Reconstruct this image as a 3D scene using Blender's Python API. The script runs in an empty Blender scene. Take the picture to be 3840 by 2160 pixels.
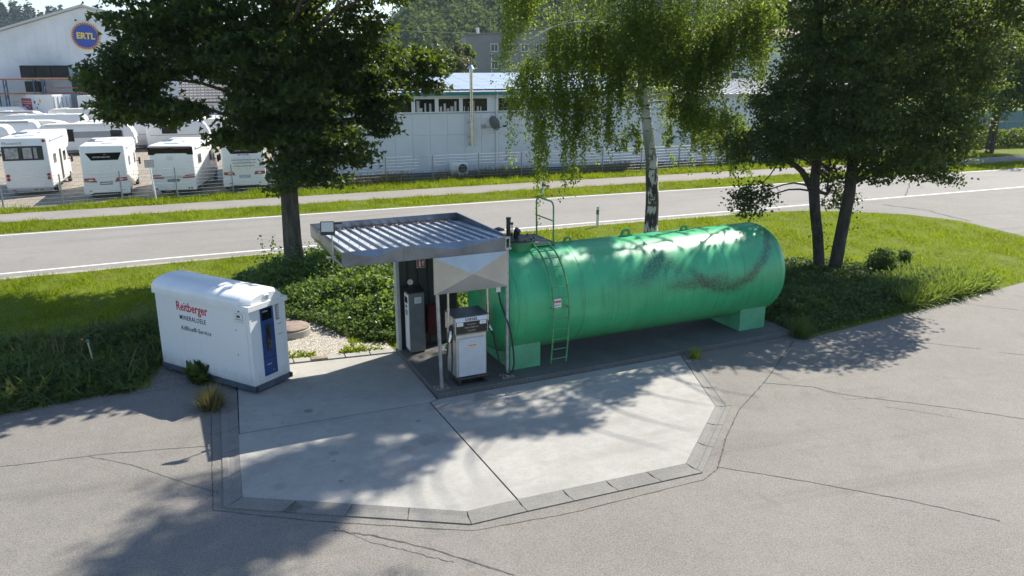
import bpy, bmesh, math, random
import numpy as np
from mathutils import Vector, Matrix

random.seed(7)
rng = np.random.default_rng(11)
sc = bpy.context.scene
col = sc.collection
R = math.radians

# ------------------------------------------------------------------ camera, sky, sun, exposure
CAM_H, PITCH, FPX = 7.35, R(15.8), 2930.0
cam = bpy.data.objects.new('camera', bpy.data.cameras.new('camera'))
col.objects.link(cam)
cam.location = (0, 0, CAM_H)
cam.rotation_euler = (R(90) - PITCH, 0, 0)
cam.data.sensor_width = 36.0
cam.data.lens = 36.0 * FPX / 3840.0
cam.data.clip_end = 5000
sc.camera = cam

SUN_AZ, SUN_EL = R(44.5), R(48.0)          # direction towards the sun, measured from +X
world = bpy.data.worlds.new('World')
sc.world = world
world.use_nodes = True
wn = world.node_tree
sky = wn.nodes.new('ShaderNodeTexSky')
sky.sky_type = 'NISHITA'
sky.sun_disc = False
sky.sun_elevation = SUN_EL
sky.sun_rotation = R(90) - SUN_AZ
sky.air_density = 1.0
sky.dust_density = 0.4
sky.ozone_density = 2.2
wn.nodes['Background'].inputs['Strength'].default_value = 0.105
wn.links.new(sky.outputs[0], wn.nodes['Background'].inputs['Color'])

sun = bpy.data.objects.new('sun', bpy.data.lights.new('sun', 'SUN'))
col.objects.link(sun)
sun.data.energy = 4.6
sun.data.angle = R(0.45)
sun.data.color = (1.0, 0.94, 0.83)
sunv = Vector((math.cos(SUN_EL) * math.cos(SUN_AZ), math.cos(SUN_EL) * math.sin(SUN_AZ), math.sin(SUN_EL)))
sun.rotation_euler = sunv.to_track_quat('Z', 'Y').to_euler()
sun.location = (20, 20, 40)

sc.view_settings.view_transform = 'Standard'
sc.view_settings.look = 'None'
sc.view_settings.exposure = 0.97
sc.view_settings.gamma = 1.0
sc.view_settings.use_curve_mapping = False
sc.cycles.use_denoising = True
sc.cycles.max_bounces = 8
sc.cycles.transparent_max_bounces = 8
sc.cycles.sample_clamp_indirect = 6.0


# ------------------------------------------------------------------ surveying helpers
def ray(u, v):
    cp, sp = math.cos(PITCH), math.sin(PITCH)
    a, b = (u - 1920) / FPX, (v - 1080) / FPX
    return (a, cp - b * sp, -sp - b * cp)


def gp(u, v, z=0.0):
    """ground point that the survey photo shows at (u, v), at height z"""
    d = ray(u, v)
    t = (z - CAM_H) / d[2]
    return Vector((d[0] * t, d[1] * t, z))


def at(u, v, Y):
    d = ray(u, v)
    t = Y / d[1]
    return Vector((d[0] * t, Y, CAM_H + d[2] * t))


ST_O = Vector((-1.691, 16.546, 0.0))        # near corner of the fuel island
ST_A = R(24.73)
E1 = Vector((math.cos(ST_A), math.sin(ST_A), 0))
E2 = Vector((-math.sin(ST_A), math.cos(ST_A), 0))


def SW(s, t, z=0.0):
    return ST_O + E1 * s + E2 * t + Vector((0, 0, z))


# ------------------------------------------------------------------ materials
MATS = {}


def nd(nt, typ, inp=None, **kw):
    n = nt.nodes.new(typ)
    for k, v in kw.items():
        setattr(n, k, v)
    if inp:
        for k, v in inp.items():
            if isinstance(v, bpy.types.NodeSocket):
                nt.links.new(v, n.inputs[k])
            else:
                n.inputs[k].default_value = v
    return n


def c4(c):
    return (c[0], c[1], c[2], 1.0)


def start(name):
    m = bpy.data.materials.new(name)
    m.use_nodes = True
    nt = m.node_tree
    return m, nt, nt.nodes['Principled BSDF'], nt.nodes['Material Output']


def noise(nt, vec, scale, detail=4, rough=0.55, dist=0.0):
    return nd(nt, 'ShaderNodeTexNoise', {'Vector': vec, 'Scale': scale, 'Detail': detail, 'Roughness': rough, 'Distortion': dist})


def ramp(nt, fac, a, b):
    n = nd(nt, 'ShaderNodeMapRange', {'Value': fac, 'From Min': a, 'From Max': b})
    n.interpolation_type = 'SMOOTHSTEP'
    return n.outputs[0]


def mix(nt, fac, a, b, blend='MIX'):
    n = nd(nt, 'ShaderNodeMix', data_type='RGBA', blend_type=blend)
    for idx, val in ((0, fac), (6, a), (7, b)):
        s = n.inputs[idx]
        if isinstance(val, bpy.types.NodeSocket):
            nt.links.new(val, s)
        else:
            s.default_value = c4(val) if idx > 0 and len(val) == 3 else val
    return n.outputs[2]


def mth(nt, op, a, b=None, c=None):
    n = nd(nt, 'ShaderNodeMath', operation=op)
    for i, val in enumerate((a, b, c)):
        if val is None:
            continue
        if isinstance(val, bpy.types.NodeSocket):
            nt.links.new(val, n.inputs[i])
        else:
            n.inputs[i].default_value = val
    return n.outputs[0]


def mat(name, c, rough=0.6, metal=0.0, var=0.12, scale=2.0, grain=0.0, gscale=60.0, bump=0.0, bscale=60.0,
        dirt=0.0, dirtcol=(0.08, 0.07, 0.06), dscale=1.3, spec=0.5, coat=0.0, world_space=True):
    if name in MATS:
        return MATS[name]
    m, nt, b, out = start(name)
    if world_space:
        pos = nd(nt, 'ShaderNodeNewGeometry').outputs['Position']
    else:
        pos = nd(nt, 'ShaderNodeTexCoord').outputs['Object']
    n1 = noise(nt, pos, scale).outputs['Fac']
    colr = mix(nt, ramp(nt, n1, 0.3, 0.7), tuple(x * (1 - var) for x in c), tuple(min(1, x * (1 + var)) for x in c))
    if grain:
        n2 = noise(nt, pos, gscale, 3, 0.7).outputs['Fac']
        g = ramp(nt, n2, 0.3, 0.7)
        colr = mix(nt, g, mix(nt, grain, colr, (0, 0, 0)), mix(nt, grain * 0.6, colr, (1, 1, 1)))
    if dirt:
        n3 = noise(nt, pos, dscale, 8, 0.68).outputs['Fac']
        f = mth(nt, 'MULTIPLY', ramp(nt, n3, 0.48, 0.78), dirt)
        colr = mix(nt, f, colr, dirtcol)
    nt.links.new(colr, b.inputs['Base Color'])
    rn = noise(nt, pos, scale * 3 + 1).outputs['Fac']
    rr = nd(nt, 'ShaderNodeMapRange', {'Value': rn, 'To Min': max(0.02, rough - 0.1), 'To Max': min(1, rough + 0.1)})
    nt.links.new(rr.outputs[0], b.inputs['Roughness'])
    b.inputs['Metallic'].default_value = metal
    b.inputs['Specular IOR Level'].default_value = spec
    b.inputs['Coat Weight'].default_value = coat
    if bump:
        bn = noise(nt, pos, bscale, 5, 0.7).outputs['Fac']
        bp = nd(nt, 'ShaderNodeBump', {'Height': bn, 'Strength': bump, 'Distance': 0.02})
        nt.links.new(bp.outputs[0], b.inputs['Normal'])
    MATS[name] = m
    return m


def glass(name, c=(0.02, 0.025, 0.03), rough=0.08):
    return mat(name, c, rough, 0, 0.2, 1.5, spec=0.4)


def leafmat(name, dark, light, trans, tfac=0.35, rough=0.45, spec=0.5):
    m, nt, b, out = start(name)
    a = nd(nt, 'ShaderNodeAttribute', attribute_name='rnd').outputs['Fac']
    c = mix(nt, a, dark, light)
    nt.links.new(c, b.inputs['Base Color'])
    b.inputs['Roughness'].default_value = rough
    b.inputs['Specular IOR Level'].default_value = spec
    t = nd(nt, 'ShaderNodeBsdfTranslucent')
    nt.links.new(mix(nt, a, tuple(x * 0.7 for x in trans), trans), t.inputs['Color'])
    ms = nd(nt, 'ShaderNodeMixShader', {0: tfac})
    nt.links.new(b.outputs[0], ms.inputs[1])
    nt.links.new(t.outputs[0], ms.inputs[2])
    nt.links.new(ms.outputs[0], out.inputs['Surface'])
    MATS[name] = m
    return m


# ------------------------------------------------------------------ mesh helpers
class MB:
    def __init__(self, off=(0, 0, 0)):
        self.v, self.f, self.o = [], [], Vector(off)

    def add(self, vs, fs):
        n = len(self.v)
        self.v += [tuple(Vector(p) - self.o) for p in vs]
        self.f += [tuple(i + n for i in f) for f in fs]
        return self

    def box(self, x0, x1, y0, y1, z0, z1, bev=0.0, seg=1):
        bm = bmesh.new()
        bmesh.ops.create_cube(bm, size=1)
        bmesh.ops.scale(bm, vec=(x1 - x0, y1 - y0, z1 - z0), verts=bm.verts)
        bmesh.ops.translate(bm, vec=((x0 + x1) / 2, (y0 + y1) / 2, (z0 + z1) / 2), verts=bm.verts)
        if bev:
            bmesh.ops.bevel(bm, geom=list(bm.edges), offset=bev, segments=seg, profile=0.5, affect='EDGES')
        bm.verts.index_update()
        self.add([v.co.copy() for v in bm.verts], [[v.index for v in f.verts] for f in bm.faces])
        bm.free()
        return self

    def prism(self, poly, axis, a0, a1, bev=0.0, seg=2):
        """poly in the two other axes (in cyclic order after axis), extruded along axis"""
        def p3(p, a):
            return {'x': (a, p[0], p[1]), 'y': (p[0], a, p[1]), 'z': (p[0], p[1], a)}[axis]
        bm = bmesh.new()
        r0 = [bm.verts.new(p3(p, a0)) for p in poly]
        r1 = [bm.verts.new(p3(p, a1)) for p in poly]
        n = len(poly)
        f0 = bm.faces.new(r0)
        f1 = bm.faces.new(list(reversed(r1)))
        for i in range(n):
            bm.faces.new((r0[i], r1[i], r1[(i + 1) % n], r0[(i + 1) % n]))
        if bev:
            ed = list(set(list(f0.edges) + list(f1.edges)))
            bmesh.ops.bevel(bm, geom=ed, offset=bev, segments=seg, profile=0.5, affect='EDGES')
        bmesh.ops.recalc_face_normals(bm, faces=bm.faces)
        bm.verts.index_update()
        self.add([v.co.copy() for v in bm.verts], [[v.index for v in f.verts] for f in bm.faces])
        bm.free()
        return self

    def tube(self, pts, rad, n=8, caps=True):
        pts = [Vector(p) for p in pts]
        if not isinstance(rad, (list, tuple)):
            rad = [rad] * len(pts)
        vs, fs = [], []
        up = None
        for i, p in enumerate(pts):
            d = (pts[min(i + 1, len(pts) - 1)] - pts[max(i - 1, 0)]).normalized()
            if up is None:
                up = Vector((0, 0, 1)) if abs(d.z) < 0.9 else Vector((1, 0, 0))
            a = d.cross(up)
            a.normalize()
            b = a.cross(d)
            up = b
            for k in range(n):
                w = 2 * math.pi * k / n
                vs.append(p + (a * math.cos(w) + b * math.sin(w)) * rad[i])
        for i in range(len(pts) - 1):
            for k in range(n):
                a0, a1 = i * n + k, i * n + (k + 1) % n
                fs.append((a0, a1, a1 + n, a0 + n))
        if caps:
            fs.append(tuple(reversed(range(n))))
            fs.append(tuple(range((len(pts) - 1) * n, len(pts) * n)))
        return self.add(vs, fs)

    def lathe(self, prof, org, axis='z', n=16):
        """prof: (radius, height) pairs"""
        vs, fs = [], []
        for r, h in prof:
            for k in range(n):
                w = 2 * math.pi * k / n
                q = (r * math.cos(w), r * math.sin(w), h)
                q = {'z': q, 'x': (q[2], q[0], q[1]), 'y': (q[1], q[2], q[0])}[axis]
                vs.append(Vector(org) + Vector(q))
        for i in range(len(prof) - 1):
            for k in range(n):
                a0, a1 = i * n + k, i * n + (k + 1) % n
                fs.append((a0, a1, a1 + n, a0 + n))
        fs.append(tuple(reversed(range(n))))
        fs.append(tuple(range((len(prof) - 1) * n, len(prof) * n)))
        return self.add(vs, fs)

    def build(self, name, m, parent=None, smooth=False, loc=None, rz=0.0):
        me = bpy.data.meshes.new(name)
        me.from_pydata(self.v, [], self.f)
        me.update()
        o = bpy.data.objects.new(name, me)
        col.objects.link(o)
        if m:
            me.materials.append(m)
        if smooth:
            me.polygons.foreach_set('use_smooth', [True] * len(me.polygons))
            me.set_sharp_from_angle(angle=R(38))
        if parent:
            o.parent = parent
        if loc is not None:
            o.location = loc
        o.rotation_euler.z = rz
        return o


def tag(o, label=None, cat=None, group=None, kind=None):
    if label:
        o['label'] = label
    if cat:
        o['category'] = cat
    if group:
        o['group'] = group
    if kind:
        o['kind'] = kind
    return o


def thing(name, label, cat, loc=(0, 0, 0), rz=0.0, group=None):
    o = bpy.data.objects.new(name, None)
    col.objects.link(o)
    o.location = loc
    o.rotation_euler.z = rz
    o.empty_display_size = 0.2
    return tag(o, label, cat, group)


def struct(o):
    return tag(o, kind='structure')


def share(src, parent, loc, rot=None, name=None):
    o = src.copy()
    o.name = name or src.name.split('.')[0]
    col.objects.link(o)
    o.parent = parent
    o.location = loc
    if rot is not None:
        o.rotation_euler = rot
    return o


def text_mesh(name, s, m, parent, mtx, size, sx=1.0, ext=0.002, offset=0.0, align='LEFT', space=1.0):
    cu = bpy.data.curves.new(name, 'FONT')
    cu.body = s
    cu.size = size
    cu.extrude = ext
    cu.offset = offset
    cu.align_x = align
    cu.resolution_u = 2
    cu.space_character = space
    tmp = bpy.data.objects.new('tmp', cu)
    col.objects.link(tmp)
    dg = bpy.context.evaluated_depsgraph_get()
    me = bpy.data.meshes.new_from_object(tmp.evaluated_get(dg))
    bpy.data.objects.remove(tmp)
    me.transform(Matrix.Diagonal((sx, 1, 1, 1)))
    me.materials.clear()
    me.materials.append(m)
    o = bpy.data.objects.new(name, me)
    col.objects.link(o)
    o.parent = parent
    o.matrix_local = mtx
    return o


def frame(org, xd, yd):
    x, y = Vector(xd).normalized(), Vector(yd).normalized()
    z = x.cross(y)
    mm = Matrix((x, y, z)).transposed().to_4x4()
    mm.translation = Vector(org)
    return mm


def sheet(name, pts, z, m, parent=None):
    b = MB()
    b.add([(p[0], p[1], z) for p in pts], [tuple(range(len(pts)))])
    bm = bmesh.new()
    vs = [bm.verts.new(v) for v in b.v]
    f = bm.faces.new(vs)
    if f.normal.z < 0:
        f.normal_flip()
    bm.normal_update()
    if f.normal.z < 0:
        f.normal_flip()
    bmesh.ops.triangulate(bm, faces=bm.faces)
    me = bpy.data.meshes.new(name)
    bm.to_mesh(me)
    bm.free()
    me.materials.append(m)
    o = bpy.data.objects.new(name, me)
    col.objects.link(o)
    o.parent = parent
    return o


def ribbon(pts, w, z, jit=0.0, sub=1):
    """flat strip following a polyline; w constant or (w0, w1)"""
    P = []
    for i in range(len(pts) - 1):
        a, b = Vector(pts[i][:2]), Vector(pts[i + 1][:2])
        for k in range(sub):
            P.append(a.lerp(b, k / sub))
    P.append(Vector(pts[-1][:2]))
    if jit:
        P = [p + Vector((random.uniform(-jit, jit), random.uniform(-jit, jit))) for p in P]
    mb = MB()
    vs = []
    for i, p in enumerate(P):
        d = (P[min(i + 1, len(P) - 1)] - P[max(0, i - 1)]).normalized()
        n = Vector((-d.y, d.x))
        ww = (w if not jit else w * random.uniform(0.5, 1.4)) / 2
        vs += [(p.x + n.x * ww, p.y + n.y * ww, z), (p.x - n.x * ww, p.y - n.y * ww, z)]
    mb.add(vs, [(2 * i, 2 * i + 1, 2 * i + 3, 2 * i + 2) for i in range(len(P) - 1)])
    mb.f = [tuple(reversed(f)) if (Vector(mb.v[f[1]]) - Vector(mb.v[f[0]])).cross(Vector(mb.v[f[2]]) - Vector(mb.v[f[1]])).z < 0 else f for f in mb.f]
    return mb


def np_mesh(name, V, F, m, rnd=None, parent=None):
    """V (n,3) float, F (k,3) int triangles"""
    me = bpy.data.meshes.new(name)
    me.vertices.add(len(V))
    me.vertices.foreach_set('co', np.ascontiguousarray(V, dtype=np.float32).ravel())
    me.loops.add(F.size)
    me.loops.foreach_set('vertex_index', np.ascontiguousarray(F, dtype=np.int32).ravel())
    me.polygons.add(len(F))
    me.polygons.foreach_set('loop_start', np.arange(0, F.size, 3, dtype=np.int32))
    me.update(calc_edges=True)
    if rnd is not None:
        at_ = me.attributes.new('rnd', 'FLOAT', 'POINT')
        at_.data.foreach_set('value', np.ascontiguousarray(rnd, dtype=np.float32))
    me.materials.append(m)
    o = bpy.data.objects.new(name, me)
    col.objects.link(o)
    o.parent = parent
    return o


LEAF = {
    'oval': (np.array([[0, 0, 0], [.3, .42, .06], [1, 0, -.1], [.3, -.42, .06]]), np.array([[0, 2, 1], [0, 3, 2]])),
    'maple': (np.array([[0, 0, 0], [.1, .62, .05], [.42, .26, 0], [1, 0, -.12], [.42, -.26, 0], [.1, -.62, .05], [.72, .55, -.05], [.72, -.55, -.05]]),
              np.array([[0, 2, 1], [0, 3, 2], [0, 4, 3], [0, 5, 4], [0, 6, 2], [0, 4, 7]])),
    'blade': (np.array([[0, -.035, 0], [.55, -.03, .05], [.55, .03, .05], [0, .035, 0], [1, 0, -.25]]), np.array([[0, 1, 2], [0, 2, 3], [1, 4, 2]])),
    'thin': (np.array([[0, -.014, 0], [1, 0, -.18], [0, .014, 0]]), np.array([[0, 1, 2]])),
    'tri': (np.array([[0, -.055, 0], [1, 0, -.1], [0, .055, 0]]), np.array([[0, 1, 2]])),
}


def leaves(name, C, N, D, S, m, kind='oval', parent=None, rnd=None):
    """C centres, N normals, D leaf directions, S sizes"""
    T, F = LEAF[kind]
    n = len(C)
    N = N / np.linalg.norm(N, axis=1, keepdims=True)
    D = D - N * np.sum(D * N, axis=1, keepdims=True)
    D = D / (np.linalg.norm(D, axis=1, keepdims=True) + 1e-9)
    B = np.cross(N, D)
    V = C[:, None] + S[:, None, None] * (T[None, :, 0, None] * D[:, None] + T[None, :, 1, None] * B[:, None] + T[None, :, 2, None] * N[:, None])
    FF = (F[None] + (np.arange(n) * len(T))[:, None, None]).reshape(-1, 3)
    r = rng.random(n) if rnd is None else rnd
    return np_mesh(name, V.reshape(-1, 3), FF, m, np.repeat(r, len(T)), parent)


def in_poly(P, poly):
    x, y = P[:, 0], P[:, 1]
    ins = np.zeros(len(P), bool)
    j = len(poly) - 1
    for i in range(len(poly)):
        xi, yi, xj, yj = poly[i][0], poly[i][1], poly[j][0], poly[j][1]
        c = ((yi > y) != (yj > y)) & (x < (xj - xi) * (y - yi) / (yj - yi + 1e-12) + xi)
        ins ^= c
        j = i
    return ins


def scatter(poly, n):
    p = np.array([(q[0], q[1]) for q in poly])
    lo, hi = p.min(0), p.max(0)
    out = []
    tot = 0
    while tot < n:
        q = lo + rng.random((n * 2, 2)) * (hi - lo)
        q = q[in_poly(q, p)]
        out.append(q)
        tot += len(q)
        if len(q) == 0:
            break
    return np.concatenate(out)[:n]


def rand_dir(n, up=0.0):
    d = rng.normal(size=(n, 3))
    d /= np.linalg.norm(d, axis=1, keepdims=True)
    d[:, 2] += up
    return d / np.linalg.norm(d, axis=1, keepdims=True)


def vnoise(x, y, s, seed=0):
    """cheap smooth value noise from sines"""
    r = np.random.default_rng(seed)
    o = np.zeros_like(x)
    for k in range(5):
        a, b, c = r.normal(size=3)
        o += np.sin((a * x + b * y) * s + c * 6)
    return o / 5


# ------------------------------------------------------------------ surface materials
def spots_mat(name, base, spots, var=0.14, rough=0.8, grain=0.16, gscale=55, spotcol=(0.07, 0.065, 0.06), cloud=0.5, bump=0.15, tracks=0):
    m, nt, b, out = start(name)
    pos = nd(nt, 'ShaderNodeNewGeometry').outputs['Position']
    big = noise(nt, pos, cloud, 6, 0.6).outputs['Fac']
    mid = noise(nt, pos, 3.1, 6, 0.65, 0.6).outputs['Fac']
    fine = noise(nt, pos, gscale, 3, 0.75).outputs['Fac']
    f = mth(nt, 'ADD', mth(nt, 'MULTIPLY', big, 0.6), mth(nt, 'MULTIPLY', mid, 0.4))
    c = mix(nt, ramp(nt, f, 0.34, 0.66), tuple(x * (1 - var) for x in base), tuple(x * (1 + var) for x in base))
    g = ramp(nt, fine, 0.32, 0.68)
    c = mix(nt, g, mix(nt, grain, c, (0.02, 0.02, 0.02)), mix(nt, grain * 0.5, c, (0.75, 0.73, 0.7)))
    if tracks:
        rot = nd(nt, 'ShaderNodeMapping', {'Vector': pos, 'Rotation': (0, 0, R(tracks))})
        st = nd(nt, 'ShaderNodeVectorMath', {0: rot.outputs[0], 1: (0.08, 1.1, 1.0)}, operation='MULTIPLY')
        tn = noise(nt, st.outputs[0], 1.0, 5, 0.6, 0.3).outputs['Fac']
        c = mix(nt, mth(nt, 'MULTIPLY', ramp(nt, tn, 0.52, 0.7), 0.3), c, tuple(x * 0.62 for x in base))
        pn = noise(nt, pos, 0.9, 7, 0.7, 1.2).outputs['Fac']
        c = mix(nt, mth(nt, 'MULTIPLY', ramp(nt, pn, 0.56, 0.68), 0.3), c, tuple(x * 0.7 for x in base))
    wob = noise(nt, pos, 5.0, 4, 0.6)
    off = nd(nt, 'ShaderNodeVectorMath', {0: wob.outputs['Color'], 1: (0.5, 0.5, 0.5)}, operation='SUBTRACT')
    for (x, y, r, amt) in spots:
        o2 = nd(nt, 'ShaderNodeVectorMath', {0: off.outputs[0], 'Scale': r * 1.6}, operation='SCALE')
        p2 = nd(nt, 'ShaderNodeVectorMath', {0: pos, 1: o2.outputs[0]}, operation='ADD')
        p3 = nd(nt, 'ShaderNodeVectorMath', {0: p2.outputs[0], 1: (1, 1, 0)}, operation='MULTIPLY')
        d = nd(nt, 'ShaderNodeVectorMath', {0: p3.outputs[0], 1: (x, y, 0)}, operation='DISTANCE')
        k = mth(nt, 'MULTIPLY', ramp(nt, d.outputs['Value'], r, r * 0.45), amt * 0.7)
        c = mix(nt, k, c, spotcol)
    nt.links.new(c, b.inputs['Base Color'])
    b.inputs['Roughness'].default_value = rough
    b.inputs['Specular IOR Level'].default_value = 0.3
    bp = nd(nt, 'ShaderNodeBump', {'Height': fine, 'Strength': bump, 'Distance': 0.01})
    nt.links.new(bp.outputs[0], b.inputs['Normal'])
    MATS[name] = m
    return m


def sp(u, v, r, a=0.7):
    # survey position of a stain
    q = gp(u, v)
    return (q.x, q.y, r, a)


ASPH = spots_mat('asphalt_forecourt', (0.162, 0.149, 0.129), [sp(3020, 1478, 0.2, 0.25), sp(2000, 2050, 0.5, 0.1), sp(3150, 1480, 0.12, 0.2)], var=0.12, grain=0.26, gscale=38, cloud=0.35, tracks=-15)
ROADM = spots_mat('asphalt_road', (0.212, 0.2, 0.184), [], var=0.07, grain=0.12, gscale=25, cloud=0.3, tracks=-22)
WALKM = spots_mat('asphalt_footway', (0.22, 0.2, 0.18), [], var=0.09, grain=0.12, gscale=20, cloud=0.5)
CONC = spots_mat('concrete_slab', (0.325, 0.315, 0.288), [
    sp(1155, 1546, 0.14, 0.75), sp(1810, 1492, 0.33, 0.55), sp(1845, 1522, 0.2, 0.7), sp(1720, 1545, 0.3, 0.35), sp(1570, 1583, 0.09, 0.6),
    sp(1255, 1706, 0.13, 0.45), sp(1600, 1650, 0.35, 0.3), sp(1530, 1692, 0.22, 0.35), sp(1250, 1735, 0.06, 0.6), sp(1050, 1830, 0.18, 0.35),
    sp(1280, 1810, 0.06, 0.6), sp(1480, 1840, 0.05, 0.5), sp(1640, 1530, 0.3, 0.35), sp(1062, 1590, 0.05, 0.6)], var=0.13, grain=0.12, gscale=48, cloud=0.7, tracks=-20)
KERBM = spots_mat('kerb_concrete', (0.175, 0.168, 0.152), [sp(1105, 1905, 0.2, 0.85), sp(1080, 1915, 0.12, 0.7)], var=0.16, grain=0.2, gscale=50)
PLINTHM = spots_mat('plinth_concrete', (0.085, 0.085, 0.08), [sp(2300, 1330, 0.5, 0.6), sp(2550, 1280, 0.6, 0.6), sp(1900, 1420, 0.3, 0.5)], var=0.25, grain=0.22, gscale=40)  # base darkened for the deep shade here, on top of the oil stains
JOINT = mat('joint_filler', (0.035, 0.033, 0.03), 0.9, var=0.3, scale=8)
TARM = mat('crack_filler', (0.075, 0.07, 0.064), 0.9, var=0.35, scale=6)
WHITEP = mat('road_paint', (0.72, 0.72, 0.69), 0.6, var=0.08, scale=5, grain=0.15, gscale=30)
SOIL = mat('soil', (0.105, 0.08, 0.055), 0.95, var=0.35, scale=4, grain=0.3, gscale=30, bump=0.4, bscale=25)
PAVERM = None


def paver_mat():
    m, nt, b, out = start('yard_paving')
    pos = nd(nt, 'ShaderNodeNewGeometry').outputs['Position']
    rot = nd(nt, 'ShaderNodeMapping', {'Vector': pos, 'Rotation': (0, 0, R(-20))})
    br = nd(nt, 'ShaderNodeTexBrick', {'Vector': rot.outputs[0], 'Color1': c4((0.27, 0.225, 0.17)), 'Color2': c4((0.22, 0.185, 0.14)), 'Mortar': c4((0.12, 0.1, 0.08)),
                                       'Scale': 1.0, 'Mortar Size': 0.035, 'Brick Width': 0.9, 'Row Height': 0.45})
    n = noise(nt, pos, 1.1, 5).outputs['Fac']
    nt.links.new(mix(nt, ramp(nt, n, 0.3, 0.7), br.outputs['Color'], mix(nt, 0.25, br.outputs['Color'], (0.4, 0.36, 0.3))), b.inputs['Base Color'])
    b.inputs['Roughness'].default_value = 0.85
    return m


def turf_mat():
    m, nt, b, out = start('turf')
    pos = nd(nt, 'ShaderNodeNewGeometry').outputs['Position']
    n1 = noise(nt, pos, 0.45, 6, 0.65).outputs['Fac']
    n2 = noise(nt, pos, 6.0, 5, 0.7).outputs['Fac']
    c = mix(nt, ramp(nt, n2, 0.3, 0.7), (0.07, 0.1, 0.01), (0.14, 0.175, 0.016))
    c = mix(nt, mth(nt, 'MULTIPLY', ramp(nt, n1, 0.56, 0.72), 0.65), c, (0.21, 0.175, 0.07))
    nt.links.new(c, b.inputs['Base Color'])
    b.inputs['Roughness'].default_value = 0.95
    b.inputs['Specular IOR Level'].default_value = 0.2
    bp = nd(nt, 'ShaderNodeBump', {'Height': n2, 'Strength': 0.6, 'Distance': 0.05})
    nt.links.new(bp.outputs[0], b.inputs['Normal'])
    return m


TURF = turf_mat()
PAVERM = paver_mat()
ZINC = mat('zinc_sheet', (0.19, 0.215, 0.26), 0.3, 0.8, 0.16, 2.2, dirt=0.35, dirtcol=(0.3, 0.29, 0.26), dscale=2.0, bump=0.04, bscale=6)  # colour darkened to carry the fascia's shade and tree reflection
ZINCD = mat('galvanised_steel', (0.4, 0.41, 0.42), 0.45, 0.7, 0.2, 8, dirt=0.3, dirtcol=(0.2, 0.19, 0.17), dscale=4)
ROOFM = mat('canopy_roof_sheet', (0.55, 0.585, 0.62), 0.42, 0.25, 0.12, 2.0, dirt=0.3, dirtcol=(0.3, 0.28, 0.25), dscale=1.6)
DARKSH = mat('dark_wall_sheet', (0.06, 0.06, 0.058), 0.5, 0.3, 0.2, 2.0, dirt=0.2)
WHITEC = mat('white_cladding', (0.76, 0.77, 0.77), 0.35, 0, 0.04, 1.5, dirt=0.12, dirtcol=(0.45, 0.44, 0.4), dscale=1.6)
WHITEM = mat('white_bodywork', (0.8, 0.8, 0.78), 0.3, 0, 0.03, 1.0, coat=0.3)
CREAM = mat('cream_bodywork', (0.72, 0.69, 0.6), 0.35, 0, 0.04, 1.0, coat=0.2)
GREYB = mat('grey_bodywork', (0.3, 0.31, 0.32), 0.35, 0, 0.05, 1.0)
BLACKG = glass('black_glass', (0.006, 0.006, 0.008), 0.1)
WINDM = glass('window_glass', (0.05, 0.055, 0.06), 0.06)
BLACKP = mat('black_plastic', (0.02, 0.02, 0.022), 0.5, var=0.2, scale=5)
RUBBER = mat('rubber', (0.018, 0.018, 0.018), 0.7, var=0.2, scale=9)
REDL = mat('red_lens', (0.32, 0.02, 0.02), 0.2, var=0.15, scale=6)
REDP = mat('red_paint', (0.42, 0.02, 0.03), 0.45, var=0.1, scale=3)
BLUEP = mat('blue_panel', (0.018, 0.06, 0.2), 0.4, var=0.2, scale=3, dirt=0.2)
STEELB = mat('blue_grey_steel', (0.1, 0.125, 0.17), 0.5, 0.3, 0.2, 3, dirt=0.4, dirtcol=(0.16, 0.14, 0.11), dscale=3)
CHROME = mat('stainless', (0.62, 0.61, 0.58), 0.22, 0.95, 0.08, 5)
PAPER = mat('label_paper', (0.72, 0.71, 0.68), 0.7, var=0.05, scale=8)
INK = mat('black_ink', (0.015, 0.015, 0.018), 0.6, var=0.05)
GREYINK = mat('grey_ink', (0.3, 0.3, 0.31), 0.6, var=0.05)
RUSTM = mat('rusty_iron', (0.2, 0.13, 0.085), 0.8, 0.2, 0.3, 5, grain=0.3, gscale=40)
RACKB = mat('rack_blue', (0.05, 0.11, 0.2), 0.5, var=0.1)
RACKO = mat('rack_orange', (0.42, 0.13, 0.06), 0.5, var=0.15)
TEAL = mat('teal_gutter', (0.02, 0.2, 0.22), 0.45, var=0.1)
TILEM = mat('roof_tile', (0.12, 0.115, 0.11), 0.7, var=0.2, scale=1.5)
BRICKR = mat('red_tile_roof', (0.32, 0.13, 0.08), 0.75, var=0.2, scale=1.0)
GREYW = mat('grey_render', (0.215, 0.215, 0.22), 0.85, var=0.06, scale=0.3, grain=0.05, gscale=3)
PALEW = mat('pale_render', (0.62, 0.62, 0.62), 0.85, var=0.05, scale=0.3)
WOODP = mat('pale_wood', (0.5, 0.4, 0.27), 0.8, var=0.15, scale=8)
CRATEM = mat('dark_wrapped_crate', (0.016, 0.019, 0.018), 0.6, var=0.4, scale=1.2, spec=0.2)
YELLOW = mat('sign_yellow', (0.75, 0.55, 0.13), 0.5, var=0.05)
SIGNBL = mat('sign_blue', (0.02, 0.07, 0.36), 0.4, var=0.08)
MAROON = mat('sign_maroon', (0.3, 0.05, 0.06), 0.5, var=0.08)

# ------------------------------------------------------------------ ground, roads, pavements
gb = MB()
gb.add([(-1600, -300, 0), (1600, -300, 0), (1600, 2600, 0), (-1600, 2600, 0)], [(0, 1, 2, 3)])
ground = struct(gb.build('ground', TURF))

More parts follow.
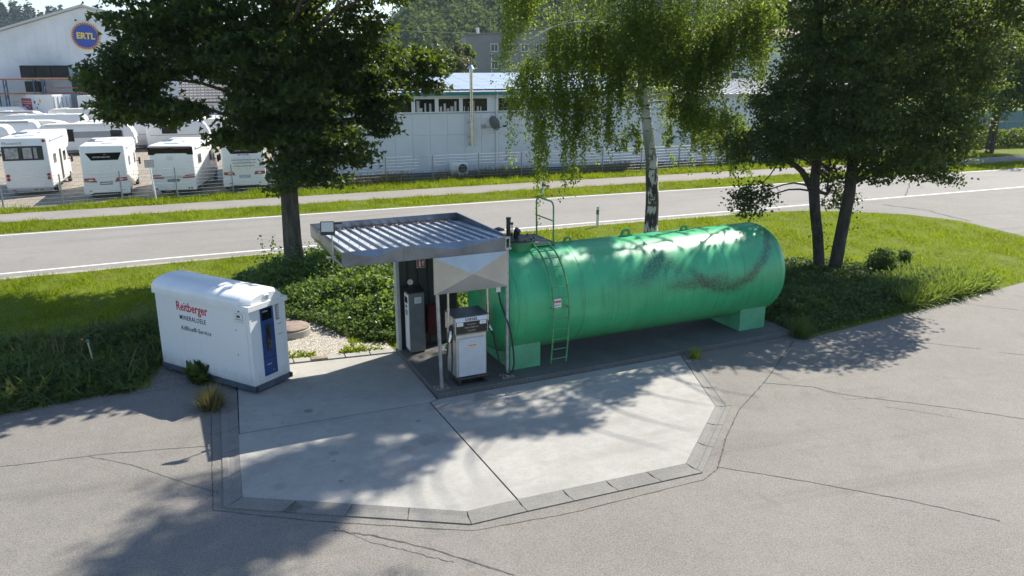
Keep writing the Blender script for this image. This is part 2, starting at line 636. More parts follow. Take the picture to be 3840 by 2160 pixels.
road_near = [(-60, 8.5), (-30, 22.1), (-18.54, 27.32), (-13.39, 29.78), (-0.25, 35.61), (11.41, 40.3), (32.3, 49.1), (70, 64.5), (110, 81)]
road_far = [(-60, 18.2), (-30, 31.9), (-23.3, 34.9), (-16.7, 37.7), (-0.3, 44.4), (14.0, 49.8), (38.6, 59.2), (70, 71.6), (110, 87.5)]
island = [(-30, 6.5), (-11.17, 15.63), (-9.59, 16.65), (-8.31, 17.09), (-7.73, 17.29)]
fore = [(-60, -8), (-60, -8.0), (-30, 6.5), (-11.17, 15.63), (-9.59, 16.65), (-8.31, 17.09), (-5.9, 18.1), (-4.3, 19.2), (-2.9, 20.0), (7.6, 24.0), (8.05, 20.95), (8.41, 20.81),
        (10.71, 22.17), (12.76, 23.37), (15.08, 24.78), (18.15, 26.7), (20.9, 28.5), (22.6, 30.6), (23.15, 34.4), (22.24, 38.22), (20.44, 39.97), (18.0, 40.75),
        (15.33, 40.99), (11.41, 40.3), (32.3, 49.3), (70, 64.7), (110, 81.2), (110, -8)]
fore = fore[1:]
forecourt = struct(sheet('forecourt', fore, 0.004, ASPH))
road = struct(sheet('road', road_near + list(reversed(road_far)), 0.009, ROADM))
gravel_edge = struct(ribbon([(x, y - 0.12) for x, y in road_near[:6]], 0.5, 0.005, 0.05, 6).build('verge_edge', mat('verge_grit', (0.29, 0.25, 0.2), 0.9, var=0.2, scale=5, grain=0.3, gscale=25)))
line_far = [(-60, 17.6), (-30, 31.3), (-23.15, 34.64), (-16.63, 37.48), (-0.3, 44.1), (13.9, 49.53), (23.44, 53.17), (38.48, 58.95), (70, 71.2)]
line_near = [(-60, 9.0), (-30, 22.6), (-18.86, 27.83), (-13.64, 30.36), (-0.25, 36.03), (11.56, 40.85), (19.44, 44.17), (32.59, 49.61), (70, 65)]
struct(ribbon(line_far, 0.13, 0.0135, 0, 3).build('edge_line', WHITEP, road))
struct(ribbon(line_near, 0.15, 0.0135, 0, 3).build('edge_line', WHITEP, road))
struct(ribbon([(x * 1.0, y - 0.75) for x, y in line_far[2:]], 0.04, 0.0125, 0.03, 6).build('tar_seam', mat('seam', (0.17, 0.162, 0.15), 0.9, var=0.2), road))
walk_far = [(-60, 25.0), (-30, 38.4), (-26.52, 39.97), (-18.98, 43.08), (-0.35, 50.89), (16.02, 57.39), (41.82, 67.12), (70, 78.5)]
walk_near = [(-60, 22.5), (-30, 35.6), (-25.07, 37.67), (-17.94, 40.59), (-0.33, 47.82), (15.0, 53.62), (41.53, 63.79), (70, 75)]
footway = struct(sheet('footway', walk_near + list(reversed(walk_far)), 0.007, WALKM))
yard_poly = [(-110, 4), (-30.5, 39.6), (-26.9, 41.2), (-21.9, 44.1), (-16, 47.5), (-14, 60), (-12, 130), (-130, 130)]
yard = struct(sheet('yard_paving', yard_poly, 0.006, PAVERM))

# grass edge slivers, cracks and tar joints on the forecourt
for pts, w, j in [
    ([(1250, 1990), (1400, 2010), (1620, 2060), (1930, 2160)], 0.03, 0.012), ([(1250, 1975), (1380, 2030), (1560, 2075), (1700, 2110)], 0.012, 0.02),
    ([(2860, 1436), (3050, 1452), (3150, 1478), (3290, 1497), (3400, 1510), (3600, 1535), (3840, 1572)], 0.022, 0.012),
    ([(2690, 1752), (3000, 1802), (3400, 1876), (3750, 1955)], 0.022, 0.008),
    ([(2975, 1280), (2870, 1430), (2770, 1540), (2720, 1650), (2690, 1760)], 0.03, 0.008),
    ([(3400, 1280), (3500, 1290), (3680, 1310)], 0.018, 0.012), ([(3750, 1322), (3840, 1332)], 0.018, 0.01), ([(3620, 1140), (3840, 1166)], 0.02, 0.012),
    ([(0, 1752), (200, 1728), (380, 1705), (560, 1690), (800, 1672)], 0.018, 0.012), ([(330, 1712), (500, 1745), (640, 1795), (820, 1850)], 0.014, 0.015),
    ([(792, 1560), (796, 1800), (800, 1915), (1180, 1955), (1770, 1992), (2140, 1925), (2640, 1800), (2690, 1760)], 0.018, 0.008),
    ([(3320, 1525), (3450, 1545), (3600, 1570)], 0.01, 0.02), ([(3050, 1452), (3180, 1500), (3330, 1490)], 0.008, 0.02)]:
    struct(ribbon([gp(*p) for p in pts], w, 0.0085, j, 14).build('crack', TARM, forecourt))
for pts in [[(3310, 768), (3480, 790), (3560, 812), (3640, 830)], [(3416, 664), (3410, 700), (3395, 735)]]:
    struct(ribbon([gp(*p) for p in pts], 0.07, 0.0145, 0.05, 8).build('crack', TARM, road))

# ------------------------------------------------------------------ concrete apron with its kerb
AP = [(-4.15, 2.37), (-4.58, -2.57), (-1.14, -4.67), (-0.19, -4.69), (3.3, -4.87), (5.52, -2.98), (6.75, -0.06)]
apron = struct(sheet('apron', [SW(*p) for p in [(-4.15, 3.9)] + AP + [(6.7, 0.5), (0.2, 0.5), (0.1, 3.4)]], 0.012, JOINT))


def slab(pts, g=0.012):
    cx = sum(p[0] for p in pts) / len(pts)
    cy = sum(p[1] for p in pts) / len(pts)
    q = []
    for x, y in pts:
        d = math.hypot(x - cx, y - cy)
        q.append((x + (cx - x) / d * g * 1.4, y + (cy - y) / d * g * 1.4))
    q = [SW(*p) for p in q]
    mb = MB()
    n = len(q)
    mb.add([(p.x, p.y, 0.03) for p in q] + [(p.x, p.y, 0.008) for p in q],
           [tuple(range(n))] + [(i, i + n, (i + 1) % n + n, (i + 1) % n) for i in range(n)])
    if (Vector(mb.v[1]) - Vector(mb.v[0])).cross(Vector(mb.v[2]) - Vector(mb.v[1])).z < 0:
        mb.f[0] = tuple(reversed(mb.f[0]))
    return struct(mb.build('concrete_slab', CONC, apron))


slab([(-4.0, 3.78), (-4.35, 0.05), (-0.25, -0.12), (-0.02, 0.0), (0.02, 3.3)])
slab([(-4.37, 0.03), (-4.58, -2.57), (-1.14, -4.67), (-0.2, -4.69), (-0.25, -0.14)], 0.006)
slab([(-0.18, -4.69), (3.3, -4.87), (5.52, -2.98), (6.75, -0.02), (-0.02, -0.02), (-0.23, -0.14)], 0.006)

KO = [(-4.35, 2.3), (-4.91, -2.78), (-1.21, -5.05), (-0.19, -5.08), (3.38, -5.26), (5.86, -3.1), (7.08, -0.1)]
KI = [(-4.15, 2.37), (-4.58, -2.57), (-1.14, -4.67), (-0.19, -4.69), (3.3, -4.87), (5.52, -2.98), (6.75, -0.06)]
KO[0] = (-4.52, 2.3)


def kerb_piece(a0, a1, b0, b1):
    """trough stone between inner edge a0-a1 and outer edge b0-b1 (station coords)"""
    pr = [(0.0, 0.032), (0.06, 0.029), (0.35, 0.012), (0.62, 0.013), (0.66, 0.02), (0.7, 0.024), (1.0, 0.026), (1.0, 0.0)]
    mb = MB()
    vs = []
    for e in (0, 1):
        A, B = Vector((a0, a1)[e]), Vector((b0, b1)[e])
        for f, z in pr:
            p = A.lerp(B, f)
            vs.append(SW(p.x, p.y, z))
    n = len(pr)
    mb.add(vs, [(i, i + 1, i + n + 1, i + n) for i in range(n - 1)] + [tuple(range(n)), tuple(reversed(range(n, 2 * n)))])
    bm = bmesh.new()
    o = mb.build('kerb_stone', KERBM, apron)
    bm.from_mesh(o.data)
    bmesh.ops.recalc_face_normals(bm, faces=bm.faces)
    up = max(bm.faces, key=lambda f: f.calc_area())
    if up.normal.z < 0:
        bmesh.ops.reverse_faces(bm, faces=bm.faces)
    bm.to_mesh(o.data)
    bm.free()
    struct(o)


for i in range(len(KI) - 1):
    A0, A1, B0, B1 = Vector(KI[i]), Vector(KI[i + 1]), Vector(KO[i]), Vector(KO[i + 1])
    L = (A1 - A0).length
    k = max(1, round(L / 0.92))
    for j in range(k):
        e = 0.007 / L
        f0, f1 = j / k + e, (j + 1) / k - e
        dz = random.uniform(-0.003, 0.003)
        kerb_piece(tuple(A0.lerp(A1, f0)), tuple(A0.lerp(A1, f1)), tuple(B0.lerp(B1, f0)), tuple(B0.lerp(B1, f1)))
# low edging stones between apron and gravel
for j in range(6):
    f0, f1 = j / 6 + 0.004, (j + 1) / 6 - 0.004
    a, b = Vector((-3.9, 3.83)), Vector((-0.02, 3.33))
    p, q = a.lerp(b, f0), a.lerp(b, f1)
    mb = MB()
    mb.add([SW(p.x, p.y, 0), SW(q.x, q.y, 0), SW(q.x, q.y + 0.26, 0), SW(p.x, p.y + 0.26, 0), SW(p.x, p.y + .01, .05), SW(q.x, q.y + .01, .05), SW(q.x, q.y + 0.25, .075), SW(p.x, p.y + 0.25, .075)],
           [(3, 2, 1, 0), (4, 5, 6, 7), (0, 1, 5, 4), (1, 2, 6, 5), (2, 3, 7, 6), (3, 0, 4, 7)])
    struct(mb.build('edging_stone', CONC, apron))
mb = MB()
a = Vector((-3.9, 3.83)).lerp(Vector((-0.02, 3.33)), 0.52)
mb.box(0, 0.42, 0, 0.2, 0.0, 0.085)
o = mb.build('drain_grate', RUSTM, apron, loc=SW(a.x - 0.3, a.y + 0.035, 0.0), rz=ST_A - R(7))
struct(o)

# fuel island (raised plinth)
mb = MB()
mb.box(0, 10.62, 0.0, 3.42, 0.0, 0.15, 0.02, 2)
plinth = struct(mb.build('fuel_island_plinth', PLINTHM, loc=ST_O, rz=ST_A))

# ------------------------------------------------------------------ green tank
TB, TR, TZ = 1.51, 1.30, 1.715


def tank_mat():
    m, nt, b, out = start('green_tank_paint')
    pos = nd(nt, 'ShaderNodeTexCoord').outputs['Object']
    xyz = nd(nt, 'ShaderNodeSeparateXYZ', {0: pos})
    X, Z = xyz.outputs[0], xyz.outputs[2]
    n1 = noise(nt, pos, 0.8, 5, 0.6).outputs['Fac']
    n2 = noise(nt, pos, 7.0, 8, 0.75).outputs['Fac']
    n3 = noise(nt, pos, 26.0, 5, 0.75).outputs['Fac']
    c = mix(nt, ramp(nt, n1, 0.3, 0.7), (0.03, 0.33, 0.135), (0.052, 0.42, 0.175))
    # yellower green painted lower down the flank for light reflected off the ground
    lo = ramp(nt, mth(nt, 'ADD', Z, mth(nt, 'MULTIPLY', n2, 0.8)), 1.7, 0.5)
    c = mix(nt, mth(nt, 'MULTIPLY', lo, 0.45), c, (0.13, 0.35, 0.12))
    # vertical runs
    sc_ = nd(nt, 'ShaderNodeVectorMath', {0: pos, 1: (9.0, 1.0, 0.6)}, operation='MULTIPLY')
    runs = noise(nt, sc_.outputs[0], 1.0, 5, 0.7).outputs['Fac']
    c = mix(nt, mth(nt, 'MULTIPLY', ramp(nt, runs, 0.5, 0.72), 0.5), c, (0.03, 0.12, 0.05))

    def grime(x0, a, bq, w, x_lo, x_hi, amt, cc):
        nonlocal c
        dx = mth(nt, 'SUBTRACT', X, x0)
        zc = mth(nt, 'ADD', mth(nt, 'MULTIPLY', mth(nt, 'MULTIPLY', dx, dx), bq), a)
        d = mth(nt, 'ABSOLUTE', mth(nt, 'SUBTRACT', mth(nt, 'ADD', Z, mth(nt, 'MULTIPLY', mth(nt, 'SUBTRACT', n2, 0.5), 0.5)), zc))
        k = ramp(nt, d, w, 0.0)
        k = mth(nt, 'MULTIPLY', k, mth(nt, 'MULTIPLY', ramp(nt, X, x_lo - 0.5, x_lo + 0.4), ramp(nt, X, x_hi + 0.5, x_hi - 0.3)))
        k = mth(nt, 'MULTIPLY', k, mth(nt, 'ADD', mth(nt, 'MULTIPLY', ramp(nt, n3, 0.35, 0.62), 0.75), 0.25))
        c = mix(nt, mth(nt, 'MULTIPLY', k, amt), c, cc)
    grime(8.35 - 6.2, 1.5, 0.38, 0.3, 7.2 - 6.2, 10.2 - 6.2, 1.0, (0.022, 0.026, 0.018))
    grime(7.3 - 6.2, 1.72, 0.05, 0.26, 6.5 - 6.2, 8.3 - 6.2, 0.85, (0.02, 0.035, 0.02))
    grime(6.3 - 6.2, 2.35, -0.6, 0.5, 5.7 - 6.2, 6.8 - 6.2, 0.9, (0.012, 0.03, 0.025))
    grime(5.4 - 6.2, 2.0, 0.1, 0.4, 4.9 - 6.2, 5.9 - 6.2, 0.5, (0.012, 0.04, 0.03))
    grime(10.3 - 6.2, 2.5, -0.5, 0.6, 10.1 - 6.2, 10.8 - 6.2, 0.6, (0.02, 0.03, 0.02))
    c = mix(nt, mth(nt, 'MULTIPLY', ramp(nt, n3, 0.62, 0.7), 0.5), c, (0.02, 0.06, 0.03))
    nt.links.new(c, b.inputs['Base Color'])
    rr = nd(nt, 'ShaderNodeMapRange', {'Value': n2, 'To Min': 0.26, 'To Max': 0.46})
    nt.links.new(rr.outputs[0], b.inputs['Roughness'])
    b.inputs['Specular IOR Level'].default_value = 0.6
    bp = nd(nt, 'ShaderNodeBump', {'Height': n3, 'Strength': 0.08, 'Distance': 0.01})
    nt.links.new(bp.outputs[0], b.inputs['Normal'])
    return m


TANKM = tank_mat()
GREEN2 = mat('green_steel', (0.045, 0.25, 0.1), 0.45, 0, 0.2, 4, dirt=0.35, dirtcol=(0.06, 0.1, 0.04), dscale=3)
GREENL = mat('green_ladder_paint', (0.075, 0.26, 0.1), 0.5, 0, 0.25, 6, dirt=0.5, dirtcol=(0.07, 0.08, 0.035), dscale=8)
SADM = mat('green_saddle_paint', (0.085, 0.36, 0.18), 0.55, 0, 0.12, 3, grain=0.06, gscale=60, dirt=0.25, dirtcol=(0.09, 0.14, 0.05), dscale=2.5)
tank = thing('fuel_tank', 'large green horizontal steel fuel tank on two saddles beside the canopy', 'tank', SW(6.2, TB, 0.15), ST_A)
OFF = (6.2, TB, 0.15)
prof = []
S0, S1, HD = 2.15, 10.2, 0.6
for k in range(9):
    a = math.pi / 2 * k / 8
    prof.append((max(0.02, TR * math.sin(a) ** 0.86), S0 - HD * math.cos(a)))
prof += [(TR, S0 + 0.3), (TR, 4.0), (TR, 6.9), (TR, 9.0), (TR, S1)]
for k in range(1, 9):
    a = math.pi / 2 * k / 8
    prof.append((max(0.02, TR * math.cos(a) ** 0.86), S1 + HD * math.sin(a)))
MB(OFF).lathe(prof, (0, TB, TZ), 'x', 72).build('shell', TANKM, tank, True)
for s_ in (S0, 3.95, 6.15, 8.35, S1):
    ringp = []
    for k in range(73):
        a = 2 * math.pi * k / 72
        ringp.append((s_, TB + (TR + 0.001) * math.cos(a), TZ + (TR + 0.001) * math.sin(a)))
    MB(OFF).tube(ringp, 0.006, 5, False).build('weld_seam', TANKM, tank, True)
for s0, s1 in ((2.1, 2.92), (9.22, 10.12)):
    mb = MB(OFF)
    arc = [(TB - 0.9 + 1.8 * k / 10, TZ - math.sqrt(max(0, (TR - 0.03) ** 2 - (-0.9 + 1.8 * k / 10) ** 2))) for k in range(11)]
    arc[0] = (TB - 0.9, 0.88)
    arc[-1] = (TB + 0.9, 0.88)
    mb.prism([(TB - 0.9, 0.15), (TB + 0.9, 0.15)] + list(reversed(arc)), 'x', s0, s1)
    mb.build('saddle', SADM, tank)
for s, w, h in ((4.12, 0.2, 0.15), (5.88, 0.27, 0.21), (7.77, 0.2, 0.15)):
    mb = MB(OFF)
    n = 10
    out_ = [(s - w, TZ + TR - 0.02)] + [(s + w * 0.55 * math.cos(math.pi - math.pi * k / n), TZ + TR + h - w * 0.55 + w * 0.55 * math.sin(math.pi * k / n)) for k in range(n + 1)] + [(s + w, TZ + TR - 0.02)]
    hc, hr = (s, TZ + TR + h - w * 0.55), w * 0.3
    inn = [(hc[0] + hr * math.cos(math.pi - math.pi * 2 * k / (len(out_))), hc[1] + hr * math.sin(math.pi - math.pi * 2 * k / len(out_))) for k in range(len(out_))]
    m_ = len(out_)
    ks = sorted(range(m_), key=lambda k: 0)
    vs, fs = [], []
    ang = [math.atan2(p[1] - hc[1], p[0] - hc[0]) for p in out_]
    inn = [(hc[0] + hr * math.cos(a_), hc[1] + hr * math.sin(a_)) for a_ in ang]
    for yy in (TB - 0.02, TB + 0.02):
        vs += [(p[0], yy, p[1]) for p in out_] + [(p[0], yy, p[1]) for p in inn]
    for i in range(m_):
        j = (i + 1) % m_
        fs += [(i, j, m_ + j, m_ + i), (2 * m_ + i, 3 * m_ + i, 3 * m_ + j, 2 * m_ + j), (i, 2 * m_ + i, 2 * m_ + j, j), (m_ + i, m_ + j, 3 * m_ + j, 3 * m_ + i)]
    mb.add(vs, fs)
    mb.build('lifting_lug', GREEN2, tank)
# manhole dome with its fittings
man = MB(OFF).lathe([(0.36, TZ + TR - 0.15), (0.36, TZ + TR + 0.16), (0.44, TZ + TR + 0.16), (0.44, TZ + TR + 0.2)], (2.72, TB, 0), 'z', 28).build('manhole', GREEN2, tank, True)
MB(OFF).lathe([(0.45, 0), (0.45, 0.035), (0.43, 0.045)], (2.72, TB, TZ + TR + 0.2), 'z', 28).build('manhole_lid', BLACKP, man, False)
for k in range(12):
    a = k * math.pi / 6
    MB(OFF).lathe([(0.022, 0), (0.022, 0.04)], (2.72 + 0.4 * math.cos(a), TB + 0.4 * math.sin(a), TZ + TR + 0.243), 'z', 6).build('bolt', BLACKP, man)
MB(OFF).lathe([(0.055, 0), (0.055, 0.5), (0.065, 0.5), (0.065, 0.53)], (2.47, TB + 0.02, TZ + TR + 0.24), 'z', 12).build('vent_pipe', BLACKP, man, True)
MB(OFF).lathe([(0.015, 0), (0.015, 0.3), (0.15, 0.3), (0.15, 0.32), (0.03, 0.37)], (2.24, TB + 0.1, TZ + TR + 0.16), 'z', 14).build('vent_cap', BLACKP, man, True)
MB(OFF).lathe([(0.014, 0), (0.014, 0.34), (0.035, 0.34), (0.035, 0.39)], (2.58, TB + 0.05, TZ + TR + 0.24), 'z', 8).build('dip_pipe', BLACKP, man, True)
MB(OFF).tube([(2.66, TB - 0.02, TZ + TR + 0.24), (2.66, TB - 0.02, TZ + TR + 0.4), (2.7, TB - 0.06, TZ + TR + 0.46)], [0.06, 0.07, 0.09], 10).build('gauge', BLACKP, man, True)
# platform with guard rail
plat = MB(OFF).box(3.08, 3.66, 1.36, 2.5, 3.05, 3.08).build('platform', mat('platform_grating', (0.025, 0.032, 0.045), 0.6, 0.3, 0.2, 30, grain=0.4, gscale=45), tank)
for a in ((3.06, 3.08, 1.34, 2.52), (3.66, 3.68, 1.34, 2.52)):
    MB(OFF).box(*a, 3.035, 3.09).build('platform_edge', GREENL, plat)
for a in ((3.08, 3.66, 1.34, 1.36), (3.08, 3.66, 2.5, 2.52)):
    MB(OFF).box(*a, 3.035, 3.09).build('platform_edge', GREENL, plat)
for s, t in ((3.07, 1.35), (3.67, 1.35), (3.07, 2.5), (3.67, 2.5)):
    MB(OFF).box(s - 0.02, s + 0.02, t - 0.02, t + 0.02, TZ + math.sqrt(TR ** 2 - (t - TB) ** 2) - 0.04 if abs(t - TB) < TR else 2.4, 3.035).build('platform_leg', GREENL, plat)
rail = MB(OFF)
pts = [(3.66, 2.35, 3.06), (3.66, 2.38, 3.98), (3.66, 2.34, 4.06), (3.66, 2.26, 4.1), (3.66, 1.55, 4.1), (3.66, 1.46, 4.06), (3.66, 1.42, 3.98), (3.66, 1.4, 3.06)]
rail.tube(pts, 0.022, 8)
rail = rail.build('guard_rail', GREENL, tank, True)
MB(OFF).tube([(3.66, 2.36, 3.62), (3.66, 1.41, 3.62)], 0.018, 8).build('mid_rail', GREENL, rail, True)
# curved ladder
lad = None
path = []
for k in range(15):
    a = R(158) - R(100) * 0 - R(158 - 78) * 0
for k in range(13):
    a = R(100 + 86 * k / 12)
    rr = TR + 0.13
    path.append((TB + rr * math.cos(a), TZ + rr * math.sin(a)))
path += [(path[-1][0] + 0.01, 1.2), (path[-1][0] + 0.04, 0.8), (path[-1][0] + 0.09, 0.42), (path[-1][0] + 0.1, 0.34)]
LS0, LS1 = 3.0, 3.42
stl = MB(OFF).tube([(LS0, p[0], p[1]) for p in path], 0.022, 8).build('ladder', GREENL, tank, True)
MB(OFF).tube([(LS1, p[0], p[1]) for p in path], 0.022, 8).build('stile', GREENL, stl, True)
dist = [0]
for i in range(1, len(path)):
    dist.append(dist[-1] + math.dist(path[i], path[i - 1]))
q = 0.12
while q < dist[-1] - 0.02:
    i = max(j for j in range(len(dist)) if dist[j] <= q)
    f = (q - dist[i]) / (dist[i + 1] - dist[i])
    p = (path[i][0] + f * (path[i + 1][0] - path[i][0]), path[i][1] + f * (path[i + 1][1] - path[i][1]))
    MB(OFF).tube([(LS0, p[0], p[1]), (LS1, p[0], p[1])], 0.012, 6).build('rung', GREENL, stl, True)
    q += 0.262
for s in (LS0, LS1):
    MB(OFF).tube([(s, TB - 1.42, TZ + 0.05), (s, TB - 1.26, TZ + 0.05)], 0.02, 6).build('bracket', RUSTM, stl)
def tank_tag(s, z, w, h, lab):
    t0 = TB - math.sqrt(TR ** 2 - (z - TZ) ** 2) - 0.012
    nz = (z - TZ) / TR
    mb = MB(OFF)
    dt = 0.5 * h * nz / max(0.2, math.sqrt(1 - nz * nz))
    mb.add([(s, t0 - dt * 1.0, z - h / 2), (s + w, t0 - dt, z - h / 2), (s + w, t0 + dt, z + h / 2), (s, t0 + dt, z + h / 2)], [(0, 1, 2, 3)])
    return mb.build('information_plate', PAPER, tank)
o = tank_tag(3.03, 1.86, 0.24, 0.21, '')
for k in range(3):
    MB(OFF).box(3.06 + 0.07 * k, 3.11 + 0.07 * k, TB - 1.315, TB - 1.31, 1.87, 1.92).build('pictogram', REDP, o)
MB(OFF).box(3.05, 3.24, TB - 1.315, TB - 1.31, 1.8, 1.815).build('text_line', GREYINK, o)
MB(OFF).box(1.62, 1.73, TB - 1.16, TB - 1.15, 2.28, 2.4).build('sticker', PAPER, tank)
MB(OFF).box(2.2, 2.36, TB - 0.38, TB - 0.37, TZ + TR + 0.06, TZ + TR + 0.11).build('name_plate', PAPER, man)

# ------------------------------------------------------------------ canopy
cano = thing('filling_canopy', 'galvanised steel canopy with ribbed roof over the diesel pump', 'canopy', SW(0, 1.9, 0.0), ST_A)
CO = (0, 1.9, 0)
CS0, CS1, CT0, CT1, CZ0, CZ1 = -1.97, 1.9, 0.18, 3.6, 3.30, 3.62


def fold_panel(mb, s0, s1, z0, z1, t, outw, back=0.03):
    """sheet with an X fold pressed outwards"""
    c = ((s0 + s1) / 2, t - outw, (z0 + z1) / 2)
    v = [(s0, t, z0), (s1, t, z0), (s1, t, z1), (s0, t, z1), c, (s0, t + back, z0), (s1, t + back, z0), (s1, t + back, z1), (s0, t + back, z1)]
    mb.add(v, [(0, 1, 4), (1, 2, 4), (2, 3, 4), (3, 0, 4), (8, 7, 6, 5), (0, 5, 6, 1), (1, 6, 7, 2), (2, 7, 8, 3), (3, 8, 5, 0)])


sm = (CS0 + CS1) / 2 - 0.6
for a, b_ in ((CS0, sm - 0.003), (sm + 0.003, CS1 - 0.12)):
    mb = MB(CO)
    fold_panel(mb, a, b_, CZ0, CZ1, CT0, 0.05)
    mb.build('fascia_panel', ZINC, cano)
mb = MB(CO)
mb.box(CS0 + 0.01, CS1 - 0.03, CT1 - 0.03, CT1, CZ0, CZ1)
mb.build('fascia_panel', ZINC, cano)
mb = MB(CO)
mb.box(CS1 - 0.03, CS1, CT0 + 0.3, CT1, CZ0, CZ1)
mb.build('fascia_panel', ZINC, cano)
mb = MB(CO)
mb.box(CS0, CS0 + 0.03, CT0 + 0.75, CT1, CZ0, CZ1)
mb.add([(CS0 - 0.002, CT0 + 0.75, CZ0), (CS0 - 0.002, CT1, CZ0), (CS0 - 0.002, CT1, CZ1), (CS0 - 0.002, CT0 + 0.75, CZ1), (CS0 - 0.03, (CT0 + CT1) / 2 + 0.4, (CZ0 + CZ1) / 2)],
       [(1, 0, 4), (2, 1, 4), (3, 2, 4), (0, 3, 4)])
mb.build('fascia_panel', ZINC, cano)
for z in (CZ0 + 0.02, CZ1 - 0.02):
    MB(CO).box(CS0, CS0 + 0.03, CT0 + 0.03, CT0 + 0.75, z - 0.02, z + 0.02).build('frame_bar', ZINCD, cano)
# corner bracket at the right front
for a in ((CS1 - 0.12, CS1 - 0.1, CT0, CT0 + 0.03), (CS1 - 0.02, CS1, CT0, CT0 + 0.03)):
    MB(CO).box(*a, CZ0 + 0.02, CZ1).build('frame_bar', ZINCD, cano)
MB(CO).box(CS1 - 0.1, CS1 - 0.02, CT0, CT0 + 0.03, CZ1 - 0.05, CZ1).build('frame_bar', ZINCD, cano)
ZF, ZR = CZ1 - 0.035, CZ1 - 0.2
mb = MB(CO)
mb.add([(CS0 + 0.03, CT0 + 0.03, ZF), (CS1 - 0.03, CT0 + 0.03, ZF), (CS1 - 0.03, CT1 - 0.03, ZR), (CS0 + 0.03, CT1 - 0.03, ZR),
        (CS0 + 0.03, CT0 + 0.03, ZF - .02), (CS1 - 0.03, CT0 + 0.03, ZF - .02), (CS1 - 0.03, CT1 - 0.03, ZR - .02), (CS0 + 0.03, CT1 - 0.03, ZR - .02)],
       [(0, 1, 2, 3), (7, 6, 5, 4), (0, 4, 5, 1), (2, 6, 7, 3), (1, 5, 6, 2), (3, 7, 4, 0)])
roof = mb.build('roof_sheet', ROOFM, cano)
for k in range(16):
    s = CS0 + 0.16 + k * 0.242
    if s > CS1 - 0.1:
        break
    mb = MB(CO)
    w0, w1, h = 0.034, 0.012, 0.05
    f0, f1 = CT0 + 0.035, CT1 - 0.06 - 0.12
    g = lambda t: ZF + (ZR - ZF) * (t - CT0 - 0.03) / (CT1 - CT0 - 0.06)
    mb.add([(s - w0, f0, g(f0)), (s + w0, f0, g(f0)), (s + w1, f0, g(f0) + h), (s - w1, f0, g(f0) + h), (s - w0, f1, g(f1)), (s + w0, f1, g(f1)), (s + w1, f1, g(f1) + h), (s - w1, f1, g(f1) + h)],
           [(0, 1, 2, 3), (7, 6, 5, 4), (1, 5, 6, 2), (2, 6, 7, 3), (3, 7, 4, 0)])
    mb.build('roof_rib', mat('shaded_rib_sheet', (0.16, 0.19, 0.25), 0.45, 0.5, 0.1, 3), roof)  # rib colour darkened to paint in shaded sides and cast shadows
    for t in (0.7, 1.7, 2.7):
        MB(CO).lathe([(0.008, 0), (0.008, 0.05)], (s + 0.12, t + random.uniform(-.1, .1), g(t) + 0.0), 'z', 5).build('screw', ZINCD, roof)
# litter of leaves in the rear gutter
n = 900
C_ = np.stack([rng.uniform(CS0 + .05, CS1 - .05, n), CT1 - 0.05 - np.abs(rng.normal(0, .07, n)), np.full(n, 0.0)], 1)
C_[:, 2] = ZF + (ZR - ZF) * (C_[:, 1] - CT0 - .03) / (CT1 - CT0 - .06) + rng.uniform(0.005, 0.03, n)
C_[:, 1] -= 1.9
lit = leaves('leaf_litter', C_, rand_dir(n, 1.5), rand_dir(n), rng.uniform(.03, .06, n), leafmat('dead_leaf', (0.07, 0.045, 0.03), (0.2, 0.13, 0.09), (0.1, 0.06, 0.03), 0.1), 'oval', roof)
tag(lit, kind='stuff')
# front folded panel and its two posts
mb = MB(CO)
fold_panel(mb, 0.05, 1.86, 2.44, 3.285, CT0 + 0.03, 0.13, 0.04)
mb.build('front_panel', mat('zinc_panel', (0.44, 0.445, 0.44), 0.34, 0.85, 0.08, 2, dirt=0.25, dirtcol=(0.36, 0.34, 0.3), dscale=2.4), cano)
for s, lean in ((0.19, -0.06), (1.86, -0.01)):
    MB(CO).tube([(s, 0.27, 0.16), (s + lean, 0.25, 2.5), (s + lean, 0.25, 3.3)], 0.043, 12).build('post', ZINCD, cano, True)
    bp_ = MB(CO).box(s - 0.17, s + 0.17, 0.17, 0.43, 0.15, 0.165).build('base_plate', RUSTM, cano)
    for dx, dy in ((-.13, -.09), (.13, -.09), (-.13, .09), (.13, .09)):
        MB(CO).lathe([(0.014, 0), (0.014, 0.03)], (s + dx, 0.3 + dy, 0.165), 'z', 6).build('bolt', ZINCD, bp_)
# rear wall of dark sheet planks
wall = MB(CO).box(0.1, 1.75, 3.3, 3.34, 0.15, 3.3).build('rear_wall', DARKSH, cano)
MB(CO).box(0.02, 0.1, 3.12, 3.34, 0.15, 3.3).build('wall_edge_post', mat('pale_trim', (0.4, 0.42, 0.4), 0.6, var=0.1, dirt=0.4), cano)
for k in range(6):
    MB(CO).box(0.115 + k * 0.275, 0.115 + k * 0.275 + 0.225, 3.255, 3.3, 0.17, 3.28, 0.012).build('wall_plank', DARKSH, wall)
for s in (0.45, 1.05):
    MB(CO).box(s, s + 0.06, CT0 + 0.04, CT1 - 0.03, CZ0 + 0.02, CZ0 + 0.1).build('roof_beam', ZINCD, cano)
sg = MB(CO).box(0.62, 0.85, 3.235, 3.25, 2.3, 2.55).build('fire_sign', PAPER, cano)
MB(CO).box(0.632, 0.838, 3.23, 3.236, 2.312, 2.538).build('red_field', REDP, sg)
MB(CO).lathe([(0.03, 0), (0.03, 0.12), (0.012, 0.15), (0.012, 0.18)], (0.7, 3.222, 2.34), 'z', 8).build('extinguisher_symbol', PAPER, sg)
MB(CO).box(0.77, 0.8, 3.222, 3.228, 2.35, 2.43).build('flame_symbol', PAPER, sg)
